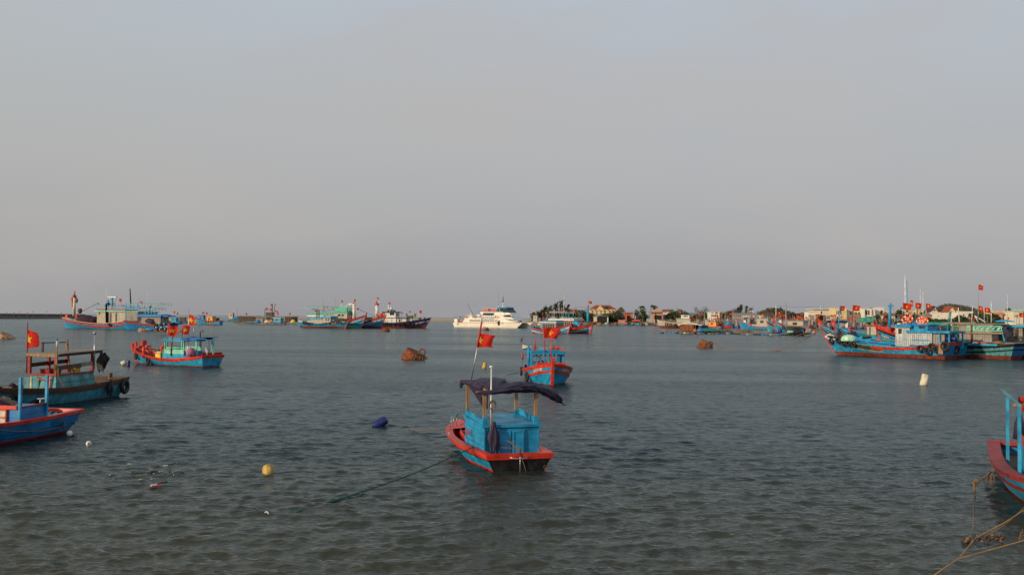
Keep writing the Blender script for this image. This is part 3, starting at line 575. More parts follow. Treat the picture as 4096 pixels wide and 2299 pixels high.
# ================================================================ 2. bow-on boat LK078
def bow_on_boat():
    b = Boat('fishing_boat', 'blue and red boat seen bow on, numbered in white on both bows', (2.25, 75.9), (.06, -1), 8.6)
    r = b.root; H = Hull(8.6, 3.35, .95, .78, 1.42, tm=.4, rake=.5, ws=.8, kd=.5, fl=.42, bowp=3.4, dk=.35, tmax=.58)
    H.build(r, [('red', .16), ('blue', .24), ('red', .16), ('blue', None)], boot=('red_dark', .05), inner='sky_blue', deck='blue_worn')
    H.cap(r, 'red', .04, .12, .05); H.rail(r, 'red', -.02, .17, .04); H.rail(r, 'red', .40, .56, .04); H.stem(r, 'red', .17, .42, .14)
    H.letters(r, 'LK078', .905, .36, .27, 'white', -1, outline='red_dark'); H.letters(r, 'LK078', .905, .36, .27, 'white', 1, outline='red_dark')
    part(r, 'bow_crossbeam', lambda m: (m.box((3.55, 0, 1.38), (.22, 2.0, .18), 'red'), m.box((3.3, 0, 1.28), (.5, .5, .2), 'red')))
    part(r, 'hatch', lambda m: (m.box((2.0, .0, .95), (1.1, 1.5, .5), 'blue'), m.box((2.0, 0, 1.22), (1.2, 1.6, .05), 'blue')))
    # wheelhouse: low panel wall, pillars, roof
    x0, x1, hw = -2.6, .9, 1.12
    def lower(m):
        for y in (-hw, hw): m.box(((x0+x1)/2, y, .95), (x1-x0, .06, .75), 'blue')
        m.box((x1, 0, .95), (.06, 2*hw-.07, .75), 'blue'); m.box((x0, 0, .95), (.06, 2*hw-.07, .75), 'blue'); m.box((x1+.045, 0, 1.02), (.03, 2*hw, .05), 'sky_blue')
    cab = part(r, 'wheelhouse', lower)
    for i in range(8): y = -hw+2*hw*i/7; part(r, 'pillar', lambda m: (m.box((x1, y, 1.67), (.08, .10 if i not in (0, 7) else .16, .72), 'blue'), m.box((x1+.05, y+.055, 1.67), (.02, .015, .70), 'red_dark')))
    for i in range(1, 6):
        for y in (-hw, hw): x = x1-(x1-x0)*i/5; part(r, 'pillar', lambda m: m.box((x, y, 1.67), (.12, .08, .72), 'blue'))
    part(r, 'wheelhouse_roof', lambda m: (roofslab(m, x0-.5, x1+.35, 2*hw+.3, 2.02, .16, 'blue', .07), m.box((x1+.36, 0, 2.06), (.05, 2*hw+.32, .2), 'blue')))
    part(r, 'exhaust_pipe', lambda m: m.tube([(.7, -1.33, .8), (.7, -1.33, 2.55)], .085, 'blue', 10))
    part(r, 'steering_wheel', lambda m: m.torus((.2, -.75, 1.55), .28, .03, 'dark', (1, 0, 0), 18, 6))
    part(r, 'side_deck', lambda m: m.box((.2, -1.40, .72), (3.6, .5, .05), 'blue_worn'))
    part(r, 'sampson_post', lambda m: (m.box((-2.9, -1.50, 1.2), (.1, .1, .6), 'blue'), m.tube([(-2.9, -1.5, 1.4), (-2.9, -1.5, 1.85)], .07, 'red', 8)))
    for k, (x, y, s_, mm) in enumerate([(-.9, -.7, .5, 'orange_ring'), (-1.2, -.2, .55, 'tarp_green'), (-1.0, .35, .45, 'cream'), (-1.6, .1, .4, 'orange')]):
        mb = MB(); mb.heap((0, 0, 0), (s_, s_, s_*.7), mm, seed=k, rough=.15); one(mb, 'sack', ['orange sack seen through the left wheelhouse window of the bow-on boat', 'green cloth sack inside the bow-on wheelhouse', 'cream sack inside the bow-on wheelhouse at right', 'yellow-orange sack at the back of the bow-on wheelhouse'][k], 'sack', None, b.wp((x, y, 1.05)))
    # gear on the roof
    mb = MB(); mb.bar((.6, -.85, 2.30), (1.15, -.95, 2.2), .16, .16, 'red'); mb.tube([(.7, -.9, 2.3), (.75, -.86, 2.95)], [.07, .03], 'red', 8); mb.bar((.6, 1.0, 2.34), (1.1, .6, 2.30), .09, .09, 'red'); mb.bar((.9, .5, 2.5), (1.1, 1.2, 2.26), .12, .12, 'red')
    mb.build('roof_bracket', r)
    mb = MB(); mb.heap((0, 0, 0), (1.6, .7, .25), 'canvas', seed=3, rough=.5); mb.bar((-.6, -1.5, .05), (.4, .7, .12), .06, .06, 'wood_grey')
    one(mb, 'net_bundle', 'folded dark net lying on the roof of the bow-on boat', 'net', None, b.wp((-.9, .6, 2.27)), b.rz)
    mb = MB(); mb.hexa([(-.3, -.3, 0), (.3, -.3, .1), (.25, .3, .1), (-.3, .3, 0), (-.35, -.3, .32), (.3, -.35, .38), (.35, .3, .25), (-.3, .32, .3)], 'foam')
    one(mb, 'foam_block', 'broken pale foam block at the left roof edge of the bow-on boat', 'foam block', None, b.wp((-.7, -1.35, 2.2)), b.rz)
    b.flag((4.55, -.08, 1.6), 2.0, 0, 0, (.0, 0), 0, 'red', .035, name='pole')
    b.flag((1.3, -.22, 2.1), 1.75, 1.10, .74, (0, -.12), 5, 'red', .035, dirw=R(-8), droop=.06)
    b.tyre(H, .35, .62, -1, 'black tyre hanging on the left side of the bow-on boat amidships', .33)
    b.tyre(H, .72, .42, -1, 'black tyre hanging by the left bow shoulder of the bow-on boat', .36)
    rope_thing(sag(b.wp((4.4, .35, 1.45)), W(2172, 1556), .02), .018, 'rope_green', 'green bow line from the bow-on boat down to the water')
    part(r, 'boat_hook', lambda m: m.tube([(-2.2, -1.9, .45), (-1.0, -3.1, .30)], .03, 'metal', 6))
bow_on_boat()
# ================================================================ 3. cropped blue boat, left foreground
def left_blue():
    b = Boat('workboat', 'blue boat with red gunwale and three upright blue posts at the left edge', (-17.93, 38.2), (-.20, -.98), 8.2)
    r = b.root; H = Hull(8.2, 3.5, .80, .72, 1.0, tm=.4, rake=.5, srake=.42, ws=.82, kd=.45, fl=1.0, dk=.32)
    H.build(r, [('red', .06), ('blue_deep', .18), ('blue_deep', None)], boot=('red_dark', .10), inner='sky_blue', deck='blue')
    H.cap(r, 'red', .06, .20, .06); H.rail(r, 'blue_deep', .30, .38, .05); H.rail(r, 'blue_deep', .46, .52, .04)
    mat_ = 'blue_deep'
    # cabin: port side faces the camera side
    sx0, sx1, y = -2.35, -1.02, 1.42
    part(r, 'cabin', lambda m: (m.hexa([(sx0, -y, .4), (sx1, -y, .4), (sx1, y, .4), (sx0, y, .4), (sx0, -y, 1.22), (sx1, -y, 1.18), (sx1, y, 1.18), (sx0, y, 1.22)], 'blue_deep'),
        m.bar((sx0, y+.03, .72), (sx1, y+.03, .68), .03, .04, 'blue_deep'), m.bar((sx0, y+.03, 1.02), (sx1, y+.03, .96), .03, .04, 'blue_deep')))
    part(r, 'cabin_trim', lambda m: (m.bar((sx0, y+.01, 1.25), (sx1, y+.01, 1.21), .08, .05, 'red_dark'), m.box((sx1+.03, .2, 1.20), (.10, 2.3, .13), 'red')))
    window(r, (sx1+.06, .72, .85), (.05, .46, .56), 'red', 'foam', .05, bars=0)
    part(r, 'window_bar', lambda m: m.box((sx1+.075, .72, .85), (.06, .38, .035), 'red'))
    for (px_, py_) in ((sx1+.03, y+.03), (sx0-.05, y+.03), (sx1+.03, -y-.03), (sx0-.05, -y-.03)):
        part(r, 'post', lambda m: m.box((px_, py_, 1.40), (.09, .09, 1.72 if py_ > 0 else 2.0), 'blue'))
    part(r, 'stern_tiller', lambda m: (m.lathe([(.22, 0), (.22, .06), (.08, .07), (.05, .16)], 'rust', (-3.85, .1, .90), 14), m.tube([(-3.85, .1, 1.0), (-3.85, .1, 1.28)], .02, 'metal', 6), m.bar((-3.85, -.02, 1.26), (-3.85, .3, 1.28), .02, .02, 'metal')))  # rudder tiller on the transom, built as a drum with stock and handle
    mb = MB(); mb.heap((0, 0, 0), (1.6, 1.4, .30), 'canvas', 20, 8, .5, 5); mb.heap((.3, .4, 0), (.9, .8, .2), 'net', 14, 6, .6, 6)
    one(mb, 'canvas_heap', 'brown canvas and nets heaped on the cabin roof at the left edge', 'canvas', None, b.wp((-1.6, -.1, 1.18)), b.rz)
    q = b.wp((-3.4, 1.42, .62)); mb = MB(); mb.tube(sag(b.wp((.9, 1.82, .72)), b.wp((-3.2, 1.50, .30)), .14), .014, 'rope', 6)
    for k in range(3): mb.torus(b.wp((-3.35, 1.48, .34)), .09+.02*k, .012, 'rope', (1, .5*k, .2), 14, 5)
    mb.tube([b.wp((-3.0, 1.68, .78)), b.wp((-3.15, 1.62, .55)), b.wp((-3.3, 1.50, .34))], .016, 'rope', 6)
    one(mb, 'side_rope', 'slack rope hanging along the blue side of the left edge boat', 'rope')
    mb = MB(); mb.lathe([(0.01, -.11), (.08, -.08), (.11, 0), (.08, .08), (.01, .11)], 'white', (0, 0, 0), 16); one(mb, 'float_ball', 'small white float ball hanging at the stern of the left edge boat', 'float', None, W(278, 1732, .12))
    p = part(r, 'roof_plank', lambda m: m.bar((-1.1, -.9, 1.22), (-2.2, -1.0, 1.30), .25, .04, 'blue_worn'))
left_blue()
# ================================================================ 4. weathered teal boat with open roof frame
def left_teal():
    b = Boat('fishing_boat', 'weathered teal boat with rusty open roof frame and tyres on its side', (-22.55, 55.2), (-.20, -.98), 11.5)
    r = b.root; H = Hull(11.5, 3.2, .98, .78, 1.35, tm=.42, rake=.7, srake=.35, ws=.82, kd=.5, fl=.9, dk=.30)
    H.build(r, [('wood_dark', .10), ('black', .12), ('blue_old', None)], boot=('antifoul', .03), inner='wood_dark', deck='wood_dark')
    H.cap(r, 'wood_dark', .05, .12, .06); H.rail(r, 'wood_dark', .03, .24, .05)
    x0, x1 = -3.45, -.25; yc, y = .30, .86   # cabin aft, forward
    r2 = bpy.data.objects.new('deckhouse', None); COL.objects.link(r2); r2.parent = r; r2.location = (0, yc, 0); r_, r = r, r2
    mb = MB(); mb.hexa([(x0, -y, .5), (x1+.15, -y, .5), (x1+.15, y, .5), (x0, y, .5), (x0+.15, -y+.12, 1.42), (x1, -y+.12, 1.38), (x1, y-.12, 1.38), (x0+.15, y-.12, 1.42)], 'teal_old')
    for yy in (.3, .62): mb.bar((x0+.1, (y-.05*yy), .5+yy), (x1+.08, (y-.05*yy), .48+yy), .03, .02, 'teal_old')
    mb.build('cabin', r)
    part(r, 'cabin_trim', lambda m: (m.bar((x0+.15, y-.10, 1.47), (x1, y-.10, 1.43), .08, .08, 'red_dark'), m.bar((x1+.02, -y+.1, 1.46), (x1+.02, y-.1, 1.46), .08, .09, 'red_dark'), m.bar((x1+.19, .52, .6), (x1+.10, .52, 1.40), .05, .07, 'red'), m.bar((x1+.12, .5, 1.22), (x1+.12, -.2, 1.22), .05, .05, 'red')))
    part(r, 'front_shutter', lambda m: (m.box((x1+.10, -.55, .92), (.05, .85, .78), 'teal_old'), m.box((x1+.14, -.55, .92), (.03, .10, .80), 'khaki')))
    for i, (x, yy) in enumerate([(x1, y-.12), (x1, -y+.12), (-1.7, -y+.12), (x0+.25, y-.12), (x0+.25, -y+.12)]):
        part(r, 'roof_post', lambda m: m.box((x, yy, 1.93), (.13, .13, 1.02), 'red_dark'))
    part(r, 'roof_post', lambda m: m.bar((-2.2, .2, 1.3), (-1.9, .1, 2.95), .07, .07, 'wood'))
    part(r, 'guard_board', lambda m: (m.bar((x0+.2, y-.08, 1.92), (-2.0, y-.05, 1.86), .04, .20, 'wood_grey'), m.bar((-2.1, y-.02, 1.85), (x1+.1, y-.08, 1.78), .05, .22, 'wood_dark')))
    part(r, 'guard_board', lambda m: m.bar((x0+.2, -y+.1, 2.0), (x1, -y+.1, 1.9), .04, .2, 'wood_dark'))
    part(r, 'roof_frame', lambda m: (m.bar((x0-.5, y-.08, 2.50), (x1+.1, y-.08, 2.40), .10, .13, 'wood_dark'), m.bar((x0-.5, -y+.1, 2.52), (x1+.1, -y+.1, 2.44), .10, .12, 'wood_dark'), m.bar((x1+.05, -y, 2.44), (x1+.05, y, 2.40), .14, .14, 'wood'),
        m.bar((x0+.2, -y, 2.48), (x0+.2, y, 2.44), .08, .1, 'wood_dark'), m.box((-2.3, 0, 2.545), (3.9, 1.9, .03), 'wood_grey', ry=.025)))
    part(r, 'roof_bracket', lambda m: (m.bar((-1.2, -.75, 2.45), (-1.2, -.75, 3.0), .09, .09, 'wood_dark'), m.bar((-1.15, -.78, 3.0), (-2.0, .0, 3.02), .05, .05, 'dark')))
    part(r, 'roof_spike', lambda m: m.tube([(-3.0, -.6, 2.5), (-3.0, -.6, 3.15)], [.05, .03], 'red_dark', 6))
    part(r, 'lamp_mast', lambda m: (m.tube([(x0+.25, y-.02, 1.6), (x0+.25, y-.02, 3.45)], .035, 'metal', 8), m.lathe([(.04, 0), (.09, .03), (.09, .10), (.05, .12), (.03, .2)], 'metal', (x0+.25, y-.02, 3.43), 12)))
    part(r, 'mast_lamp', lambda m: (m.tube([(x1+.05, y-.05, 1.4), (x1+.05, y-.05, 2.9)], .04, 'wood', 6), m.lathe([(.03, 0), (.06, .05), (.05, .15), (.07, .2), (.03, .28)], 'white', (x1+.05, y-.05, 2.85), 10), m.tube([(x1+.05, y-.05, 3.1), (x1+.05, y-.05, 3.25)], .025, 'dark', 6)))
    b.flag((x1+.05, yc-y-.02, 1.5), 2.55, .62, .95, (0, 0), 9, 'red_dark', .03, dirw=R(-5), droop=.10, below=.38, su=.06)
    r = r_
    mb = MB(); drape(mb, (x0-.42, yc+.80, 2.46), .95, .26, 'dark', 5, 4, .3); drape(mb, (x0-.62, yc+.86, 2.44), .55, .22, 'dark', 8, 3, .4)
    o = one(mb, 'hanging_rag', 'ragged black cloth hanging off the roof corner of the teal boat', 'cloth'); o.matrix_world = b.Mx
    mb = MB(); mb.box((0, 0, .12), (.42, .3, .26), 'yellow'); mb.box((0, 0, .26), (.44, .32, .03), 'orange'); one(mb, 'crate', 'small yellow box standing inside the teal boat frame', 'box', None, b.wp((-2.6, .45, 1.42)), b.rz)
    mb = MB(); mb.box((0, 0, .12), (.9, .5, .26), 'red_dark', taper=1.1); mb.box((0, 0, .26), (1.0, .56, .04), 'red_dark'); one(mb, 'crate', 'dark red tub standing inside the teal boat frame', 'tub', None, b.wp((-1.2, .05, 1.42)), b.rz)
    for k, (t, lab) in enumerate([(.03, 'large black tyre at the stern corner of the teal boat'), (.62, 'black tyre hanging near the waterline below the teal cabin corner'), (.735, 'black tyre left of the lowest tyre on the teal boat'), (.90, 'black tyre nearest the left edge on the teal boat')]):
        b.tyre(H, t, [.55, .12, .45, .60][k], 1, lab, [.43, .30, .31, .34][k])
    mb = MB(); p_ = b.wp((-3.95, 1.66, 1.02)); drape(mb, p_, .9, .17, 'dark', 9, 5, .9); one(mb, 'net_fender', 'dark bundled net hanging over the teal boat side', 'net')
    part(r, 'stern_post', lambda m: (m.bar((-5.0, .95, .8), (-5.0, .95, 1.30), .12, .12, 'rust'), m.bar((-5.3, .6, 1.0), (-4.7, 1.2, 1.02), .05, .05, 'wood_grey')))
    mb = MB(); mb.tube([b.wp((x1+.05, yc+y, 2.0)), b.wp((x1+.1, yc+y+.1, 1.4)), b.wp((x1-.3, 1.35, .8)), b.wp((x1-.35, 1.62, .45))], .03, 'rope', 6)
    for k in range(4): mb.torus(b.wp((x1+.05, yc+y-.1, 1.75+.05*k)), .13, .02, 'rope', (.2*k, .1, 1), 12, 5)
    one(mb, 'fender_rope', 'frayed rope from the teal boat corner post down to a tyre', 'rope')
    mb = MB(); mb.box((0, 0, .2), (.5, .5, .4), 'wood_grey'); mb.heap((0, .1, .38), (.5, .4, .2), 'net'); one(mb, 'crate', 'old wooden crate on the foredeck of the teal boat', 'crate', None, b.wp((.9, -.6, .5)), b.rz)
left_teal()
# ================================================================ 5. red and light blue pair
def red_pair():
    G = 'red and blue flag boats moored side by side'
    QX = []
    def mk(name, label, stern, seed, first):
        b = Boat(name, label, stern, (-.86, .51), 9.5, group=G)
        if not QX: QX.extend([on(b, 832, 1420, 1.0).x, on(b, 733, 1420, 1.0).x, on(b, 650, 1420, 1.0).x])
        r = b.root; H = Hull(9.5, 3.0, .98, .60, 1.42, tm=.4, rake=.75, srake=.25, ws=.82, kd=.5, fl=1.0, dk=.40)
        H.build(r, [('red', .06), ('red', .16), ('sky_blue', None)], boot=('antifoul', .10), inner='red_dark', deck='red_dark')
        H.cap(r, 'red', .05, .10, .05); H.rail(r, 'red', .02, .20, .05); H.stem(r, 'red', .16, .40, .1)
        part(r, 'bow_crossbeam', lambda m: m.box((4.3, 0, 1.38), (.2, 1.5, .14), 'red'))
        for y in (-1, 1): part(r, 'bollard', lambda m: m.lathe([(.15, -.4), (.15, .48), (.12, .56), (.04, .6)], 'red', (2.75, y*1.0, 1.0), 12))
        xm, x1 = QX[1], QX[2]; x0 = xm-1.7
        part(r, 'cabin', lambda m: (house(m, xm, x1, 2.0, .2, 1.08, 'sky_blue', 1.96), house(m, x0, xm, 2.0, .2, .95, 'blue_deep', 1.96)))  # after half in deeper blue: shade painted into the cabin colour
        part(r, 'cabin_rail', lambda m: (m.box(((xm+x1)/2, -1.0, 1.28), (x1-xm, .05, .42), 'mint'), m.box(((xm+x1)/2-.1, 1.0, 1.26), (x1-xm-.3, .05, .4), 'mint'), m.box((x1, 0, 1.28), (.05, 1.9, .40), 'mint')))
        for x in (x1-.25, xm, x0+.1):
            for y in (-.95, .95): part(r, 'roof_post', lambda m: m.box((x, y, 1.62), (.10, .10, 1.16), 'mint'))
        for x in (-3.2,): 
            for y in (-1.2, 1.2): part(r, 'awning_pole', lambda m: m.tube([(x, y, .8), (x, y, 2.2)], .025, 'metal', 6))
        part(r, 'cabin_roof', lambda m: (roofslab(m, xm-.3, x1-.1, 2.4, 2.16, .09, 'sky_blue', .05)))
        def aw(m):
            ph = seed
            P = lambda u, v: (xm+.1-u*(xm+4.0), -1.35+2.7*v, 2.30+.07*sin(8*u+ph)+.05*sin(7*v+3*u)+.05*(1-(2*v-1)**2)-.06*u)
            m.sheet(P, 16, 8, 'tarp_blue', .015)
        part(r, 'awning', aw)
        if not first: part(r, 'awning', lambda m: m.sheet(lambda u, v: (-2.0-u*2.6, -1.3+1.4*v, 2.40+.04*sin(7*u)), 10, 4, 'tarp_green', .015))
        part(r, 'engine_box', lambda m: m.box((-2.7, .2, .95), (1.0, 1.2, .8), 'blue_deep'))
        part(r, 'exhaust_pipe', lambda m: (m.tube([tuple(on(b, 683, 1422, 1.08) if first else on(b, 800, 1385, .8)), tuple(on(b, 690, 1345, 1.08) if first else on(b, 801, 1326, .8)), tuple(on(b, 693, 1342, .9) if first else on(b, 813, 1323, .8))], .06, 'rust' if first else 'wood_dark', 8)))
        part(r, 'rudder_stock', lambda m: (m.tube([(-3.9, -.3, .9), (-3.9, -.3, 1.45)], .04, 'white', 6), m.box((-3.7, .1, .95), (.4, .5, .2), 'red_dark')))
        return b, H
    b, H = mk('fishing_boat', 'red and light blue boat with yellow box and tyres, nearer of the pair', (-26.1, 86.7), 1, True)
    p_ = on(b, 668, 1362, .8); b.flag(tuple(p_), 1.32, 1.05, .86, (-.05, 0), 11, 'metal', .02, dirw=R(-10), droop=.08)
    p_ = on(b, 728, 1362, 0); b.flag(tuple(p_), 1.35, .80, .80, (0, 0), 12, 'metal', .02, dirw=R(-5), droop=.03)
    b.tyre(H, .93, .72, 1, 'black tyre hanging at the bow of the nearer red boat', .36); b.tyre(H, .705, .40, 1, 'black tyre hanging in front of the yellow box of the nearer red boat', .36)
    mb = MB(); mb.box((0, 0, .28), (.7, .5, .50), 'yellow'); mb.box((0, 0, .10), (.72, .52, .08), 'red'); mb.box((0, 0, .56), (.74, .54, .07), 'orange'); one(mb, 'ice_box', 'bright yellow box with red stripe on the nearer red boat', 'box', None, b.wp(on(b, 640, 1437, .8)), b.rz)
    mb = MB(); mb.box((0, 0, .2), (.5, .45, .4), 'foam'); mb.box((0, 0, .42), (.54, .5, .06), 'foam'); one(mb, 'foam_box', 'pale foam box behind the yellow box on the red boat', 'box', None, b.wp(on(b, 643, 1425, .2)), b.rz)
    mb = MB(); mb.lathe([(.05, 0), (.26, .08), (.38, .28), (.40, .50), (.30, .68), (.14, .80), (.05, .86)], 'pink', (0, 0, 0), 14, noise_=.45); one(mb, 'net_sack', 'big pink net sack hung beside the wheelhouse of the red boat', 'sack', None, b.wp(on(b, 762, 1427, 1.3)))
    part(b.root, 'sack_stand', lambda m: (m.bar(on(b, 762, 1436, 1.3), on(b, 762, 1424, 1.3), .09, .09, 'wood'), m.bar(on(b, 758, 1424, 1.2), on(b, 748, 1436, 1.2), .03, .03, 'wood')))
    mb = MB(); mb.tube(sag(b.wp((4.6, -.1, 1.0)), W(500, 1440, .1), .1, 8), .02, 'rope', 5); one(mb, 'mooring_rope', 'short bow rope of the nearer red boat leading to two floats', 'rope')
    b2, H2 = mk('fishing_boat', 'red-bowed boat with blue and green awning behind the nearer red boat', (-28.0, 92.6), 2, False)
    p_ = on(b2, 756, 1352, .3); b2.flag(tuple(p_), 2.75, .75, 1.0, (.12, 0), 14, 'metal', .025, dirw=R(-30), droop=.40, below=.5)
    b2.flag(tuple(on(b2, 774, 1352, 0)), 1.25, 0, 0, (.0, 0), 15, 'metal', .02, name='aerial')
    part(b2.root, 'bow_winch', lambda m: (m.torus((4.3, .4, 1.65), .38, .02, 'rust', (.3, 1, 0), 18, 5), m.box((4.4, 0, 1.75), (.3, .45, .45), 'red'), m.bar((4.9, -.3, 1.5), (3.6, .5, 1.5), .06, .06, 'dark')))
    mb = MB()
    for k in range(6): mb.torus((.1*k-.2, .08*sin(k*2), .08+.03*k), .32-.02*k, .045, 'rope', (.2*sin(k), .3*cos(k), 1), 16, 6)
    one(mb, 'rope_coil', 'thick coiled rope lying between the two red boats foredecks', 'rope', None, b2.wp((1.9, .6, .9)))
red_pair()
# ================================================================ 6. cropped red and blue boat at the right edge
def right_edge():
    b = Boat('workboat', 'cropped blue boat with broad red gunwale and tall posts at the right edge', (16.12, 30.6), (-.36, -.93), 9.9)
    r = b.root; H = Hull(9.9, 3.12, .78, .70, .98, tm=.4, rake=.45, srake=.2, ws=.84, kd=.5, fl=.75, bowp=3.2, dk=.32, tmax=.5)
    H.build(r, [('red_dark', .08), ('blue_worn', .15), ('red_dark', .12), ('blue_worn', None)], boot=('red_dark', .08), inner='blue_deep', deck='wood_dark')
    H.cap(r, 'red_dark', .06, .30, .06); H.rail(r, 'red_dark', .24, .34, .04)
    x0, x1 = -2.6, 1.6
    part(r, 'cabin', lambda m: (m.hexa([(x0, -.75, .4), (x1, -.98, .4), (x1, .9, .4), (x0, .75, .4), (x0, -.75, 1.30), (x1, -.98, 1.42), (x1, .9, 1.42), (x0, .75, 1.3)], 'blue_worn'),))
    part(r, 'cabin_trim', lambda m: (m.bar((x0, -.76, 1.34), (x1, -1.0, 1.46), .09, .14, 'red'), m.bar((x1+.03, -1.0, 1.46), (x1+.03, .9, 1.46), .09, .14, 'red')))
    part(r, 'door', lambda m: (m.box((x1+.03, -.55, .92), (.05, .62, .92), 'blue'), m.box((x1+.05, -.25, .92), (.06, .08, .95), 'red'), m.box((x1+.05, -.86, .92), (.06, .06, .95), 'blue_deep')))
    for (x, y, z) in ((-1.4, -1.14, 2.42), (1.48, -1.14, 2.42)): part(r, 'post', lambda m: m.box((x, y, (z+.45)/2), (.085, .08, z-.45), 'blue_worn'))
    part(r, 'top_rail', lambda m: (m.bar((-4.3, -1.02, 2.46), (1.9, -1.16, 2.45), .08, .05, 'teal_old'), m.bar((1.45, -1.3, 2.44), (1.5, 1.0, 2.42), .06, .06, 'wood')))
    b.flag((-1.6, -.8, 1.3), 1.15, .45, .42, (.0, -.03), 21, 'dark', .03, dirw=R(-20), droop=.12)
    part(r, 'fender_bundle', lambda m: m.tube([(-1.4, -.85, 1.3), (-1.4, -.85, 1.75), (-1.45, -.83, 2.0)], [.16, .12, .04], 'tarp', 8))
    mb = MB(); mb.hexa([(-.5, -.4, 0), (.5, -.4, 0), (.5, .4, 0), (-.5, .4, 0), (-.45, -.4, .22), (.5, -.35, .25), (.45, .4, .22), (-.5, .35, .2)], 'foam'); one(mb, 'foam_block', 'pale foam block on the cabin roof at the right edge', 'foam block', None, b.wp((-.5, -.2, 1.42)), b.rz+.3)
    mb = MB(); mb.heap((0, 0, 0), (1.2, .9, .3), 'barrel_blue', 14, 6, .3, 9); one(mb, 'tarp_heap', 'crumpled blue plastic on the cabin roof at the right edge', 'tarpaulin', None, b.wp((.7, -.1, 1.42)))
    # ropes
    k1 = at(3964, 1885, 26.6); k2 = at(3895, 1933, 26.2)
    mb = MB(); mb.tube([b.wp((-1.9, -1.72, .70)), k1+Vector((.12, 0, .1)), k1], .014, 'rope', 6); mb.tube(sag(k1, k2, .03, 6), .018, 'rope', 6)
    rr = random.Random(2)
    for k in range(9): a = rr.uniform(0, 6.3); mb.tube([k1, k1+Vector((.09*cos(a), .05*sin(a), -.1)), k1+Vector((.12*cos(a), .06*sin(a), -.25-.14*rr.random()))], .009, 'rope', 5)
    for k in range(4): mb.torus(k2+Vector((.03*k, 0, .02*k)), .05, .013, 'rope', (1, .3*k, .4), 10, 5)
    e = W(3892, 2130, -.02); mb.tube([k2, k2+Vector((.03, 0, -.25))], .022, 'rope', 6); mb.tube([k2+Vector((.03, 0, -.2)), e.lerp(k2, .5), e], .008, 'rope', 5)
    one(mb, 'mooring_rope', 'frayed knotted rope hanging off the right edge boat into the water', 'rope')
    lab = ['upper of the two tan ropes crossing the bottom right corner', 'middle tan rope crossing the bottom right corner to the weed clump', 'lowest long tan rope crossing the bottom right corner']
    a1 = at(4180, 1935, 16.5); a2 = at(4180, 1975, 16.0); k3 = at(4010, 2093, 16.8)
    rope_thing(sag(a1, W(3930, 2148, .02), .12), .009, 'rope', lab[1]); rope_thing(sag(a2, k3, .02, 6)+[at(3900, 2152, 17.3)]+[at(3840, 2225, 17)], .009, 'rope', lab[0])
    rope_thing([at(4180, 1960, 14.6), at(4096, 2040, 15.0), k3-Vector((0, .9, .05)), at(3830, 2235, 16.2), at(3720, 2310, 15.8)], .012, 'rope', lab[2])
    mb = MB()
    for k in range(10): a = k*.7; mb.tube([k3+Vector((0, -.8, 0)), k3+Vector((.10*cos(a), -.8+.04*sin(a), .08*sin(a))), k3+Vector((.15*cos(a*1.3), -.8, -.16*abs(sin(a))-.03))], .006, 'rope', 5)
    one(mb, 'rope_knot', 'frayed pale knot on the ropes at bottom right', 'rope knot')
    mb = MB(); c = W(3930, 2165, 0); rr = random.Random(8)
    for k in range(60):
        p = c+Vector((rr.uniform(-.42, .42), rr.uniform(-.1, .1), 0)); p.z = .05+.10*(p.x-c.x); mb.tube([p, p+Vector((rr.uniform(-.1, .1), 0, rr.uniform(-.1, .1)))], rr.uniform(.012, .03), 'wood_dark' if k % 3 else 'canvas', 5)
    one(mb, 'weed_clump', 'brown weed clump hanging on the rope at bottom right', 'seaweed')
right_edge()
# ================================================================ 7. buoys and floats near the camera
def barrel(name, label, cat, loc, L_, rad, m, tilt, az, ring='dark', end=True):
    mb = MB(); rot = Matrix.Rotation(az, 3, 'Z') @ Matrix.Rotation(tilt, 3, 'Y')
    mb.lathe([(rad*.55, -L_/2), (rad*.9, -L_/2+.03*rad), (rad, -L_/2+.25*rad), (rad, L_/2-.25*rad), (rad*.9, L_/2-.05*rad), (rad*.8, L_/2)], m, (0, 0, 0), 20, rot)
    if end: mb.lathe([(rad*.78, L_/2), (rad*.76, L_/2+.012), (rad*.1, L_/2+.012)], m, (0, 0, 0), 20, rot); mb.lathe([(rad*.16, L_/2+.012), (rad*.14, L_/2+.05), (.01, L_/2+.055)], ring, tuple(rot @ Vector((rad*.45, 0, 0))), 10, rot)
    mb.torus(rot @ Vector((0, 0, L_*.17)), rad, .012, m, rot @ Vector((0, 0, 1)), 20, 5); mb.torus(rot @ Vector((0, 0, -L_*.17)), rad, .012, m, rot @ Vector((0, 0, 1)), 20, 5)
    return one(mb, name, label, cat, None, loc)
barrel('barrel', 'dark blue plastic barrel floating tilted left of the centre workboat', 'barrel', W(1520, 1690, .13), .58, .19, 'barrel_blue', R(62), R(15))
barrel('float', 'yellowish weathered float standing behind the canopy of the centre boat', 'float', W(1938, 1463, .20), .62, .17, 'foam_yellow', R(12), 0, 'foam_yellow', False)
barrel('float', 'white plastic drum float standing tilted on the right water', 'float', W(3697, 1522, .28), .95, .25, 'foam', R(14), 0, 'foam', False)
barrel('float', 'blue plastic drum float at the red bow on the left', 'float', W(514, 1453, .22), .55, .14, 'barrel_blue', R(3), 0, 'dark', False)
barrel('float', 'dirty cream drum float left of the blue drum float', 'float', W(494, 1452, .20), .40, .22, 'foam', R(60), .4, 'dark', True)
mb = MB(); mb.lathe([(.02, -.18), (.12, -.16), (.16, -.06), (.165, .04), (.135, .13), (.07, .165), (.02, .17)], 'foam_yellow', (0, 0, 0), 26); one(mb, 'buoy', 'round yellow weathered buoy floating alone in the left foreground', 'buoy', None, W(1073, 1880, .08))
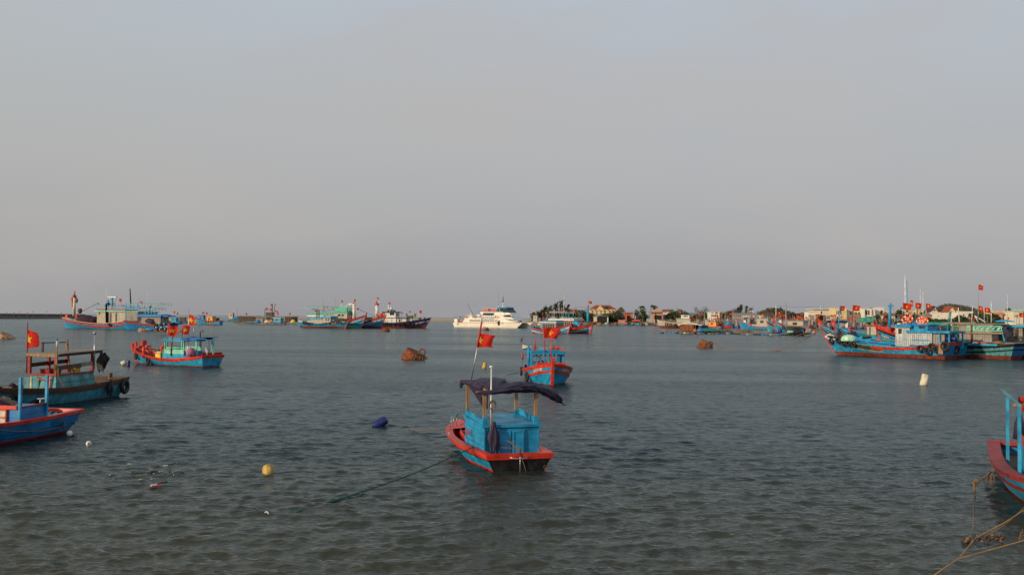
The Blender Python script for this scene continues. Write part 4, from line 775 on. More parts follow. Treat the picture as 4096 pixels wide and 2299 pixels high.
mb = MB(); mb.lathe([(.01, -.09), (.07, -.07), (.10, 0), (.07, .07), (.01, .09)], 'white', (0, 0, 0), 16); mb.torus((.03, -.1, .01), .025, .012, 'dark', (0, 1, 0), 10, 5); one(mb, 'float_ball', 'small white ball float alone on the water right of the left edge boat', 'float', None, W(355, 1773, .05))
rope_thing([W(290, 1745, .1), W(310, 1758, .01), W(332, 1764, -.01), W(352, 1770, .0)], .006, 'rope', 'thin line joining the two small white floats', 'float_line')
mb = MB(); mb.tube([(-.12, 0, -.1), (-.02, 0, .25), (.10, 0, .50), (.34, 0, .66)], [.10, .11, .09, .04], 'rubber', 8); mb.heap((0, 0, -.02), (.9, .3, .08), 'rubber'); one(mb, 'rubber_marker', 'curved black rubber stub sticking up from open water near the centre', 'marker', None, W(2086, 1362, 0))
def debris():
    rr = random.Random(5); mb = MB()
    cols = ['white', 'wood_dark', 'net_green', 'foam_yellow', 'dark', 'wood_dark', 'white', 'net_green', 'foam', 'dark']
    for k in range(60):
        if k < 62: px, py = rr.gauss(640, 95), rr.gauss(1885, 26)
        else: px, py = rr.gauss(1020, 110), rr.gauss(2030, 40)
        p = W(px, py, .035); L_ = rr.uniform(.04, .20); a = rr.uniform(0, pi); m_ = rr.choice(cols)
        if rr.random() < .5: mb.tube([p, p+Vector((L_*cos(a)*.5, L_*sin(a)*.5, .01)), p+Vector((L_*cos(a), L_*sin(a)*1.2, 0))], .007, m_, 5)
        else: mb.box(p, (L_, L_*.3, .012), m_, rz=a, rx=rr.uniform(-.2, .2))
    o = mb.build('floating_litter'); tag(o, 'scraps of plastic, twigs and rope drifting in the left foreground', 'litter', kind='stuff')
    mb = MB(); p = W(615, 1940, .05); mb.box(p, (.16, .10, .04), 'white', rz=.3); mb.box(p+Vector((.08, .0, .0)), (.26, .09, .03), 'red', rz=.5); mb.tube([p+Vector((.1, 0, .04)), p+Vector((.3, .15, .07))], .02, 'dark', 6); one(mb, 'plastic_scrap', 'white and red plastic scrap floating below the drifting litter', 'plastic scrap')
    mb = MB(); p = W(1068, 2050, .05); mb.tube([p+Vector((-.06, .05, 0)), p+Vector((0, 0, .03)), p+Vector((.06, -.1, 0))], .014, 'white', 6); one(mb, 'plastic_scrap', 'white curved plastic strip floating by the submerged rope', 'plastic scrap')
debris()
# ================================================================ mid-distance boats
def farboat(name, label, xb, xs, Y, phi, group=None, cat='fishing boat', sh=0):
    xm = (xb+xs)/2; c = at(xm, hy(xm)+20, Y); be = atan2(c.x, Y); rt = Vector((cos(be), -sin(be), 0)); aw = Vector((sin(be), cos(be), 0))
    L = abs(xb-xs)/FPX*Y/cos(be)/cos(phi)
    f = (rt if xb > xs else -rt)*cos(phi)+aw*sin(phi); c.z = 0
    b = Boat(name, label, c-f*L/2, f, L, cat, group); b.L = L; b.side = (1 if (Vector((-f.y, f.x, 0)).dot(-aw) > 0) else -1); return b
def cabin(b, pa, pb, yt, yb, hw, m, roof, rth=.18, over=.25, name='cabin', rname='cabin_roof', crown=.06, z0=None, z1=None):
    ym = (yt+yb)/2; xa, xb_ = sorted((on(b, pa, ym, b.side*hw).x, on(b, pb, ym, b.side*hw).x))
    if z1 is None: z1 = on(b, (pa+pb)/2, yt, b.side*hw).z
    if z0 is None: z0 = on(b, (pa+pb)/2, yb, b.side*hw).z
    part(b.root, name, lambda q: house(q, xa, xb_, 2*hw, z0, z1, m))
    if roof: part(b.root, rname, lambda q: roofslab(q, xa-over, xb_+over, 2*hw+2*over, z1+.002, rth, roof, crown))
    return xa, xb_, z0, z1
def wins(b, xs_, z, hw, d=(.5, .5), frame='blue', pane='glass', both=True, bars=0):
    for x in xs_:
        for sd_ in ((1, -1) if both else (b.side,)): window(b.root, (x, sd_*(hw+.02), z), (d[0], .07, d[1]), frame, pane, .05, bars=bars)
def pole(b, px, y0, y1, y=0, r=.05, m='white', name='mast', px1=None, cap=None):
    p = on(b, px, y0, y); q = on(b, px1 or px, y1, y); mb = MB(); mb.tube([p, p.lerp(q, .5), q], [r*1.1, r, r*.75], m, 8)
    if cap: mb.lathe([(r*1.5, -.5), (r*1.7, -.35), (r*1.7, 0), (r*.8, .12)], cap, q, 10)
    return mb.build(name, b.root)
def pflag(b, px, y0, y1, wpx, hpx, y=0, px0=None, seed=0, dirw=R(-8), droop=.08, m='metal', r=.03, below=0, **k):
    p = on(b, px0 or px, y0, y); q = on(b, px, y1, y); sc = (b.wp(q).y)/FPX
    return b.flag(tuple(p), q.z-p.z, wpx*sc*1.08, hpx*sc, (q.x-p.x, q.y-p.y), seed, m, r, dirw=dirw, droop=droop, below=below, **k)
def rack(b, x0, x1, hw, z, m='blue', lamps=True, h=.35, name='light_rack'):
    mb = MB(); n_ = max(2, int((x1-x0)/1.3))
    for sd_ in (-1, 1):
        for zz in (z, z+h): mb.bar((x0, sd_*hw, zz), (x1, sd_*hw, zz), .09, .09, m)
        if lamps:
            for i in range(int((x1-x0)/.45)): x = x0+.2+i*.45; mb.lathe([(.05, .12), (.12, .02), (.11, -.12), (.03, -.17)], 'white', (x, sd_*(hw+.1), z-.10), 6)
    for i in range(n_+1): x = x0+(x1-x0)*i/n_; mb.bar((x, -hw, z+h), (x, hw, z+h), .07, .07, m); mb.bar((x, -hw, z-.5), (x, -hw, z+h), .06, .06, m); mb.bar((x, hw, z-.5), (x, hw, z+h), .06, .06, m)
    return mb.build(name, b.root)
# ---------------------------------------------------------------- right hand cluster
def right_cluster():
    SH = dict(tm=.36, rake=3.1, srake=.5, ws=.80, kd=.8, fl=1.3, bowp=2.0, rpow=.72, dk=.5)
    f = (-.61, .79)
    # --- the big boat in front
    b = Boat('fishing_boat', 'long blue fishing boat with painted bow eye and white panelled wheelhouse', (53.3, 121.1), f, 15.6, 'fishing boat'); b.side = 1; r = b.root
    H = Hull(15.6, 4.5, 2.15, 1.38, 4.15, **SH, sp=4.0)
    H.build(r, [('blue', .10), ('red', .34), ('blue_worn', None)], boot=('antifoul', .48), inner='blue', deck='blue_worn', patches=[(.56, 1.01, 1, 'dark_green')], transom='blue_deep', tboot=False)  # deeper blue transom: the shade on the stern face put into its colour
    H.cap(r, 'sky_blue', .05, .14, .06); H.rail(r, 'red', .10, .44, .05, 0, .60); H.rail(r, 'orange', .62, .69, .05, .50, .985, False, 'bow_trim'); H.rail(r, 'orange', .02, .06, .07, .60, .985, False, 'bow_trim')
    part(r, 'bow_patch', lambda m: H.strip(m, .50, .97, .10, .62, .035, 'dark_green', stern=False))
    H.stem(r, 'red', .16, .10, .05, z0=.5)
    part(r, 'stem_head', lambda m: m.hexa([(H.x(1, 4.1)-.65, -.12, 3.95), (H.x(1, 4.1)+.12, -.1, 4.1), (H.x(1, 4.1)+.12, .1, 4.1), (H.x(1, 4.1)-.65, .12, 3.95), (H.x(1, 4.1)-.45, -.12, 4.35), (H.x(1, 4.1)+.1, -.1, 4.85), (H.x(1, 4.1)+.1, .1, 4.85), (H.x(1, 4.1)-.45, .12, 4.35)], 'red'))
    def eye(m, sd_):       # painted eye: white almond, dark pupil
        def em(rx, rz, col, off, t0=.925, dz=.72, sk=0):
            ctr = None; vs = []
            for k in range(24):
                a = 2*pi*k/24; u = cos(a); v = sin(a)*(1-.55*abs(u)); tt = t0+u*rx/H.L; z = H.sheer(t0)-dz+v*rz+(u*rx)*sk
                vs.append(tuple(H.p(tt, min(z, H.sheer(tt)-.02), sd_, off)))
            m.add([tuple(H.p(t0, H.sheer(t0)-dz, sd_, off+.01))]+vs, [(0, 1+k, 1+(k+1) % 24) if sd_ < 0 else (0, 1+(k+1) % 24, 1+k) for k in range(24)], col)
        em(1.15, .46, 'white', .07); em(.60, .20, 'black', .10, .930, .76)
    for sd_ in (1, -1): part(r, 'painted_eye', lambda m: eye(m, sd_))
    part(r, 'inner_bulwark_rail', lambda m: (m.bar((-1.2, 1.55, 1.75), (4.8, 1.2, 2.15), .12, .14, 'blue'), m.bar((-1.2, 0, 1.55), (4.5, 0, 1.75), .5, .10, 'blue_worn'), m.box((2, 0, 1.3), (5, 1.8, .5), 'blue_worn')))
    # wheelhouse
    hw = 1.60
    xa, xb_, z0, z1 = cabin(b, 3582, 3638, 1309, 1383, hw, 'plank_white', 'blue', .26, .35, name='wheelhouse', rname='wheelhouse_roof')
    window(r, (xb_-.65, hw+.02, z1-.48), (.62, .08, .80), 'white', 'glass', .06, name='window'); window(r, (xb_+.02, .5, z1-.5), (.08, 1.0, .7), 'mint', 'glass', .1)
    xc, xd, z2, z3 = cabin(b, 3638, 3727, 1331, 1380, hw, 'plank_white', 'blue', .26, .30, name='cabin')
    def pan(m, a, c, lo, hi, n_):
        wd = (c-a)/n_
        for i in range(n_):
            x = a+wd*(i+.5)
            for (dx, zz, ww, hh) in ((0, lo+(hi-lo)*.62, wd*.82, (hi-lo)*.60), (0, lo+(hi-lo)*.24, wd*.82, .22), (0, lo+(hi-lo)*.07, wd*.82, .16)):
                for (ox, oz, bw, bh) in ((0, hh/2, ww, .03), (0, -hh/2, ww, .03), (-ww/2, 0, .03, hh), (ww/2, 0, .03, hh), (0, 0, .03, hh) if hh > .5 else (0, 0, .01, .01)): m.box((x+ox, hw+.012, zz+oz), (bw, .03, bh), 'blue_worn')
    part(r, 'wall_panelling', lambda m: pan(m, xc+.1, xd-.1, z2+.1, z3-.1, 5)); part(r, 'wall_panelling', lambda m: pan(m, xa+.1, xb_-1.05, z0+.1, z1-.1, 2)); part(r, 'wall_panelling', lambda m: pan(m, xb_-1.0, xb_-.05, z0+.1, z1-1.1, 1))
    part(r, 'handrail', lambda m: m.bar((xc+.3, hw+.08, z2+.62), (xd-.2, hw+.08, z2+.66), .05, .07, 'blue'))
    xe, xf, z4, z5 = cabin(b, 3640, 3710, 1302, 1324, 1.2, 'blue', 'blue_deep', .12, .15, name='upper_cabin', rname='upper_roof'); window(r, (xe+.7, 1.23, z4+.5), (.9, .08, .5), 'blue', 'dark', .06)
    part(r, 'aft_cabin', lambda m: house(m, xc-1.5, xc-.01, 2*hw-.5, 1.3, z3-.05, 'plank_grey'))
    part(r, 'porch_roof', lambda m: roofslab(m, xc-2.4, xc-.32, 2*hw+.6, z3+.0, .24, 'blue', .05))
    for x in (xc-1.0, xc-2.2):
        for y in (1.55, -1.55): part(r, 'porch_post', lambda m: m.box((x, y, (z3+1.5)/2), (.16, .16, z3-1.5), 'blue'))
    mb = MB(); 
    for k in range(7): mb.tube([on(b, 3610+9*k, 1297, 1.3), on(b, 3612+9*k, 1293-3*(k % 2), -1.0)], .05, 'blue_deep', 6)
    mb.bar(on(b, 3585, 1299, 1.3), on(b, 3655, 1297, 1.3), .1, .12, 'blue_deep'); mb.bar(on(b, 3660, 1297, 1.1), on(b, 3710, 1296, 1.1), .1, .12, 'blue'); mb.build('roof_rail', r)
    part(r, 'tarp_roll', lambda m: m.tube([on(b, 3575, 1291, .9), on(b, 3598, 1285, .6), on(b, 3625, 1284, .3)], [.10, .16, .08], 'dark', 8))
    part(r, 'funnel', lambda m: m.tube([on(b, 3660, 1300, .4), on(b, 3660, 1278, .4)], .28, 'blue', 10))
    # masts and flags
    pole(b, 3622, 1290, 1102, -.3, .07, 'white', 'mast', 3620); pole(b, 3632, 1290, 1121, -.5, .05, 'blue', 'mast', 3627); pole(b, 3681, 1290, 1156, -.5, .03, 'white', 'mast'); pole(b, 3692, 1295, 1165, .3, .03, 'white', 'mast')
    pflag(b, 3611, 1290, 1211, 38, 27, .8, seed=1, droop=.20); pflag(b, 3642, 1290, 1200, 13, 26, .2, seed=2, droop=.15); pflag(b, 3662, 1290, 1211, 22, 22, .6, seed=3); pflag(b, 3704, 1290, 1213, 22, 22, .6, seed=4)
    pflag(b, 3360, 1324, 1223, 23, 20, .3, 3352, seed=6, m='blue', r=.07)
    part(r, 'bollard', lambda m: (m.tube([on(b, 3346, 1330, .3), on(b, 3346, 1321, .3)], .17, 'blue', 10), m.tube([on(b, 3346, 1321, .3), on(b, 3346, 1313, .3)], .18, 'red', 10)))
    part(r, 'bow_winch', lambda m: (m.torus(on(b, 3330, 1331, .4), .42, .05, 'rust', (.3, 1, 0), 16, 6), m.box(on(b, 3345, 1338, .5), (.9, .8, .5), 'wood_dark')))
    # tyres
    og = 'first second third fourth fifth'.split()
    for k, (px, py, rr_) in enumerate([(3328, 1363, .46), (3355, 1361, .48), (3375, 1371, .44), (3395, 1372, .44), (3416, 1376, .44)]):
        p = on(b, px, py, 1.0)
        for _ in range(6): t = (p.x+7.8-3.1*max(0, (p.z/4.15))**.72*smooth(.5, 1, min(1, (p.x+7.8)/15.6)))/15.6; p = on(b, px, py, H.w(min(.97, t), p.z))
        b.tyre_at(p+Vector((0, .14, 0)), f'{og[k]} tyre from the bow eye along the long blue fishing boat', rr_, (.25, 1, 0), 'tyres hanging at the bow of the long blue boat')
    for k, (px, py, rr_) in enumerate([(3681, 1394, .46), (3709, 1402, .46), (3726, 1386, .44), (3745, 1397, .46), (3783, 1384, .64)]):
        p = on(b, px, py, 2.25); b.tyre_at(p+Vector((0, .08+.05*(k % 2), 0)), [f'{og[k]} tyre of the stern row on the long blue boat' if k < 4 else 'largest tyre hanging at the stern corner of the long blue boat'][0], rr_, (0, 1, 0), 'tyres hanging at the stern of the long blue boat')
    mb = MB(); mb.hexa([(-.28, -.05, -.6), (.28, -.05, -.6), (.28, .05, -.6), (-.28, .05, -.6), (-.35, -.05, .7), (.15, -.05, .75), (.15, .05, .75), (-.35, .05, .7)], 'wood'); p = on(b, 3762, 1395, 2.4); o = one(mb, 'board', 'brown wooden board leaning between the stern tyres of the long blue boat', 'board'); o.location = b.wp(p); o.rotation_euler = (0, 0, b.rz+.12)
    for k, (px, py) in enumerate([(3621, 1278), (3632, 1265), (3642, 1275), (3679, 1283), (3691, 1280), (3703, 1285)]):
        n_ = ['left', 'top', 'right'][k % 3]; s_ = 'forward' if k < 3 else 'after'; ring_at(b, on(b, px, py, 1.0), f'orange lifebuoy, {n_} one of the {s_} three on the wheelhouse roof'.replace('top', 'middle'), .44, (.35*(k % 3-1), 1, 0), 'orange lifebuoys on the wheelhouse roof')
    p = on(b, 3396, 1364, .9); mb = MB(); mb.lathe([(1.0, 0), (1.03, .08), (1.0, .12), (1.02, .3), (.9, .58), (.6, .78), (.2, .84), (.02, .85)], 'pale_mint', (0, 0, 0), 26); mb.torus((0, 0, .1), 1.0, .06, 'pale_mint', (0, 0, 1), 26, 6); one(mb, 'basket_boat', 'pale mint round basket boat lying upside down on the long blue boat', 'basket boat', None, b.wp(p))
    for k, (px, py) in enumerate([(3770, 1357), (3790, 1355), (3811, 1354)]):
        mb = MB(); rot = Matrix.Rotation(R(90), 3, 'Y'); mb.lathe([(.26, -.45), (.30, -.4), (.30, .4), (.26, .45)], 'barrel_blue', (0, 0, 0), 14, rot); one(mb, 'barrel', f'{["left", "middle", "right"][k]} blue drum lying on the stern of the long blue boat', 'barrel', 'blue drums on the stern', b.wp(on(b, px, py, .9)), b.rz)
    mb = MB(); mb.heap((0, 0, 0), (.6, .6, .5), 'sky_blue', seed=3); one(mb, 'tarp_bundle', 'light blue plastic bundle beside the drums on the stern', 'bundle', None, b.wp(on(b, 3821, 1352, .3)))
    mb = MB(); mb.lathe([(.05, -.3), (.3, -.12), (.34, 0), (.25, .2), (.03, .27)], 'mint', (0, 0, 0), 14); one(mb, 'float_ball', 'bright green ball float on the stern rail of the long blue boat', 'float', None, b.wp(on(b, 3835, 1358, -.6)))
    mb = MB(); rr = random.Random(3)
    for k in range(7): mb.torus(tuple(on(b, 3338+5*k, 1343+2*(k % 3), .2+.2*(k % 4))), .30, .05, 'rope', (rr.random()-.5, rr.random()-.5, 1), 14, 5)
    mb.heap(tuple(on(b, 3358, 1352, .5)), (2.0, 1.4, .6), 'net', seed=4); o = one(mb, 'net_heap', 'brown nets and rope coils piled behind the bow of the long blue boat', 'net'); o.matrix_world = b.Mx
    rope_thing([b.wp(p) for p in (on(b, 3823, 1366, -.8), on(b, 3821, 1395, -1.0), on(b, 3812, 1436, -1.0))], .03, 'rope', 'pale rope hanging down the transom of the long blue boat')
    mb = MB(); mb.torus((0, 0, 0), .42, .13, 'rubber', b.Mx.to_3x3() @ Vector((1, .15, 0)), 20, 8); one(mb, 'tyre_fender', 'worn black tyre on the transom of the long blue boat', 'tyre', None, b.wp((-8.2, -1.0, 1.15)))
    # --- twin behind it
    o2 = Vector((.79, .61, 0))*4.9+Vector((f[0], f[1], 0))*1.2
    b2 = Boat('fishing_boat', 'second blue boat with red stem head, alongside behind the eyed boat', (53.3+o2.x, 121.1+o2.y), f, 15.6, 'fishing boat'); b2.side = 1; r = b2.root
    H2 = Hull(15.6, 4.3, 2.0, 1.38, 4.15, **SH, sp=3.6); H2.build(r, [('blue', .10), ('dark_green', .34), ('blue', None)], boot=('antifoul', .4), inner='blue', deck='blue_worn'); H2.cap(r, 'sky_blue', .05, .14, .06); H2.rail(r, 'orange', .42, .48, .05, .5, .985, False); H2.stem(r, 'red', .16, .1, .05, z0=.5)
    part(r, 'stem_head', lambda m: m.hexa([(H2.x(1, 4.1)-.65, -.12, 3.95), (H2.x(1, 4.1)+.12, -.1, 4.1), (H2.x(1, 4.1)+.12, .1, 4.1), (H2.x(1, 4.1)-.65, .12, 3.95), (H2.x(1, 4.1)-.45, -.12, 4.35), (H2.x(1, 4.1)+.1, -.1, 4.85), (H2.x(1, 4.1)+.1, .1, 4.85), (H2.x(1, 4.1)-.45, .12, 4.35)], 'red'))
    pflag(b2, 3413, 1326, 1220, 28, 24, .2, 3405, seed=8, m='red_dark', r=.07); part(r, 'bollard', lambda m: (m.tube([on(b2, 3401, 1334, .3), on(b2, 3401, 1326, .3)], .17, 'blue', 10), m.tube([on(b2, 3401, 1326, .3), on(b2, 3401, 1314, .3)], .18, 'red', 10)))
    part(r, 'deck_boards', lambda m: (m.bar((-4, 1.0, 1.75), (4.2, .8, 2.3), .5, .08, 'blue_worn'), m.box((0, 0, 1.5), (6, 2.4, .5), 'blue')))
    mb = MB(); mb.heap(tuple(on(b2, 3408, 1336, .1)), (1.5, 1.1, .4), 'net', seed=5, rough=.4); o = one(mb, 'net_heap', 'dark net heap around the red bollard of the second blue boat', 'net'); o.matrix_world = b2.Mx
    mb = MB(); mb.torus((0, 0, 0), .5, .16, 'rubber', (0, 0, 1), 20, 8); one(mb, 'tyre_fender', 'black tyre lying on the rail of the second blue boat', 'tyre', None, b2.wp(on(b2, 3468, 1349, .6)))
    # --- wooden cabin boat with the black striped bow
    bx, by = at(3500, 1290, 138.5).x-.2, 137.6; st = Vector((62.2, 122.9, 0)); f3 = (Vector((bx, by, 0))-st); L3 = f3.length-1.9; f3.normalize()
    b3 = Boat('fishing_boat', 'weathered teal boat with grey plank cabin and black striped red bow', st, f3, L3, 'fishing boat'); b3.side = 1; r = b3.root
    H3 = Hull(L3, 4.9, 1.95, 1.5, 3.7, **{**SH, 'rake': 1.9, 'srake': .7}); H3.build(r, [('wood_dark', .10), ('wood_dark', .22), ('teal_old', .38), ('black', .14), ('teal_old', None)], boot=('antifoul', .45), inner='blue', deck='blue_worn', transom='blue_deep', tboot=False, patches=[(.70, 1.01, 1, 'black'), (.70, 1.01, 2, 'blue')])  # teal sides, dark blue transom: stern shade painted in as colour
    H3.cap(r, 'wood_dark', .05, .14, .06, 0, .68); H3.cap(r, 'red', .06, .14, .08, .68, 1, False, drop=.0); H3.rail(r, 'black', .06, .34, .06); H3.rail(r, 'black', .70, .84, .06, 0, .9); H3.stem(r, 'red', .2, 1.1, .08, z0=.5)
    H3.letters(r, '96787 TS', .905, 1.05, .55, 'white', 1, outline='red_dark'); part(r, 'bow_bulwark', lambda m: H3.strip(m, .86, 1, -.35, .0, .02, 'red'))
    xa, xb_, z0, z1 = cabin(b3, 3838, 3968, 1300, 1366, 1.95, 'plank_grey', 'wood_grey', .16, .25, crown=.03)
    part(r, 'cabin_front', lambda m: (m.box((xb_+.6, 0, (z0+z1)/2), (1.2, 3.2, z1-z0), 'plank_grey'), m.box((xb_+.65, 1.62, (z0+z1)/2), (.75, .05, z1-z0-.4), 'green')))
    part(r, 'cabin_roof', lambda m: roofslab(m, xb_-2.2, xb_+1.9, 4.6, z1+.12, .18, 'wood_grey', .05))
    def balus(m):
        a, c = on(b3, 3866, 1310, 1.99).x, on(b3, 4006, 1314, 1.99).x; a, c = max(a, c), min(a, c); zt = z1-.05
        m.box(((a+c)/2, 2.0, zt-.05), (a-c, .05, .10), 'mint'); m.box(((a+c)/2, 2.0, zt-.62), (a-c, .05, .12), 'mint'); m.box((a-.55, 2.0, zt-.32), (1.1, .04, .5), 'mint')
        n_ = 5
        for i in range(n_+1): x = a-1.1-(a-1.1-c)*i/n_; m.bar((x, 2.0, zt-.58), (x-.5*(i < n_), 2.0, zt-.1), .05, .08, 'mint')
        for i in range(n_): x = a-1.1-(a-1.1-c)*(i+.5)/n_; m.bar((x-.45, 2.0, zt-.12), (x+.3, 2.0, zt-.58), .05, .07, 'mint'); m.box((x, 2.0, zt-.34), (.28, .045, .28), 'mint', ry=R(45))
        m.box(((a+c)/2, 1.6, zt-.9), (a-c+.5, 1.2, .22), 'wood_grey')
    part(r, 'balustrade', balus)
    part(r, 'rusty_pole', lambda m: m.tube([on(b3, 3886, 1367, 2.15), on(b3, 3885, 1290, 2.15)], .10, 'rust', 8))
    part(r, 'grab_rail', lambda m: m.box((xb_-2.6, 2.25, 1.75), (4.8, .5, .25), 'blue_worn'))
    part(r, 'doorway', lambda m: m.box((xa+.0-.35, 1.2, (z0+z1)/2-.1), (.7, 1.2, z1-z0-.6), 'dark'))
    part(r, 'aft_canopy', lambda m: (m.bar(on(b3, 4008, 1320, 1.9), on(b3, 4018, 1364, 2.1), .12, .12, 'sky_blue'),))
    mb = MB(); pts = [on(b3, 4006, 1303, 1.9), on(b3, 4030, 1320, 1.6), on(b3, 4050, 1337, 1.2), on(b3, 4040, 1345, 1.4), on(b3, 4020, 1349, 1.6), on(b3, 4010, 1335, 1.8)]
    mb.add([tuple(p) for p in pts]+[tuple(p+Vector((0, -.06, 0))) for p in pts], [(0, 1, 2, 3, 4, 5), (11, 10, 9, 8, 7, 6)]+[(k, 6+k, 6+(k+1) % 6, (k+1) % 6) for k in range(6)], 'tarp'); o = one(mb, 'hanging_tarp', 'dark navy tarpaulin hanging off the roof end of the plank cabin boat', 'tarpaulin'); o.matrix_world = b3.Mx
    pole(b3, 3792, 1322, 1243, .5, .17, 'blue_old', 'mast', 3802); part(r, 'bow_post', lambda m: (m.tube([on(b3, 3554, 1342, 0), on(b3, 3557, 1308, 0)], .22, 'red', 10),)); pole(b3, 3556, 1320, 1212, 0, .2, 'sky_blue', 'bow_mast', 3562); part(r, 'mast_step', lambda m: m.tube([on(b3, 3553, 1223, 0), on(b3, 3570, 1223, 0)], .09, 'sky_blue', 8))
    pole(b3, 3838, 1296, 1230, .2, .07, 'white', 'aerial', 3833); pole(b3, 3887, 1292, 1222, -.3, .04, 'white', 'aerial', 3890)
    b3.tyre(H3, .42, 1.08, 1, 'black tyre hanging amidships below the grey plank cabin', .44); 
    mb = MB(); mb.heap((0, 0, 0), (1.6, .8, .3), 'rope', rough=.5); one(mb, 'rope_heap', 'tan rope heaped on the rail aft of the plank cabin', 'rope', None, b3.wp((-7.2, 2.0, 1.95)), b3.rz)
    # --- blue roof boat at the frame edge, man on deck
    o4 = Vector((-f3.y, f3.x, 0))*-5.2-f3*4.2
    b4 = Boat('fishing_boat', 'blue roofed plank cabin boat furthest right, with a man on deck', st+o4, f3, L3+5.5, 'fishing boat'); b4.side = 1; r = b4.root
    H4 = Hull(L3+5.5, 5.0, 2.2, 1.6, 3.9, **{**SH, 'rake': 1.9, 'srake': .7}); H4.build(r, [('black', .30), ('teal_old', .3), ('black', .14), ('blue', None)], boot=('antifoul', .4), inner='blue', deck='wood_dark'); H4.cap(r, 'red', .06, .14, .08); H4.rail(r, 'black', .0, .3, .06); H4.stem(r, 'red', .2, 1.1, .08, z0=.5)
    xa, xb_, z0, z1 = cabin(b4, 3925, 4090, 1308, 1368, 2.0, 'plank_grey', 'sky_blue', .28, .4, crown=.03)
    part(r, 'roof_gutter', lambda m: m.box(((xa+xb_)/2, .5, z1+.42), (xb_-xa-1.5, 3.0, .06), 'foam'))
    part(r, 'aft_cabin', lambda m: m.box((xa-1.6, -.5, (z0+z1)/2), (3.2, 2.4, z1-z0), 'plank_dark')); part(r, 'aft_roof', lambda m: roofslab(m, xa-3.5, xa-.5, 4.6, z1+.03, .2, 'sky_blue', .03))
    pflag(b4, 3914, 1292, 1222, 18, 22, .3, 3912, seed=31, droop=.3); pflag(b4, 3937, 1295, 1230, 22, 20, .3, seed=32, m='white'); pflag(b4, 4077, 1296, 1250, 26, 18, .0, seed=33, droop=.2); pflag(b4, 3914, 1225, 1137, 16, 22, .3, seed=34, droop=.35, r=.012, m='rope')
    pole(b4, 3965, 1296, 1203, -.4, .05, 'white', 'mast'); pole(b4, 4030, 1296, 1180, -.4, .03, 'white', 'mast')
    part(r, 'roof_gear', lambda m: (m.bar(on(b4, 3898, 1262, .2), on(b4, 3942, 1288, .2), .08, .08, 'white'), m.bar(on(b4, 3900, 1264, -.3), on(b4, 3915, 1290, -.3), .08, .08, 'white'), m.tube([on(b4, 4012, 1296, .3), on(b4, 4013, 1262, .3), on(b4, 4020, 1257, .3)], .13, 'rust', 8), m.bar(on(b4, 4005, 1266, .3), on(b4, 4012, 1296, .3), .06, .06, 'wood'), m.heap(tuple(on(b4, 4018, 1287, .3)), (2.6, 1.2, .25), 'sky_blue')))
    person(b4.wp(on(b4, 4064, 1359, 2.3)), 1.66, R(250), 'cloth_grey', 'cloth_brown', 'man in dark shirt standing on the deck of the blue roofed boat')
    # ropes from the bow to the rusty buoy
    tip = b.wp((H.x(1, 3.6), 0, 3.6)); bu = W(2840, 1366, .9)
    labs = ['top tan rope from the rusty buoy to the long blue boat bow', 'middle sagging tan rope from the rusty buoy to the boat bow', 'tan rope from the boat bow dipping into the water']
    rope_thing(sag(tip, bu, 1.2, 24), .035, 'rope', labs[0]); rope_thing(sag(tip-Vector((.1, 0, .3)), bu-Vector((0, 0, .1)), 2.3, 24), .035, 'rope', labs[1]); rope_thing(sag(tip, W(3110, 1404), .5, 20), .035, 'rope', labs[2])
    rope_thing(sag(bu, W(2950, 1396), .3), .03, 'rope', 'short tan rope running from the rusty buoy into the water right'); mb = MB(); mb.heap((0, 0, 0), (1.2, .5, .12), 'rope', rough=.6); one(mb, 'rope_float', 'clump of rope floating where the tan bow rope enters the water', 'rope', None, W(3107, 1404))
def person(loc, h, rz, shirt, trousers, label, sit=False):
    s_ = h/1.7; root = thing('person', label, 'person', loc, rz)
    V = [(0, 0, .92), (0, 0, 1.12), (0, 0, 1.36), (0, 0, 1.46), (.01, 0, 1.56), (.01, 0, 1.66), (0, .17, 1.38), (.03, .25, 1.12), (.10, .24, .90), (.13, .23, .80), (0, -.17, 1.38), (.02, -.25, 1.12), (.12, -.20, .92), (.15, -.17, .82), (0, .09, .88), (.02, .10, .48), (0, .11, .08), (.14, .12, .03), (0, -.09, .88), (.02, -.10, .48), (0, -.11, .08), (.14, -.12, .03)]
    E = [(0, 1), (1, 2), (2, 3), (3, 4), (4, 5), (2, 6), (6, 7), (7, 8), (8, 9), (2, 10), (10, 11), (11, 12), (12, 13), (0, 14), (14, 15), (15, 16), (16, 17), (0, 18), (18, 19), (19, 20), (20, 21)]
    Rr = [.15, .14, .15, .06, .085, .09, .07, .045, .035, .04, .07, .045, .035, .04, .09, .065, .045, .035, .09, .065, .045, .035]
    me = bpy.data.meshes.new('body'); me.from_pydata([tuple(c*s_ for c in v) for v in V], E, []); o = bpy.data.objects.new('body', me); COL.objects.link(o)
    sk = o.modifiers.new('skin', 'SKIN'); ss = o.modifiers.new('sub', 'SUBSURF'); ss.levels = ss.render_levels = 1
    for i, d in enumerate(me.skin_vertices[0].data): d.radius = (Rr[i]*s_,)*2; d.use_root = (i == 0)
    dg = bpy.context.evaluated_depsgraph_get(); m2 = bpy.data.meshes.new_from_object(o.evaluated_get(dg)); o.modifiers.clear(); o.data = m2; m2.materials.clear()
    for nm in ('skin', shirt, trousers, 'hair'): m2.materials.append(mat(nm))
    for p in m2.polygons:
        c = p.center; z = c.z/s_; p.material_index = 3 if z > 1.66 or (z > 1.58 and c.x < -.02) else 0 if z > 1.44 or z < .10 else 1 if z > .93 and not (abs(c.y) > .2*s_ and z < 1.15) else 0 if abs(c.y) > .17*s_ and z > .7 else 2
        p.use_smooth = True
    o.parent = root; return root
right_cluster()
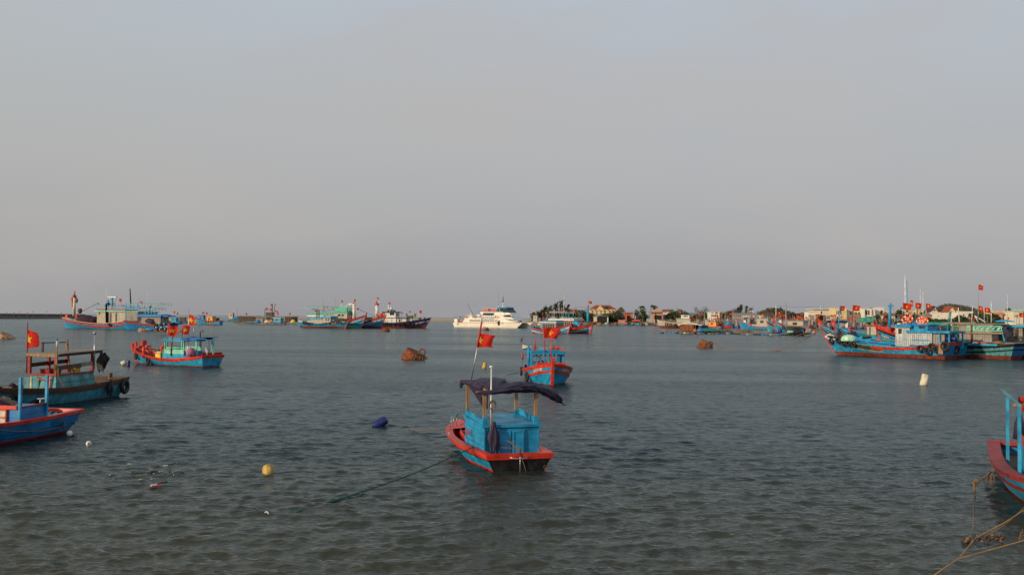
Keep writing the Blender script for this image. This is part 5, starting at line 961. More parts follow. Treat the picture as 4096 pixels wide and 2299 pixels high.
# ---------------------------------------------------------------- rusty mooring buoys
def rusty(px, py, wpx, hpx, label, tilt=R(20), az=0, m='rust', ring=True, rope=False, gr='rusty mooring buoys'):
    p = W(px, py, 0); sc = p.y/FPX; w_, h = wpx*sc, hpx*sc; mb = MB(); rot = Matrix.Rotation(az, 3, 'Z') @ Matrix.Rotation(tilt, 3, 'Y'); rr_ = w_*.46
    root = thing('mooring_buoy', label, 'mooring buoy', (p.x, p.y+rr_, 0), 0, gr)
    mb.lathe([(rr_*.78, -h*.55), (rr_*.98, -h*.3), (rr_, h*.1), (rr_*.96, h*.62), (rr_*.90, h*.66), (rr_*.86, h*.63), (.02, h*.66)], m, (0, 0, 0), 22, rot); mb.torus(rot @ Vector((0, 0, h*.05)), rr_, rr_*.05, m, rot @ Vector((0, 0, 1)), 22, 5); mb.build('drum', root); root.location.z = -h*.12
    if ring: mb = MB(); mb.torus(rot @ Vector((rr_*.25, 0, h*.66+rr_*.25)), rr_*.26, rr_*.06, 'rust', rot @ Vector((.3, 1, 0)), 16, 6); mb.build('ring', root)
    if rope:
        mb = MB(); rr = random.Random(int(px))
        for k in range(5): a = rr.uniform(-2.2, -.6); mb.tube([rot @ Vector((rr_*.3*cos(a), rr_*.3*sin(a), h*.68)), rot @ Vector((rr_*.95*cos(a), rr_*.95*sin(a), h*.68)), rot @ Vector((rr_*1.03*cos(a+.1), rr_*1.03*sin(a+.1), h*.2)), rot @ Vector((rr_*1.0*cos(a+.3), rr_*1.0*sin(a+.3), -h*.3))], .03*max(.5, h), 'rope', 5)
        for k in range(6): mb.torus(rot @ Vector((rr_*rr.uniform(.1, .55), -rr_*rr.uniform(.0, .4), h*.74)), rr_*.14, rr_*.03, 'rope', (rr.random()-.5, rr.random()-.5, 1), 12, 5)
        o = one(mb, 'rope_tangle', f'rope tangle wound over the {label.split(" with")[0]}'[:90], 'rope'); o.location = root.location
    return root
rusty(1650, 1437, 112, 50, 'orange rusty mooring drum with rope and lifting ring, in open water', R(30), R(-10), rope=True)
rusty(2822, 1389, 64, 40, 'rusty drum buoy with tan ropes to the eyed fishing boat', R(40), R(0), rope=True)
rusty(1540, 1326, 42, 20, 'small tilted rusty drum in front of the navy ship', R(-34), 0, ring=False)
rusty(1942, 1322, 34, 14, 'tilted rusty drum floating in front of the white ferry', R(-32), 0)
rusty(565, 1326, 47, 22, 'pale barnacled drum floating left of the two tyre drums', R(15), 0, 'rust_pale', False)
rusty(623, 1325, 26, 16, 'small rusty drum with a white tyre, between two larger drums', R(5), 0, ring=False)
rusty(652, 1326, 46, 17, 'long rusty drum carrying a white-rimmed tyre', R(4), 0, ring=False)
rusty(712, 1327, 34, 16, 'brown mottled drum rightmost in the left row of drums', R(8), 0, 'rust_pale', False)
rusty(5, 1356, 74, 32, 'pale rusty drum cut off by the left frame edge', R(28), 0, 'rust_pale', False)
rusty(2869, 1322, 28, 12, 'tan drum floating behind the long fish raft', R(-12), 0, 'rust_pale', False)
rusty(3036, 1320, 24, 10, 'dark red drum floating in front of the cream cabin boat', R(12), 0, ring=False)
for k, px in enumerate((637, 657)):
    mb = MB(); mb.torus((0, 0, 0), .62, .24, 'rubber', (.3, -1, .1), 20, 8, 1, 'white'); one(mb, 'tyre', ['white-patched tyre standing on the small rusty drum', 'white-patched tyre standing on the long rusty drum'][k], 'tyre', 'tyres standing on rusty drums', at(px, 1307, 225))
mb = MB(); mb.lathe([(.8, -.3), (1.1, .1), (1.25, .5), (1.2, .52), (1.0, .2), (.02, .1)], 'sky_blue', (0, 0, 0), 20, sx_=1.5); one(mb, 'basket_boat', 'light blue basket boat floating between the left drums', 'basket boat', None, W(603, 1320, .1))
# ---------------------------------------------------------------- left big boats
def left_cluster():
    ph = R(42)
    b = farboat('fishing_boat', 'large fishing boat with white bow mast and cream plank deckhouse', 283, 505, 303, ph); r = b.root; L = b.L
    H = Hull(L, 6.2, 2.5, 1.6, 3.3, tm=.35, rake=1.7, srake=.4, ws=.86, kd=.8, fl=1.1, dk=.5); H.build(r, [('red', .45), ('sky_blue', .40), ('red', .42), ('sky_blue', None)], boot=('sky_blue', .2), inner='blue', deck='wood_dark')
    H.cap(r, 'foam', .06, .15, .1, .1, 1, False); H.rail(r, 'red', .02, .42, .08); H.rail(r, 'red', .86, 1.24, .08)
    part(r, 'bow_mast', lambda m: (m.tube([on(b, 296, 1262, 0), on(b, 298, 1190, 0)], [.48, .40], 'cream', 12),)); part(r, 'mast_head', lambda m: (m.lathe([(.5, 0), (.55, .2), (.5, .7), (.2, .9), (.12, 1.5)], 'red_dark', on(b, 298, 1190, 0), 12), m.box(on(b, 287, 1196, 0), (.6, .6, .9), 'red'), m.bar(on(b, 285, 1183, 0), on(b, 300, 1184, 0), .1, .1, 'dark'), m.tube([on(b, 289, 1199, 0), on(b, 290, 1230, 0)], .2, 'red_dark', 6)))
    mb = MB(); mb.tube([on(b, 303, 1190, -.2), on(b, 306, 1200, -.3), on(b, 307, 1211, -.3)], [.3, .5, .2], 'canvas', 8); o = one(mb, 'hanging_cloth', 'grey cloth draped on the right of the white bow mast', 'cloth'); o.matrix_world = b.Mx
    pflag(b, 296, 1183, 1164, 8, 10, 0, seed=1, dirw=0)
    part(r, 'boom', lambda m: (m.tube([on(b, 303, 1259, .5), on(b, 392, 1211, .5)], .10, 'wood_grey', 6), m.tube([on(b, 392, 1211, .5), on(b, 394, 1217, .5)], .2, 'wood_grey', 6)))
    part(r, 'net_drum', lambda m: (m.lathe([(.1, -.2), (.5, .1), (.7, .7), (.6, 1.2), (.15, 1.5)], 'wood_dark', on(b, 320, 1252, .5), 14), m.bar(on(b, 320, 1262, .5), on(b, 320, 1250, .5), .2, .2, 'wood')))
    part(r, 'forepeak_box', lambda m: m.box(on(b, 271, 1264, 0), (.9, 1.2, .8), 'red')); part(r, 'deck_locker', lambda m: m.box(on(b, 309, 1265, 0), (1.0, 1.0, 1.2), 'red_dark'))
    mb = MB(); mb.heap(tuple(on(b, 345, 1289, .5)), (7.5, 4.0, 2.1), 'net', 18, 6, .2, 3, .5); mb.heap(tuple(on(b, 380, 1289, 0)), (3, 4.0, 1.7), 'net', 14, 6, .2, 4, .5); o = one(mb, 'net_heap', 'maroon net heaped on the foredeck of the large left boat', 'net'); o.matrix_world = b.Mx
    hw = 2.3
    xa, xb_, z0, z1 = cabin(b, 388, 500, 1246, 1292, hw, 'plank_cream', 'mint', .35, .5, name='deckhouse', rname='deckhouse_roof')
    part(r, 'roof_edge', lambda m: m.box(((xa+xb_)/2, 0, z1+.62), (xb_-xa+.6, 2*hw+.6, .25), 'red_dark'))
    for px in (430, 443, 465): part(r, 'doorway', lambda m: m.box((on(b, px, 1265, b.side*hw).x, b.side*hw, (z0+z1)/2-.1), (.55 if px > 430 else 1.2, .12, z1-z0-.5), 'dark'))
    window(r, (xb_-.9, b.side*(hw+.02), z1-.6), (.5, .1, .6), 'wood_dark', 'glass', .06)
    xe, xf, z4, z5 = cabin(b, 500, 552, 1247, 1283, 2.4, 'plank_grey', 'mint', .2, .3, name='after_house', rname='after_roof')
    for px in (505, 528, 551): pole(b, px, 1280, 1212 if px != 528 else 1240, b.side*2.3, .14, 'blue', 'gantry_post')
    part(r, 'gantry', lambda m: (m.bar(on(b, 501, 1222, b.side*2.3), on(b, 552, 1221, b.side*2.3), .25, .3, 'blue'), m.bar(on(b, 503, 1232, b.side*2.3), on(b, 552, 1230, b.side*2.3), .2, .2, 'blue'))); part(r, 'gantry', lambda m: m.bar(on(b, 503, 1222, -2), on(b, 552, 1221, -2), .2, .2, 'blue'))
    rack(b, xa-.3, xb_+1.2, 2.5, z1+1.5, 'blue'); rack(b, xa-3.5, xa-.5, 2.7, z1+.9, 'blue')
    part(r, 'exhaust_pipe', lambda m: (m.tube([on(b, 426, 1290, b.side*2.6), on(b, 425, 1216, b.side*2.6), on(b, 430, 1214, b.side*2.6), on(b, 440, 1216, b.side*2.6)], .28, 'black', 8)))
    part(r, 'radar_mast', lambda m: (m.tube([on(b, 449, 1232, 0), on(b, 449, 1190, 0)], .30, 'blue', 8), m.box(on(b, 449, 1188, 0), (3.0, .6, .35), 'white'), m.tube([on(b, 433, 1228, 0), on(b, 433, 1200, 0)], .28, 'blue', 8), m.bar(on(b, 415, 1229, 0), on(b, 433, 1208, 0), .15, .15, 'blue'), m.bar(on(b, 460, 1225, 0), on(b, 449, 1205, 0), .15, .15, 'blue'), m.bar(on(b, 456, 1215, 0), on(b, 466, 1195, 0), .1, .1, 'grey')))
    pole(b, 426, 1216, 1148, 0, .05, 'white', 'aerial', 425); pflag(b, 476, 1230, 1194, 11, 11, 0, seed=3, dirw=0); pflag(b, 457, 1225, 1212, 8, 9, 0, seed=4, dirw=0); pflag(b, 491, 1232, 1219, 8, 7, .5, seed=5, dirw=0); pole(b, 485, 1230, 1208, .5, .08, 'wood_grey', 'aerial', 484)
    b.tyre(H, .22, 1.3, b.side, 'dark bunch of tyres hanging amidships on the large left boat', .55, n1=14); part(r, 'stern_tub', lambda m: m.lathe([(.5, 0), (.6, .5), (.5, .55)], 'red', on(b, 495, 1283, 1.5), 10))
    # second and third boats alongside
    b2 = farboat('fishing_boat', 'blue squid boat with lamp racks and tall black mast, middle of left group', 440, 640, 318, ph); r = b2.root
    H2 = Hull(b2.L, 5.6, 2.3, 1.7, 3.3, tm=.35, rake=2, srake=.4, ws=.86, kd=.8); H2.build(r, [('red', .35), ('blue_deep', None)], boot=('antifoul', .2), inner='blue', deck='wood_dark'); H2.cap(r, 'red_dark', .1, .2, .2)
    xa, xb_, z0, z1 = cabin(b2, 500, 590, 1250, 1284, 2.2, 'plank_grey', 'blue', .3, .4)
    rack(b2, xa-3, xb_, 2.7, z1+1.2, 'blue'); rack(b2, xa-5, xb_-2, 2.9, z1+2.6, 'teal'); pole(b2, 524, 1235, 1154, 0, .2, 'black', 'mast', 520); pflag(b2, 562, 1238, 1205, 11, 11, 0, seed=7, dirw=0); pole(b2, 558, 1240, 1190, 0, .06, 'grey', 'aerial'); pole(b2, 577, 1238, 1212, 0, .1, 'grey', 'aerial'); pole(b2, 591, 1240, 1165, 0, .05, 'white', 'aerial')
    part(r, 'exhaust_pipe', lambda m: m.tube([on(b2, 599, 1258, 1.5), on(b2, 600, 1227, 1.5), on(b2, 605, 1225, 1.5)], .22, 'black', 8))
    b3 = farboat('fishing_boat', 'blue roofed boat with tyre on its stern, rightmost of the left group', 520, 680, 290, ph); r = b3.root
    H3 = Hull(b3.L, 4.6, 2.0, 1.5, 2.6, tm=.35, rake=1.5, srake=.6, ws=.85, kd=.8); H3.build(r, [('red_dark', .30), ('blue_deep', None)], boot=('blue_deep', .1), inner='sky_blue', deck='blue'); H3.cap(r, 'red_dark', .1, .2, .12)
    xa, xb_, z0, z1 = cabin(b3, 565, 642, 1266, 1293, 1.7, 'plank_grey', 'tarp_blue', .35, .7, crown=.35); part(r, 'awning', lambda m: roofslab(m, xa-2.6, xa-.6, 3.6, z1+.05, .2, 'blue', .1)); pole(b3, 652, 1290, 1266, 1.2, .08, 'blue', 'awning_post')
    part(r, 'upper_frame', lambda m: [m.bar(on(b3, 582+12*k, 1262, b3.side*(1.3-.6*(k % 2))), on(b3, 584+12*k, 1238, b3.side*(1.3-.6*(k % 2))), .2, .2, 'blue') for k in range(4)]+[m.bar(on(b3, 575, 1240+9*k, 1), on(b3, 626, 1239+9*k, 1), .12, .12, 'teal') for k in range(3)])
    b3.tyre_at(Vector((-b3.L/2-.8, .6, 1.6)), 'black tyre on the stern of the rightmost left-group boat', .75, (1, .2, 0), n1=16); part(r, 'net_cover', lambda m: m.heap(tuple(on(b3, 608, 1290, 1.0)), (5, 3, 1.4), 'tarp', rough=.4))
    b3.tyre(H3, .25, 1.0, b3.side, 'dark tyre at the side of the rightmost left-group boat', .6, n1=14)
left_cluster()
# ================================================================ cluster left of centre
def centre_cluster():
    ph = R(-34)
    SH = dict(tm=.34, rake=2.2, srake=.4, ws=.84, kd=.8, fl=1.2, bowp=2.1, dk=.5)
    # A: green bow patch boat
    b = farboat('fishing_boat', 'blue fishing boat with dark green bow patch and small white wheelhouse', 1378, 1228, 372, R(-36)); r = b.root; sd_ = b.side
    H = Hull(b.L, 5.6, 2.2, 1.7, 4.0, **SH); H.build(r, [('sky_blue', .35), ('sky_blue', .1), ('sky_blue', None)], boot=('antifoul', .75), inner='sky_blue', deck='wood_dark')
    H.rail(r, 'red', .0, .16, .08, .55, 1, False); H.rail(r, 'dark_green', .16, 1.15, .06, .66, .995, False, 'bow_patch'); H.rail(r, 'orange', 1.15, 1.25, .07, .66, .995, False, 'bow_trim'); H.rail(r, 'black', .35, .62, .07, .12, .62, False); H.stem(r, 'red', .3, .5, .15); H.letters(r, 'Ng 96061 TS', .80, .9, .62, 'white', sd_, .09)
    part(r, 'bow_mark', lambda m: m.tube([H.p(.85, H.sheer(.85)-.75, sd_, .1), H.p(.90, H.sheer(.90)-1.05, sd_, .1), H.p(.945, H.sheer(.945)-.85, sd_, .1)], [.02, .12, .05], 'white', 6))
    xa, xb_, z0, z1 = cabin(b, 1249, 1286, 1277, 1293, 1.7, 'plank_cream', 'sky_blue', .5, .4); xc, xd, z2, z3 = cabin(b, 1285, 1322, 1271, 1292, 1.8, 'plank_cream', 'sky_blue', .6, .5, name='wheelhouse', rname='wheelhouse_roof')
    wins(b, [xd-.9, xd-1.9], z3-.7, 1.8, (.5, .7), 'wood_dark'); part(r, 'door', lambda m: m.box((xc+.6, sd_*1.83, (z2+z3)/2), (.08, .06, z3-z2-.4), 'red'))
    for px, y1 in ((1268, 1245), (1276, 1243)): part(r, 'exhaust_pipe', lambda m: m.tube([on(b, px, 1278, -sd_*1.2), on(b, px, y1, -sd_*1.2), on(b, px-9, y1-2, -sd_*1.2)], .22, 'wood_dark', 8))
    part(r, 'stern_frame', lambda m: [m.bar(on(b, 1228+5*k, 1285, 1-k), on(b, 1228+5*k, 1266, 1-k), .15, .15, 'blue') for k in range(4)]+[m.bar(on(b, 1226, 1268+6*k, 1), on(b, 1245, 1268+6*k, 1), .12, .12, 'blue') for k in range(3)]); part(r, 'deck_box', lambda m: m.box(on(b, 1328, 1284, 0), (3, 2, 1.2), 'blue'))
    for k, px in enumerate((1214, 1222, 1230, 1237, 1246)): b.tyre_at(on(b, px, 1291+3*(k > 1), sd_*2.7), f'{["first", "second", "third", "fourth", "fifth"][k]} stern tyre from the left on the green bow patch boat', .62, (0, 1, 0), 'stern tyres of the green bow patch boat', 14)
    for k, px in enumerate((1349, 1361)): b.tyre_at(on(b, px, 1290-3*k, sd_*2.6), f'{["left", "right"][k]} tyre hanging by the green bow patch', .6, (0, 1, 0), 'bow tyres of the green bow patch boat', 14)
    # B behind: long cream deckhouse with green roof
    b = farboat('fishing_boat', 'squid boat with green canopy, lamp booms and long cream deckhouse', 1440, 1215, 392, R(-36)); r = b.root
    H = Hull(b.L, 6.2, 2.4, 1.9, 4.4, **SH); H.build(r, [('white', .2), ('sea_green', .3), ('blue', None)], boot=('antifoul', .7), inner='sky_blue', deck='wood_dark'); H.cap(r, 'white', .1, .2, .15); H.stem(r, 'red', .3, .6, .15)
    xa, xb_, z0, z1 = cabin(b, 1240, 1292, 1266, 1284, 2.2, 'plank_cream', 'white', .5, .8); part(r, 'green_deck', lambda m: roofslab(m, xa-2.2, xb_+2.0, 4.8, z1+.6, .45, 'sea_green', .15)); xc, xd, z2, z3 = cabin(b, 1290, 1352, 1258, 1288, 2.3, 'plank_cream', 'sea_green', .5, .4, name='deckhouse', rname='upper_deck')
    rack(b, xa+1, xd+2, 2.8, z3+1.0, 'sea_green', h=.9); rack(b, xa-4, xd-1, 3.2, z3+2.6, 'teal', h=.6)
    part(r, 'lamp_boom', lambda m: (m.bar(on(b, 1245, 1235, 1), on(b, 1280, 1238, 1), .2, .2, 'wood_dark'), m.bar(on(b, 1262, 1238, 0), on(b, 1268, 1268, 0), .25, .25, 'grey')))
    for px, yy in ((1292, 1227), (1305, 1226), (1328, 1229)): pflag(b, px, 1255, yy, 7, 8, 0, seed=px, dirw=0)
    for px, yy in ((1293, 1195), (1297, 1212), (1312, 1208), (1341, 1188), (1351, 1196)): pole(b, px, 1250, yy, .5, .06, 'grey', 'aerial')
    for px in (1349, 1354): part(r, 'exhaust_pipe', lambda m: m.tube([on(b, px, 1283, -1), on(b, px, 1232, -1), on(b, px-3, 1228, -1), on(b, px-13, 1227, -1)], .28, 'wood_dark', 8))
    # C behind with mast
    b = farboat('fishing_boat', 'blue boat with white mast, middle of the three red stems', 1442, 1300, 377, R(-36)); r = b.root
    H = Hull(b.L, 6.2, 2.4, 1.9, 5.2, **SH); H.build(r, [('red', .7), ('sky_blue', .5), ('white', .32), ('blue', None)], boot=('antifoul', .55), inner='sky_blue', deck='wood_dark'); H.rail(r, 'red', .0, .7, .08, .6, 1, False); H.rail(r, 'white', 1.2, 1.5, .06); H.stem(r, 'red', .34, .9, .18); H.letters(r, 'QNg 95184', .86, .95, .5, 'white', b.side, .05)
    xa, xb_, z0, z1 = cabin(b, 1338, 1388, 1252, 1284, 2.3, 'plank_cream', 'sea_green', .5, .4, name='deckhouse'); part(r, 'net_rail', lambda m: (m.box(((xa+xb_)/2, b.side*2.4, z1+1.3), (xb_-xa, .1, 1.4), 'sea_green'), m.box(((xa+xb_)/2, -b.side*2.4, z1+1.3), (xb_-xa, .1, 1.4), 'sea_green'))); wins(b, [xb_-3.5, xb_-2, xa+2], z1-.8, 2.3, (1.0, .7), 'wood_dark', bars=2); rack(b, xa, xb_, 2.6, z1+2.3, 'mint', h=.5)
    part(r, 'mast', lambda m: (m.tube([on(b, 1417, 1278, 0), on(b, 1415, 1215, 0)], [.70, .50], 'white', 12), m.tube([on(b, 1415, 1215, 0), on(b, 1415, 1209, 0)], [.45, .3], 'red', 10), m.box(on(b, 1404, 1215, 0), (2.6, .3, .25), 'white'), m.box(on(b, 1421, 1217, 0), (.5, .3, .8), 'grey')))
    pflag(b, 1416, 1210, 1196, 8, 10, 0, seed=61, dirw=0); pflag(b, 1365, 1240, 1200, 8, 9, 0, seed=62, dirw=0); pflag(b, 1404, 1250, 1229, 7, 7, 0, seed=63, dirw=0); pflag(b, 1427, 1262, 1231, 9, 9, 0, seed=64, dirw=0); pole(b, 1365, 1235, 1216, 0, .15, 'white', 'lamp_mast')
    part(r, 'radar', lambda m: (m.heap(tuple(on(b, 1390, 1226, 0)), (1.2, 1.0, .6), 'white'), m.heap(tuple(on(b, 1400, 1222, 0)), (1.2, .8, .4), 'white'), m.tube([on(b, 1390, 1226, 0), on(b, 1390, 1245, 0)], .1, 'grey', 6), m.tube([on(b, 1400, 1222, 0), on(b, 1400, 1245, 0)], .1, 'grey', 6)))
    # D rightmost of the three
    b = farboat('fishing_boat', 'blue boat with thick white mast, rightmost of the three red stems', 1521, 1380, 383, R(-36)); r = b.root
    H = Hull(b.L, 6.2, 2.4, 1.8, 4.9, **SH); H.build(r, [('red', .1), ('sky_blue', .7), ('white', .35), ('blue', None)], boot=('antifoul', .75), inner='sky_blue', deck='wood_dark'); H.rail(r, 'red', -.2, .5, .08, .75, 1, False); H.rail(r, 'white', .8, 1.12, .06); H.rail(r, 'black', 0, .3, .06, .3, .75, False); H.stem(r, 'red', .34, .5, .18); H.letters(r, 'QNg 94628 TS', .82, 1.75, .62, 'white', b.side, .05)
    part(r, 'mast', lambda m: (m.tube([on(b, 1508, 1272, 0), on(b, 1508, 1218, 0)], [.72, .62], 'white', 12), m.lathe([(.7, -.1), (.85, .1), (.8, .5), (.6, .6)], 'red', on(b, 1508, 1219, 0), 12), m.tube([on(b, 1506, 1212, 0), on(b, 1506, 1205, 0)], .42, 'red', 10), m.bar(on(b, 1500, 1208, 0), on(b, 1519, 1207, 0), .12, .12, 'white')))
    pflag(b, 1508, 1205, 1189, 8, 8, 0, seed=66, dirw=0); pole(b, 1508, 1190, 1182, 0, .04, 'grey', 'aerial'); part(r, 'deck_gear', lambda m: (m.box(on(b, 1480, 1275, 0), (8, 3, 1.3), 'wood_grey'), m.tube([on(b, 1513, 1265, 0), on(b, 1514, 1259, 0), on(b, 1527, 1259, 0)], .5, 'orange_ring', 8)))
    rope_thing([b.wp(on(b, 1517, 1269, 0)), b.wp(on(b, 1500, 1218, 0))], .05, 'rope', 'thin stay between the bow and the thick white mast')
    rope_thing([at(1430, 1235, 378), at(1465, 1250, 376), at(1502, 1266, 372)], .10, 'sky_blue', 'light blue line slung between the two white masts')
    for k, (x0_, y0_, x1_, y1_) in enumerate([(1428, 1285, 1475, 1314), (1448, 1276, 1535, 1310), (1518, 1272, 1582, 1308)]): rope_thing([at(x0_, y0_, 366), W(x1_, y1_)], .04, 'rope', ['left', 'middle', 'right'][k]+' thin mooring line running down from the three red stems')
    mb = MB(); mb.heap((0, 0, 0), (8, 3, 1.3), 'green', seed=2, rough=.2); one(mb, 'skiff', 'small green skiff floating under the middle red stem', 'skiff', None, W(1408, 1314, -.1))
    # E navy supply ship
    b = farboat('supply_ship', 'navy blue supply ship with white bridge and row of tyres', 1700, 1520, 400, R(-20), cat='ship'); r = b.root; sd_ = b.side
    H = Hull(b.L, 6.5, 2.2, 2.0, 4.2, tm=.3, rake=2.4, srake=.1, ws=.9, kd=1, fl=1.0, dk=.6, bowp=2.5); H.build(r, [('navy', .3), ('navy', None)], boot=('antifoul', 1.0), inner='grey_paint', deck='grey'); H.cap(r, 'navy', .06, .2, .15); H.stem(r, 'red_dark', .15, .1, .05)
    xa, xb_, z0, z1 = cabin(b, 1532, 1585, 1272, 1291, 2.4, 'white', 'navy', .2, .3); xc, xd, z2, z3 = cabin(b, 1534, 1582, 1250, 1271, 2.3, 'white', 'navy', .35, .5, name='bridge', rname='bridge_roof')
    for px in (1562, 1568, 1574): part(r, 'bridge_window', lambda m: m.box(on(b, px, 1255, sd_*2.33), (.55, .1, 1.0), 'glass'))
    part(r, 'front_windows', lambda m: m.box((xd+.03, 0, z3-.9), (.08, 3.8, .9), 'glass')); part(r, 'side_window', lambda m: (m.box(on(b, 1537, 1256, sd_*2.33), (.4, .1, .8), 'glass'),)); part(r, 'ring_mark', lambda m: m.torus(on(b, 1545, 1286, sd_*2.45), .6, .12, 'orange_ring', (0, 1, 0), 14, 6, 1, 'white'))
    xe, xf, z4, z5 = cabin(b, 1587, 1625, 1273, 1291, 2.2, 'cream', 'navy', .15, .5, name='deckhouse', rname='deckhouse_roof'); wins(b, [xe+1.2+1.4*k for k in range(int((xf-xe-1.5)/1.4))], (z4+z5)/2, 2.2, (.8, 1.2), 'grey', 'dark')
    for px in (1566, 1584, 1603): pole(b, px, 1291, 1272, sd_*2.5, .10, 'white', 'post')
    pole(b, 1626, 1290, 1268, 0, .12, 'white', 'post', cap='red_dark'); part(r, 'signal_mast', lambda m: (m.tube([on(b, 1554, 1246, 0), on(b, 1554, 1216, 0)], [.3, .15], 'white', 6), [m.bar(on(b, 1552, 1240-5*k, 0), on(b, 1556, 1238-5*k, 0), .1, .1, 'dark') for k in range(5)]))
    pflag(b, 1553, 1218, 1209, 9, 8, 0, seed=71, dirw=0); part(r, 'searchlight', lambda m: (m.lathe([(.3, 0), (.6, .3), (.6, .9), (.2, 1.2)], 'white', on(b, 1565, 1240, 0), 12), m.tube([on(b, 1565, 1246, 0), on(b, 1565, 1239, 0)], .2, 'white', 6))); part(r, 'roof_gear', lambda m: (m.box(on(b, 1543, 1243, 0), (2, 1.5, .8), 'grey_paint'), m.box(on(b, 1571, 1244, 0), (1.8, 1.5, .8), 'dark'), m.tube([on(b, 1531, 1270, 0), on(b, 1531, 1250, 0)], .5, 'red', 8)))
    pflag(b, 1676, 1282, 1241, 12, 12, 0, seed=72, dirw=0, m='white', r=.1); pflag(b, 1636, 1280, 1243, 7, 7, .4, seed=73, dirw=0); pflag(b, 1606, 1270, 1249, 6, 6, .4, seed=74, dirw=0); pflag(b, 1625, 1268, 1253, 5, 11, 0, seed=75, dirw=0, fm='navy', star=False); part(r, 'deck_locker', lambda m: (m.box(on(b, 1640, 1268, 0), (2.2, 1.8, 1.2), 'dark_green'), m.box(on(b, 1640, 1275, 0), (2.0, 1.7, 1.5), 'white'))); part(r, 'windlass', lambda m: (m.box(on(b, 1683, 1281, 0), (2.4, 1, .7), 'orange_ring'), m.box(on(b, 1679, 1278, 0), (.9, .9, 1.6), 'dark'))); part(r, 'bollard', lambda m: m.box(on(b, 1698, 1274, 0), (.4, .4, 1.2), 'dark'))
    H.letters(r, 'ACM71 18', .885, 1.5, .95, 'white', sd_, .05); 
    for k, px in enumerate((1534, 1544, 1557, 1576, 1593, 1611, 1631, 1650)): b.tyre_at(on(b, px, 1297, sd_*3.3), f'{"first second third fourth fifth sixth seventh eighth".split()[k]} tyre from the bridge end along the navy ship side', .62, (0, 1, 0), 'tyres along the navy ship', 14)
centre_cluster()
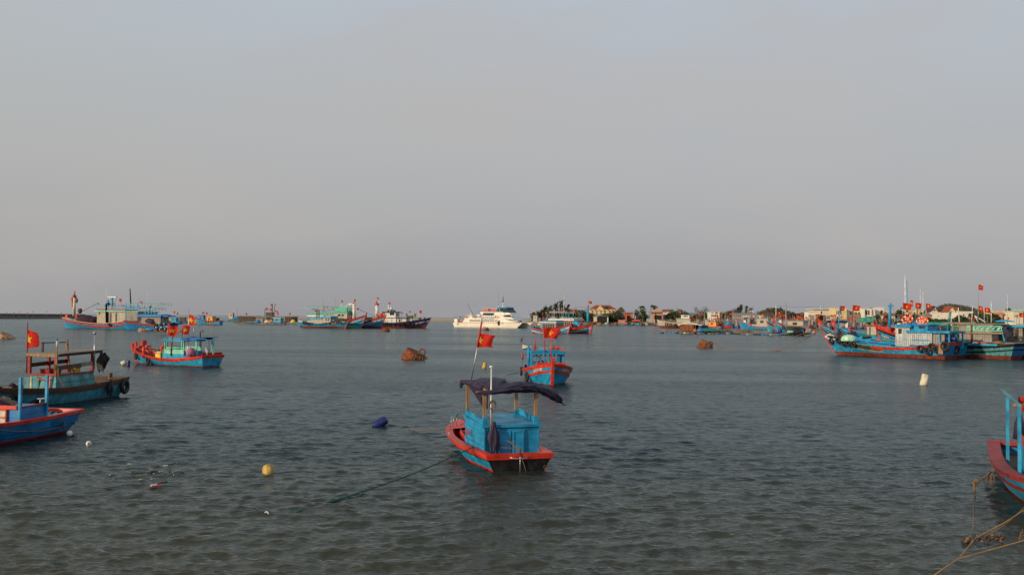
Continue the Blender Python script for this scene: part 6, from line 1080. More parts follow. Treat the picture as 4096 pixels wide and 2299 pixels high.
# ================================================================ white catamaran ferry
def ferry():
    ste = at(1815, 1312, 459); f = Vector((.79, -.613)); b = Boat('catamaran_ferry', 'large cream white catamaran ferry with blue roofs, anchored mid harbour', (ste.x+3.0, ste.y+3.6), f, 35, 'ferry'); b.side = -1; b.L = 35; r = b.root; S = -1; L = 35.; D = 2.05; hbw = 4.9
    def hull(m, yc, sgn):     # one slender demihull, outer side at yc+sgn*1.3
        n_ = 20; vs = []
        for i in range(n_+1):
            t = i/n_; w_ = 1.35*(1-(max(0, t-.62)/.38)**1.9)+.03; z1_ = D+.55*max(0, (t-.6)/.4)**1.5; xk = -L/2+L*t; rk = 3.6*smooth(.55, 1, t)
            vs += [(xk-.5+rk*z1_/D*1.0, yc+sgn*(w_), z1_), (xk+rk*.35, yc+sgn*w_*.92, .55), (xk+rk*.1, yc+sgn*w_*.75, -.02), (xk-.2, yc, -.8), (xk+rk*.1, yc-sgn*w_*.75, -.02), (xk+rk*.35, yc-sgn*w_*.9, .55), (xk-.5+rk*z1_/D, yc-sgn*w_, z1_)]
        q = 7; fs = []
        for i in range(n_):
            for k in range(q): g = (i*q+k, i*q+(k+1) % q, (i+1)*q+(k+1) % q, (i+1)*q+k); fs.append(g[::-1] if sgn > 0 else g)
        fs += [tuple(range(q)), tuple(n_*q+k for k in range(q))[::-1]]
        m.add(vs, [x for i, x in enumerate(fs) if not (i < n_*q and i % q in (2, 3))], 'ferry_white'); m.add(vs, [x for i, x in enumerate(fs) if i < n_*q and i % q in (2, 3)], 'antifoul')
    part(r, 'hull', lambda m: hull(m, -3.6, -1)); part(r, 'hull', lambda m: hull(m, 3.6, 1))
    part(r, 'bridge_deck', lambda m: (m.box((-2, 0, 1.75), (30, 6.4, .6), 'ferry_white'), m.hexa([(12.5, -2.6, 1.5), (16.2, -2.4, 2.0), (16.2, 2.4, 2.0), (12.5, 2.6, 1.5), (12.5, -2.6, 2.45), (16.8, -2.4, 2.6), (16.8, 2.4, 2.6), (12.5, 2.6, 2.45)], 'ferry_white')))
    part(r, 'rub_rail', lambda m: (m.box((-2.6, -4.98, 2.1), (29, .14, .12), 'red_dark'), m.box((-2.6, 4.98, 2.1), (29, .14, .12), 'red_dark')))
    # main deck house: px 1852..1995 straight, then tapering nose to 2087
    z1 = 4.35; xa = on(b, 1852, 1285, -4.8).x; xb_ = on(b, 2000, 1290, -4.8).x
    part(r, 'main_cabin', lambda m: (m.hexa([(xa-.3, -4.85, D+.05), (xb_, -4.85, D+.05), (xb_, 4.85, D+.05), (xa-.3, 4.85, D+.05), (xa+.9, -4.5, z1), (xb_, -4.5, z1), (xb_, 4.5, z1), (xa+.9, 4.5, z1)], 'ferry_white'),
        m.hexa([(xb_+.01, -4.85, 2.1), (L/2+1.2, -4.2, 2.3), (L/2+1.2, 4.2, 2.3), (xb_+.01, 4.85, 2.1), (xb_+.01, -4.5, z1-.02), (L/2-1.2, -3.4, 2.95), (L/2-1.2, 3.4, 2.95), (xb_+.01, 4.5, z1-.02)], 'ferry_white')))
    for px in (1882, 1891, 1900, 1909, 1918, 1937, 1946, 1955, 1965, 1974, 1985):
        p = on(b, px, 1284.5, -4.8)
        def wi(m):
            m.box((p.x, -4.78, 3.05), (1.05, .16, 1.15), 'white')
        o = part(r, 'window', wi); part(r, 'pane', lambda m: (m.box((p.x, -4.86, 3.05), (.80, .08, .92), 'dark'), m.box((p.x+.15, -4.89, 3.0), (.35, .06, .8), 'cream'))).parent = o
    p = on(b, 1928, 1280, -4.7); part(r, 'door', lambda m: (m.box((p.x, -4.72, 3.35), (1.0, .3, 2.6), 'white'), m.box((p.x, -4.88, 3.3), (.7, .06, 2.3), 'barrel_teal')))
    part(r, 'lettering', lambda m: m.text('BIEN TEC HOA BINH 2', .62, 'blue_old', lambda u, v: (on(b, 1957, 1278, -4.7).x+u, -4.66, 3.72+v), bold=.02))
    part(r, 'scalloped_trim', lambda m: [m.heap((on(b, 2000, 1285, -4.9).x+1.0*k, -4.86+.04*k, 2.62-.0*k), (.9, .12, -.28), 'white', 8, 3, 0) for k in range(12)])
    # stern box and rail
    part(r, 'stern_box', lambda m: (m.box((-16.3, -4.0, 2.95), (1.9, 1.8, 1.7), 'ferry_white'), m.box((-16.3, 4.0, 2.95), (1.9, 1.8, 1.7), 'ferry_white')))
    part(r, 'stern_rail', lambda m: [m.tube([(-15.2, -4.6, 2.3+.5*k), (xa, -4.6, 2.3+.5*k)], .05, 'metal', 5) for k in range(4)]+[m.box((xa-.5, -3.8, 2.9), (1.0, 1, 1.2), 'orange_ring')])
    # upper deck
    U = 7.15; xu0, xu1 = on(b, 1918, 1265, -3.6).x, on(b, 1992, 1250, -3.6).x
    part(r, 'upper_cabin', lambda m: m.hexa([(xu0+2.2, -3.9, z1-.05), (xu1+8.2, -3.4, z1-.05), (xu1+8.2, 3.4, z1-.05), (xu0+2.2, 3.9, z1-.05), (xu0+.1, -3.6, U), (xu1+2.2, -3.4, U), (xu1+2.2, 3.4, U), (xu0+.1, 3.6, U)], 'ferry_white'))
    part(r, 'upper_roof', lambda m: m.box(((xu0+xu1)/2+.4, 0, U+.16), (xu1-xu0+2.4, 7.6, .32), 'blue_worn'))
    w0_, w1_ = on(b, 1932, 1257, -3.7).x, on(b, 1975, 1257, -3.7).x; yv = -3.76
    def sw(m):
        m.hexa([(w0_-.3, -3.95, 5.25), (w1_-.3, -3.95, 5.25), (w1_-.3, -3.6, 5.25), (w0_-.3, -3.6, 5.25), (w0_+.2, -3.75, 6.6), (w1_+.2, -3.75, 6.6), (w1_+.2, -3.4, 6.6), (w0_+.2, -3.4, 6.6)], 'glass')
    part(r, 'saloon_windows', lambda m: (sw(m), [m.bar((w0_+1.15+1.35*k, -3.97, 5.25), (w0_+1.45+1.35*k, -3.77, 6.6), .10, .06, 'wood_dark') for k in range(4)]))
    # liferaft canisters along the side deck
    G = 'white liferaft canisters on the ferry side deck'
    for k, px in enumerate((1917, 1937, 1947, 1961, 1975)):
        mb = MB(); rot = Matrix.Rotation(R(90), 3, 'Y'); rr_ = .85 if k == 0 else .62; mb.lathe([(rr_*.5, -1.0), (rr_, -.7), (rr_, .7), (rr_*.5, 1.0)], 'white', (0, 0, 0), 14, rot); mb.torus((0, 0, 0), rr_, .05, 'grey', (1, 0, 0), 14, 5)
        one(mb, 'liferaft', ['largest white canister at the back of the ferry side deck', 'second white canister from the stern on the ferry', 'middle white canister on the ferry side deck', 'fourth white canister from the stern on the ferry', 'foremost white canister on the ferry side deck'][k], 'liferaft', G, b.wp((on(b, px, 1266, -4.1).x, -4.15, z1+rr_)), b.rz)
    for px, py in ((1866, 1268), (1899, 1268), (1988, 1268)): ring_at(b, (on(b, px, py, -4.6).x, -4.62, ZZ(px, py, 448)), {1866: 'orange lifebuoy nearest the ferry stern', 1899: 'orange lifebuoy beside the ferry canisters', 1988: 'orange lifebuoy on the forward side of the ferry'}[px], .62, (0, 1, 0), 'lifebuoys on the ferry')
    part(r, 'side_rail', lambda m: [m.tube([(xa+1, -4.45, z1+.5*k+.3), (xu0+2.5, -4.45, z1+.5*k+.3)], .05, 'white', 5) for k in range(3)]+[m.box((xa+3.5, -3.0, z1+.6), (2.6, 2, 1.2), 'ferry_white'), m.box((xa+7.0, -3.0, z1+.5), (2.4, 1.4, .9), 'sky_blue'), m.box((xa+10, -4.0, z1+.6), (3.4, .8, .9), 'orange_ring')])
    part(r, 'awning_frame', lambda m: (m.bar(on(b, 1817, 1265, -4), on(b, 1882, 1264, -4), .1, .14, 'wood_dark'), m.bar(on(b, 1834, 1265, -4), on(b, 1834, 1284, -4), .1, .1, 'white'), m.bar(on(b, 1817, 1265, 0), on(b, 1882, 1264, 0), .1, .14, 'wood_dark'), m.bar(on(b, 1838, 1265, -4), on(b, 1845, 1270, -4), .3, .2, 'dark')))
    part(r, 'crane_jib', lambda m: m.tube([on(b, 1895, 1262, -2), on(b, 1867, 1211, -2)], [.10, .04], 'dark', 6)); part(r, 'post_lamp', lambda m: (m.tube([on(b, 1883, 1266, -3), on(b, 1884, 1249, -3)], .1, 'white', 6), m.box(on(b, 1883, 1254, -3), (.7, .2, .2), 'white')))
    # roof boxes (life vests)
    part(r, 'top_rail', lambda m: [m.tube([(xu0+1.5, -3.2, U+.3+.42*k), (xu1-.5, -3.2, U+.3+.42*k)], .05, 'white', 5) for k in range(4)]+[m.tube([(xu0+1.5+1.3*k, -3.2, U+.3), (xu0+1.5+1.3*k, -3.2, U+1.6)], .05, 'white', 5) for k in range(int((xu1-xu0-2)/1.3)+1)])
    part(r, 'seat_row', lambda m: [m.box((xu0+2.3+1.6*k, -2.9, U+.85), (1.3, .7, 1.0), 'orange_ring' if k != 2 else 'red_dark') for k in range(int((xu1-xu0-3)/1.6)+1)])
    # wheelhouse
    B0, B1 = on(b, 1999, 1246, 0).x, on(b, 2043, 1246, 0).x; Z0, Z1 = U+.1, 8.75
    part(r, 'wheelhouse', lambda m: m.hexa([(B0-.6, -3.2, Z0-.5), (B1+1.2, -2.9, Z0-.5), (B1+1.2, 2.9, Z0-.5), (B0-.6, 3.2, Z0-.5), (B0+.6, -2.7, Z1), (B1-.6, -2.5, Z1), (B1-.6, 2.5, Z1), (B0+.6, 2.7, Z1)], 'glass'))
    part(r, 'wheelhouse_wing', lambda m: [m.hexa([(B0-1.8, s*3.3, Z0-.8), (B0+.2, s*3.3, Z0-.8), (B0+.2, s*3.15, Z0-.8), (B0-1.8, s*3.15, Z0-.8), (B0+.3, s*2.9, Z1+.2), (B0+1.0, s*2.9, Z1+.2), (B0+1.0, s*2.75, Z1+.2), (B0+.3, s*2.75, Z1+.2)], 'white') for s in (-1, 1)]+[m.bar((B0+1.8, s*2.95, Z1), (B0+3.1, s*3.1, Z0-.2), .35, .12, 'white') for s in (-1, 1)])
    part(r, 'wheelhouse_roof', lambda m: m.hexa([(B0+.4, -3.0, Z1), (B1-.1, -2.8, Z1-.05), (B1-.1, 2.8, Z1-.05), (B0+.4, 3.0, Z1), (B0+.9, -2.6, Z1+.55), (B1-.7, -2.4, Z1+.55), (B1-.7, 2.4, Z1+.55), (B0+.9, 2.6, Z1+.55)], 'blue_worn'))
    # big raked nose from the wheelhouse down to the bow
    nx = L/2+.6
    part(r, 'raked_front', lambda m: m.hexa([(B0-1.0, -3.35, z1-.1), (nx-.6, -2.2, 3.0), (nx-.6, 2.2, 3.0), (B0-1.0, 3.35, z1-.1), (B0-.6, -3.2, Z0-.45), (B1+1.3, -2.9, Z0-.45), (B1+1.3, 2.9, Z0-.45), (B0-.6, 3.2, Z0-.45)], 'white'))
    # forward side cabin with windows
    c0 = on(b, 2005, 1268, -4.4).x; c1 = on(b, 2056, 1276, -4.2).x
    part(r, 'forward_cabin', lambda m: m.hexa([(c0, -4.6, z1-.3), (c1, -4.0, z1-.6), (c1, -2.9, z1-.6), (c0, -3.0, z1-.3), (c0+.4, -4.3, z1+1.9), (c1-4.0, -3.9, z1+1.7), (c1-4.0, -2.9, z1+1.7), (c0+.4, -3.0, z1+1.9)], 'white'))
    for px, ww, mm in ((2010, .9, 'cream'), (2017, .4, 'dark'), (2025, 1.1, 'glass'), (2036, 1.9, 'glass')): q = on(b, px, 1266, -4.35); part(r, 'window', lambda m: m.box((q.x, -4.37-.0+.03*(q.x-c0)*.5, z1+1.0), (ww, .12, .85), mm, rz=R(2)))
    part(r, 'side_fender', lambda m: (m.tube([on(b, 1996, 1282, -4.95), on(b, 1995, 1292, -4.95), on(b, 1995, 1301, -4.95)], [.3, .55, .3], 'dark', 8), m.bar(on(b, 1988, 1292, -4.95), on(b, 1996, 1282, -4.95), .2, .2, 'dark')))
    part(r, 'anchor_gear', lambda m: (m.tube([on(b, 1828, 1298, -5.0), on(b, 1830, 1295, -5.0), on(b, 1836, 1297, -5.0)], .18, 'dark', 6), m.box((nx-1.0, 0, 2.9), (1.0, 1.2, .9), 'dark'), m.box((15.6, 1.6, 3.0), (.5, .5, .8), 'grey')))
    # masts
    part(r, 'mast', lambda m: (m.tube([on(b, 2012, 1270, -2), on(b, 2011, 1240, -1), on(b, 2012, 1210, -1)], [.35, .28, .2], 'white', 8), m.tube([on(b, 2012, 1210, -1), on(b, 2013, 1186, -1)], [.25, .08], 'dark', 6), m.bar(on(b, 2001, 1212, -1), on(b, 2015, 1210, -1), .12, .12, 'white')))
    pole(b, 1993, 1240, 1165, -1, .08, 'grey', 'aerial'); pole(b, 1993, 1234, 1222, -1, .2, 'white', 'aerial_base'); pole(b, 2026, 1236, 1217, 0, .05, 'grey', 'aerial'); pole(b, 1942, 1247, 1231, 0, .1, 'white', 'lamp_post'); pole(b, 2035, 1236, 1228, 0, .05, 'white', 'aerial')
    part(r, 'radar', lambda m: (m.heap(tuple(on(b, 2020, 1234, 0)), (.8, .8, .9), 'white'), m.box(on(b, 2024, 1231, 0), (1.6, .3, .3), 'white')))
    pflag(b, 2001, 1240, 1207, 7, 6, -1, seed=81, dirw=0, star=False); rope_thing([b.wp((16.0, -3.4, 2.3)), W(2058, 1305)], .04, 'rope', 'anchor line slanting down the ferry bow')
ferry()
# ================================================================ boats in front of the headland
def headland_boats():
    SH = dict(tm=.36, rake=1.8, srake=.3, ws=.84, kd=.8, fl=1.1, bowp=2.1, dk=.5)
    b = farboat('fishing_boat', 'light blue boat with red sheer and white stripe, right of the ferry', 2272, 2146, 300, R(-42)); r = b.root; S = b.side
    H = Hull(b.L, 5.2, 1.76, 1.1, 3.1, **{**SH, 'rake': 1.1}, sp=2.4); H.build(r, [('red', .45), ('sky_blue', .45), ('white', .35), ('sky_blue', None)], boot=('antifoul', .35), inner='blue', deck='wood_dark'); H.rail(r, 'red', .0, .45, .08); H.rail(r, 'white', .92, 1.25, .06); H.stem(r, 'red', .4, .5, .2); H.letters(r, 'QNg 95039 TS', .83, .68, .42, 'white', S, .05)
    xa, xb_, z0, z1 = cabin(b, 2160, 2224, 1291, 1312, 1.7, 'plank_grey', 'white', .28, .3); xc, xd, _, _ = cabin(b, 2176, 2224, 1284, 1292, 1.6, 'plank_grey', 'sky_blue', .2, .3, name='upper_cabin', rname='upper_roof'); part(r, 'front_windows', lambda m: [m.box((xb_-.7*k-1.0, S*1.73, z1-.9), (.42, .06, 1.1), 'dark') for k in range(7)])
    for px in (2171, 2185): pole(b, px, 1312, 1286, S*1.8, .12, 'blue', 'post')
    b.tyre_at(on(b, 2137, 1313, 0), 'black tyre at the stern of the white striped boat right of the ferry', .65, (1, .3, 0), n1=16); b.tyre_at(on(b, 2222, 1315, S*2.5), 'bunch of black tyres amidships on the white striped boat', .55, (0, 1, 0), n1=14); part(r, 'stern_rail', lambda m: (m.tube([on(b, 2147, 1308, 1), on(b, 2147, 1295, 1), on(b, 2160, 1293, 1)], .08, 'sky_blue', 6), m.bar(on(b, 2146, 1293, 1), on(b, 2174, 1283, 1), .15, .15, 'sky_blue'), m.box(on(b, 2156, 1297, 1), (1.0, .2, .5), 'yellow')))
    pflag(b, 2188, 1285, 1256, 10, 9, 0, seed=41, dirw=0); pole(b, 2171, 1290, 1252, 0, .08, 'red_dark', 'pole', cap='red')
    b = farboat('fishing_boat', 'blue squid boat with grey plank deckhouse behind the white striped boat', 2305, 2195, 318, R(-42)); r = b.root; S = b.side
    H = Hull(b.L, 5.6, 2.0, 1.6, 3.2, **SH); H.build(r, [('red', .45), ('white', .3), ('blue', None)], boot=('antifoul', .4), inner='blue', deck='wood_dark'); H.stem(r, 'red', .3, .5, .2)
    xa, xb_, z0, z1 = cabin(b, 2200, 2294, 1281, 1306, 2.0, 'plank_grey', 'white', .45, .4, name='deckhouse'); part(r, 'front_windows', lambda m: [m.box((xb_-.8*k-1.0, S*2.03, z1-.9), (.42, .06, 1.1), 'dark') for k in range(8)]); rack(b, xa, xb_, 2.1, z1+.9, 'blue_old', h=1.5); rack(b, xa, xb_-3, 2.4, z1+2.6, 'grey', h=.3)
    pflag(b, 2213, 1275, 1247, 11, 10, 0, seed=42, dirw=0, droop=.3); pflag(b, 2232, 1275, 1258, 7, 7, 0, seed=43, dirw=0); pflag(b, 2292, 1285, 1235, 11, 11, 0, seed=44, dirw=0, droop=.3); pflag(b, 2253, 1270, 1234, 6, 12, 0, seed=45, dirw=0); pole(b, 2253, 1268, 1180, .3, .07, 'white', 'mast', 2257); pole(b, 2235, 1280, 1215, .3, .10, 'wood', 'mast'); pole(b, 2246, 1270, 1227, .2, .06, 'grey', 'aerial'); part(r, 'exhaust_pipe', lambda m: m.tube([on(b, 2232, 1312, S*2.2), on(b, 2234, 1255, S*2.2)], .22, 'black', 8)); pole(b, 2274, 1272, 1256, 0, .15, 'blue', 'davit')
    b = farboat('fishing_boat', 'blue boat with light blue mast, right of the white striped boat', 2360, 2268, 302, R(-38)); r = b.root; S = b.side
    H = Hull(b.L, 5.2, 1.9, 1.7, 3.1, **{**SH, 'rake': 1.0}); H.build(r, [('red', .7), ('sky_blue', .4), ('white', .33), ('blue', None)], boot=('antifoul', .45), inner='blue', deck='wood_dark', patches=[(0, .45, 1, 'sky_blue')]); H.rail(r, 'red', .0, .75, .08, .25, 1, False); H.rail(r, 'white', 1.1, 1.42, .06); H.stem(r, 'red', .4, .5, .2); H.letters(r, 'QNg 95417 TS', .72, .95, .38, 'white', S, .05)
    part(r, 'mast', lambda m: (m.tube([on(b, 2352, 1296, 0), on(b, 2351, 1232, 0)], [.42, .34], 'sky_blue', 10), m.tube([on(b, 2353, 1229, 0), on(b, 2353, 1221, 0)], [.38, .2], 'red', 10))); pflag(b, 2354, 1222, 1203, 13, 11, 0, seed=46, dirw=0)
    part(r, 'tarp_bundle', lambda m: m.heap(tuple(on(b, 2304, 1300, 0)), (3.6, 2.0, 1.2), 'sky_blue', seed=2)); b.tyre_at(on(b, 2291, 1302, S*2.2), 'black tyre between the two red stems right of the ferry', .6, (.5, 1, 0), n1=14); b.tyre_at(on(b, 2305, 1306, S*2.4), 'dark fender tyre under the light blue tarpaulin bundle', .5, (0, 1, 0), n1=14); part(r, 'bow_net', lambda m: m.heap(tuple(on(b, 2365, 1297, 0)), (3.2, 1.6, .8), 'wood_dark', seed=5, rough=.5))
    for k, (a_, c_) in enumerate([((2352, 1231), (2300, 1226)), ((2341, 1291), (2301, 1230)), ((2346, 1290), (2303, 1240))]): rope_thing([at(*a_, 264), at(*c_, 266)], .05, 'rope', ['upper', 'lower left', 'lower right'][k]+' stay line of the light blue mast')
    rope_thing([at(2286, 1310, 262), W(2300, 1332)], .04, 'rope', 'pale line from the left red stem into the water')
    # long grey boat
    b = farboat('cargo_boat', 'long grey cargo boat with red bottom and three tyres', 2640, 2790, 500, R(8), cat='cargo boat'); r = b.root; S = b.side
    H = Hull(b.L, 6, 2.9, 2.7, 4.4, tm=.3, rake=1.5, srake=.1, ws=.9, kd=1, fl=1, dk=.5); H.build(r, [('khaki', .3), ('khaki', None)], boot=('antifoul', 1.3), inner='orange_ring', deck='wood'); H.cap(r, 'wood', .05, .3, .15)
    xa, xb_, z0, z1 = cabin(b, 2706, 2760, 1275, 1294, 2.4, 'khaki', 'khaki', .25, .4); cabin(b, 2724, 2756, 1260, 1273, 1.7, 'white', 'grey', .2, .3, name='bridge', rname='bridge_roof'); wins(b, [on(b, px, 1266, 1.7).x for px in (2734, 2741, 2748)], z1+1.3, 1.7, (.6, .9), 'grey'); part(r, 'sign_board', lambda m: (m.box(on(b, 2733, 1263, S*2.0), (.9, .1, 1.1), 'white'), m.box(on(b, 2733, 1263, S*2.07), (.4, .06, .5), 'red_dark')))
    part(r, 'deck_shelter', lambda m: (m.box(on(b, 2686, 1279, 0), (4.6, 3, .15), 'grey'), m.bar(on(b, 2671, 1288, 0), on(b, 2671, 1279, 0), .1, .1, 'grey'), m.bar(on(b, 2700, 1290, 0), on(b, 2700, 1279, 0), .1, .1, 'grey'))); pole(b, 2647, 1284, 1270, 0, .12, 'red_dark', 'bow_post'); H.letters(r, 'QN-5279', .93, 1.1, .6, 'white', S, .03)
    for k, (px, py) in enumerate(((2666, 1297), (2682, 1298), (2701, 1301))): b.tyre_at(on(b, px, py, S*3.05), f'{["left", "middle", "right"][k]} tyre on the side of the long grey cargo boat', [.85, .7, .85][k], (0, 1, 0), 'tyres on the long grey cargo boat', 14)
    pflag(b, 2765, 1295, 1271, 12, 9, 0, seed=47, dirw=0)
headland_boats()
# ================================================================ fish farm rafts and huts
def raft(name, label, x0, x1, py, depth, seed, drums=True, z=.35, group=None):
    rr = random.Random(seed); a, c = W(x0, py), W(x1, py+(x1-x0)*.0105); root = thing(name, label, 'fish raft', tuple((a+c)/2), atan2((c-a).y, (c-a).x), group); L = (c-a).length; mb = MB(); n_ = int(L/3.2)
    for k in range(3): mb.bar((-L/2, depth*k/2+rr.uniform(-.1, .1), z), (L/2, depth*k/2, z+rr.uniform(-.05, .05)), .22, .2, 'wood_grey')
    for k in range(n_+1): x = -L/2+L*k/n_; mb.bar((x, -.4, z+.18), (x+rr.uniform(-.3, .3), depth+.3, z+.18), .18, .14, 'wood_grey' if k % 3 else 'wood')
    for k in range(int(L/2.2)): x = rr.uniform(-L/2, L/2-2); mb.bar((x, rr.uniform(-.2, depth), z+.3), (x+rr.uniform(2, 5), rr.uniform(-.2, depth), z+.3), .12, .1, rr.choice(['wood', 'wood_grey', 'wood_dark']))
    mb.build('timber_frame', root); mb = MB()
    for k in range(int(L/1.6)): mb.heap((rr.uniform(-L/2+1, L/2-1), rr.uniform(.1, depth), z+.2), (rr.uniform(1.5, 5), rr.uniform(.8, 2.5), rr.uniform(.2, .75)), rr.choice(['net_green', 'net_green', 'wood_dark', 'net', 'wood_grey', 'canvas', 'canvas', 'wood']), 12, 4, .5, k+seed)
    mb.build('nets', root)
    if drums:
        x = -L/2+.8; rot = Matrix.Rotation(R(90), 3, 'Y'); k = 0; last = None
        while x < L/2-.6 and k < 60:
            m_ = rr.choice(['barrel_blue', 'grey', 'blue_deep', 'foam', 'barrel_blue', 'dark', 'barrel_teal', 'grey']); mb = MB(); mb.lathe([(.22, -.52), (.29, -.46), (.29, .46), (.22, .52)], m_, (x, -.15, .10), 10, rot); mb.build('float_drum', root); x += 1.2 if rr.random() < .8 else 2.2; k += 1
    return root
def hut(label, x0, x1, pyb, h, Y, m='plank_dark', roof='wood_grey', skew=.5, group=None, depth=4.0, frame=None, gable=False, open_=False):
    a = at(x0, pyb, Y); c = at(x1, pyb, Y); zb = a.z; wd = c.x-a.x; H_ = h*Y/FPX; root = thing('raft_hut', label, 'hut', ((a.x+c.x)/2, Y, zb), -.15, group); D_ = depth
    if open_:
        part(root, 'back_wall', lambda q: (q.box((0, D_, H_*.45), (wd, .12, H_*.9), m), q.box((wd/2-.06, D_/2, H_*.45), (.12, D_-.2, H_*.9), m)))
        n_ = max(3, int(wd/1.1))
        part(root, 'frame', lambda q: [q.bar((-wd/2+wd*k/n_, 0, -.4), (-wd/2+wd*k/n_, 0, H_*.92), .12, .12, frame or 'wood') for k in range(n_+1)]+[q.bar((-wd/2, 0, H_*z), (wd/2*.42, 0, H_*z), .1, .1, frame or 'wood') for z in (.05, .35, .62)])
        part(root, 'mesh_wall', lambda q: q.box((-wd*.14, .25, H_*.45), (wd*.7, .06, H_*.88), 'plank_orange' if gable else 'dark'))
    else: part(root, 'wall', lambda q: q.box((0, D_/2, H_*.45), (wd, D_, H_*.9), m)); part(root, 'doorway', lambda q: q.box((wd*.28, -.04, H_*.38), (wd*.16, .1, H_*.7), 'dark'))
    if gable: part(root, 'roof', lambda q: [q.hexa([(-wd/2-.8 if s < 0 else 0, -.8, H_*.9 if s < 0 else H_*1.18), (0 if s < 0 else wd/2+.8, -.8, H_*1.18 if s < 0 else H_*.78), (0 if s < 0 else wd/2+.8, D_+.8, H_*1.18 if s < 0 else H_*.78), (-wd/2-.8 if s < 0 else 0, D_+.8, H_*.9 if s < 0 else H_*1.18), (-wd/2-.8 if s < 0 else 0, -.8, (H_*.9 if s < 0 else H_*1.18)+.28), (0 if s < 0 else wd/2+.8, -.8, (H_*1.18 if s < 0 else H_*.78)+.28), (0 if s < 0 else wd/2+.8, D_+.8, (H_*1.18 if s < 0 else H_*.78)+.28), (-wd/2-.8 if s < 0 else 0, D_+.8, (H_*.9 if s < 0 else H_*1.18)+.28)], roof) for s in (-1, 1)])
    else: part(root, 'roof', lambda q: q.hexa([(-wd/2-.6, -.6, H_*.88), (wd/2+.6, -.6, H_*.9), (wd/2+.6, D_+.5, H_*.9+skew), (-wd/2-.6, D_+.5, H_*.88+skew), (-wd/2-.6, -.6, H_*.88+.18), (wd/2+.6, -.6, H_*.9+.18), (wd/2+.6, D_+.5, H_*.9+skew+.18), (-wd/2-.6, D_+.5, H_*.88+skew+.18)], roof))
    return root
ORD = 'first second third fourth fifth sixth seventh eighth ninth tenth eleventh twelfth thirteenth fourteenth fifteenth sixteenth'.split()
def rafts():
    raft('fish_raft', 'long fish raft on blue and white drums carrying the gable hut', 2625, 2972, 1332, 6, 3); raft('fish_raft', 'fish raft with green nets in front of the red and yellow boats', 2980, 3245, 1339, 5, 5)
    raft('fish_raft', 'fish raft end with brown nets, right of the long drum raft', 2945, 3010, 1336, 3, 9, False)
    hut('white roofed raft hut with brown slatted front on the long raft', 2722, 2796, 1323, 27, 322, roof='white', gable=True, open_=True, frame='wood', depth=5)
    hut('patched raft hut with brown tin roof beside the red and yellow boats', 3150, 3185, 1328, 24, 300, 'plank_dark', 'wood', .3); 
    root = hut('raft hut walled with light blue sheet at the right raft', 3186, 3226, 1330, 24, 302, 'plaster_blue', 'wood_grey', .3)
    mb = MB(); mb.heap((0, 0, 0), (4.5, 2.5, 2.0), 'dark', seed=4); one(mb, 'net_heap', 'black net heap between the two right raft huts', 'net', None, at(3183, 1335, 297))
    mb = MB(); mb.heap((0, 0, 0), (2.6, 1.6, 1.0), 'tarp_blue', seed=4); mb.heap((-1.6, -.3, 0), (1.2, 1, .9), 'orange_ring', seed=5); one(mb, 'tarp_heap', 'blue and orange tarpaulin heap right of the white roofed raft hut', 'tarpaulin', None, at(2800, 1325, 318))
    mb = MB(); mb.heap((0, 0, 0), (9, 3, .9), 'tarp_green', seed=6, rough=.4); one(mb, 'net_heap', 'long green net heap right of the white roofed raft hut', 'net', None, at(2826, 1324, 322))
    for k, (px, m_) in enumerate(((3082, 'barrel_teal'), (3120, 'barrel_blue'), (3162, 'mint'), (3240, 'barrel_teal'))):
        mb = MB(); mb.lathe([(.55, 0), (.62, .2), (.6, 1.1 if k != 2 else .6), (.5, 1.2 if k != 2 else .7)], m_, (0, 0, 0), 12, sx_=1.6 if k in (0, 2) else 1); one(mb, 'tub', ['turquoise tub at the left of the right fish raft', 'dark blue upright drum on the right fish raft', 'pale green tub in front of the patched hut', 'teal drum under the yellow striped stern'][k], 'tub', None, at(px, 1331, 296))
    # left group
    G = 'dark raft huts on the left fish farm'
    raft('fish_raft', 'wide fish raft carrying three dark huts left of centre', 945, 1125, 1298, 8, 11, False, .5); raft('fish_raft', 'low raft linking the orange cabin boat with the huts', 885, 960, 1290, 5, 12, False, .5); raft('fish_raft', 'raft under the right hut of the left fish farm', 1125, 1215, 1292, 6, 13, False, .5)
    for k, (x0, x1, yb, h, Y, lab, m_) in enumerate([(950, 984, 1284, 20, 590, 'leftmost dark hut of the left fish farm', 'plank_dark'), (984, 1024, 1286, 22, 560, 'second dark hut with open slatted side on the left fish farm', 'plank_dark'), (1022, 1065, 1292, 25, 500, 'front grey plank hut of the left fish farm', 'plank_grey'), (1078, 1122, 1286, 17, 570, 'low hut with pale sagging roof behind the blue fish farm boat', 'plank_dark'), (1138, 1178, 1287, 22, 550, 'open framed hut at the right of the left fish farm', 'plank_dark')]):
        hut(lab, x0, x1, yb, h, Y, m_, 'wood_grey', .5, G, 5, open_=(k in (1, 4)))
    for px, m_ in ((1068, 'foam'), (1030, 'tarp_blue'), (1172, 'yellow'), (1084, 'orange')):
        mb = MB(); mb.heap((0, 0, 0), (3, 2, 1.6), m_, seed=px); one(mb, 'bundle', {1068: 'white net bundle on the left fish farm raft', 1030: 'small blue bundle beside the front plank hut', 1172: 'yellow bundle beside the open framed hut', 1084: 'orange bundle beside the blue fish farm boat'}[px], 'bundle', None, at(px, 1291, 500))
    FP = [(695, 1244), (708, 1249), (810, 1247), (825, 1248), (983, 1251), (1109, 1250), (1157, 1250), (1007, 1262), (26, 1247), (55, 1247), (76, 1245), (109, 1248), (130, 1243), (185, 1243), (244, 1249)]
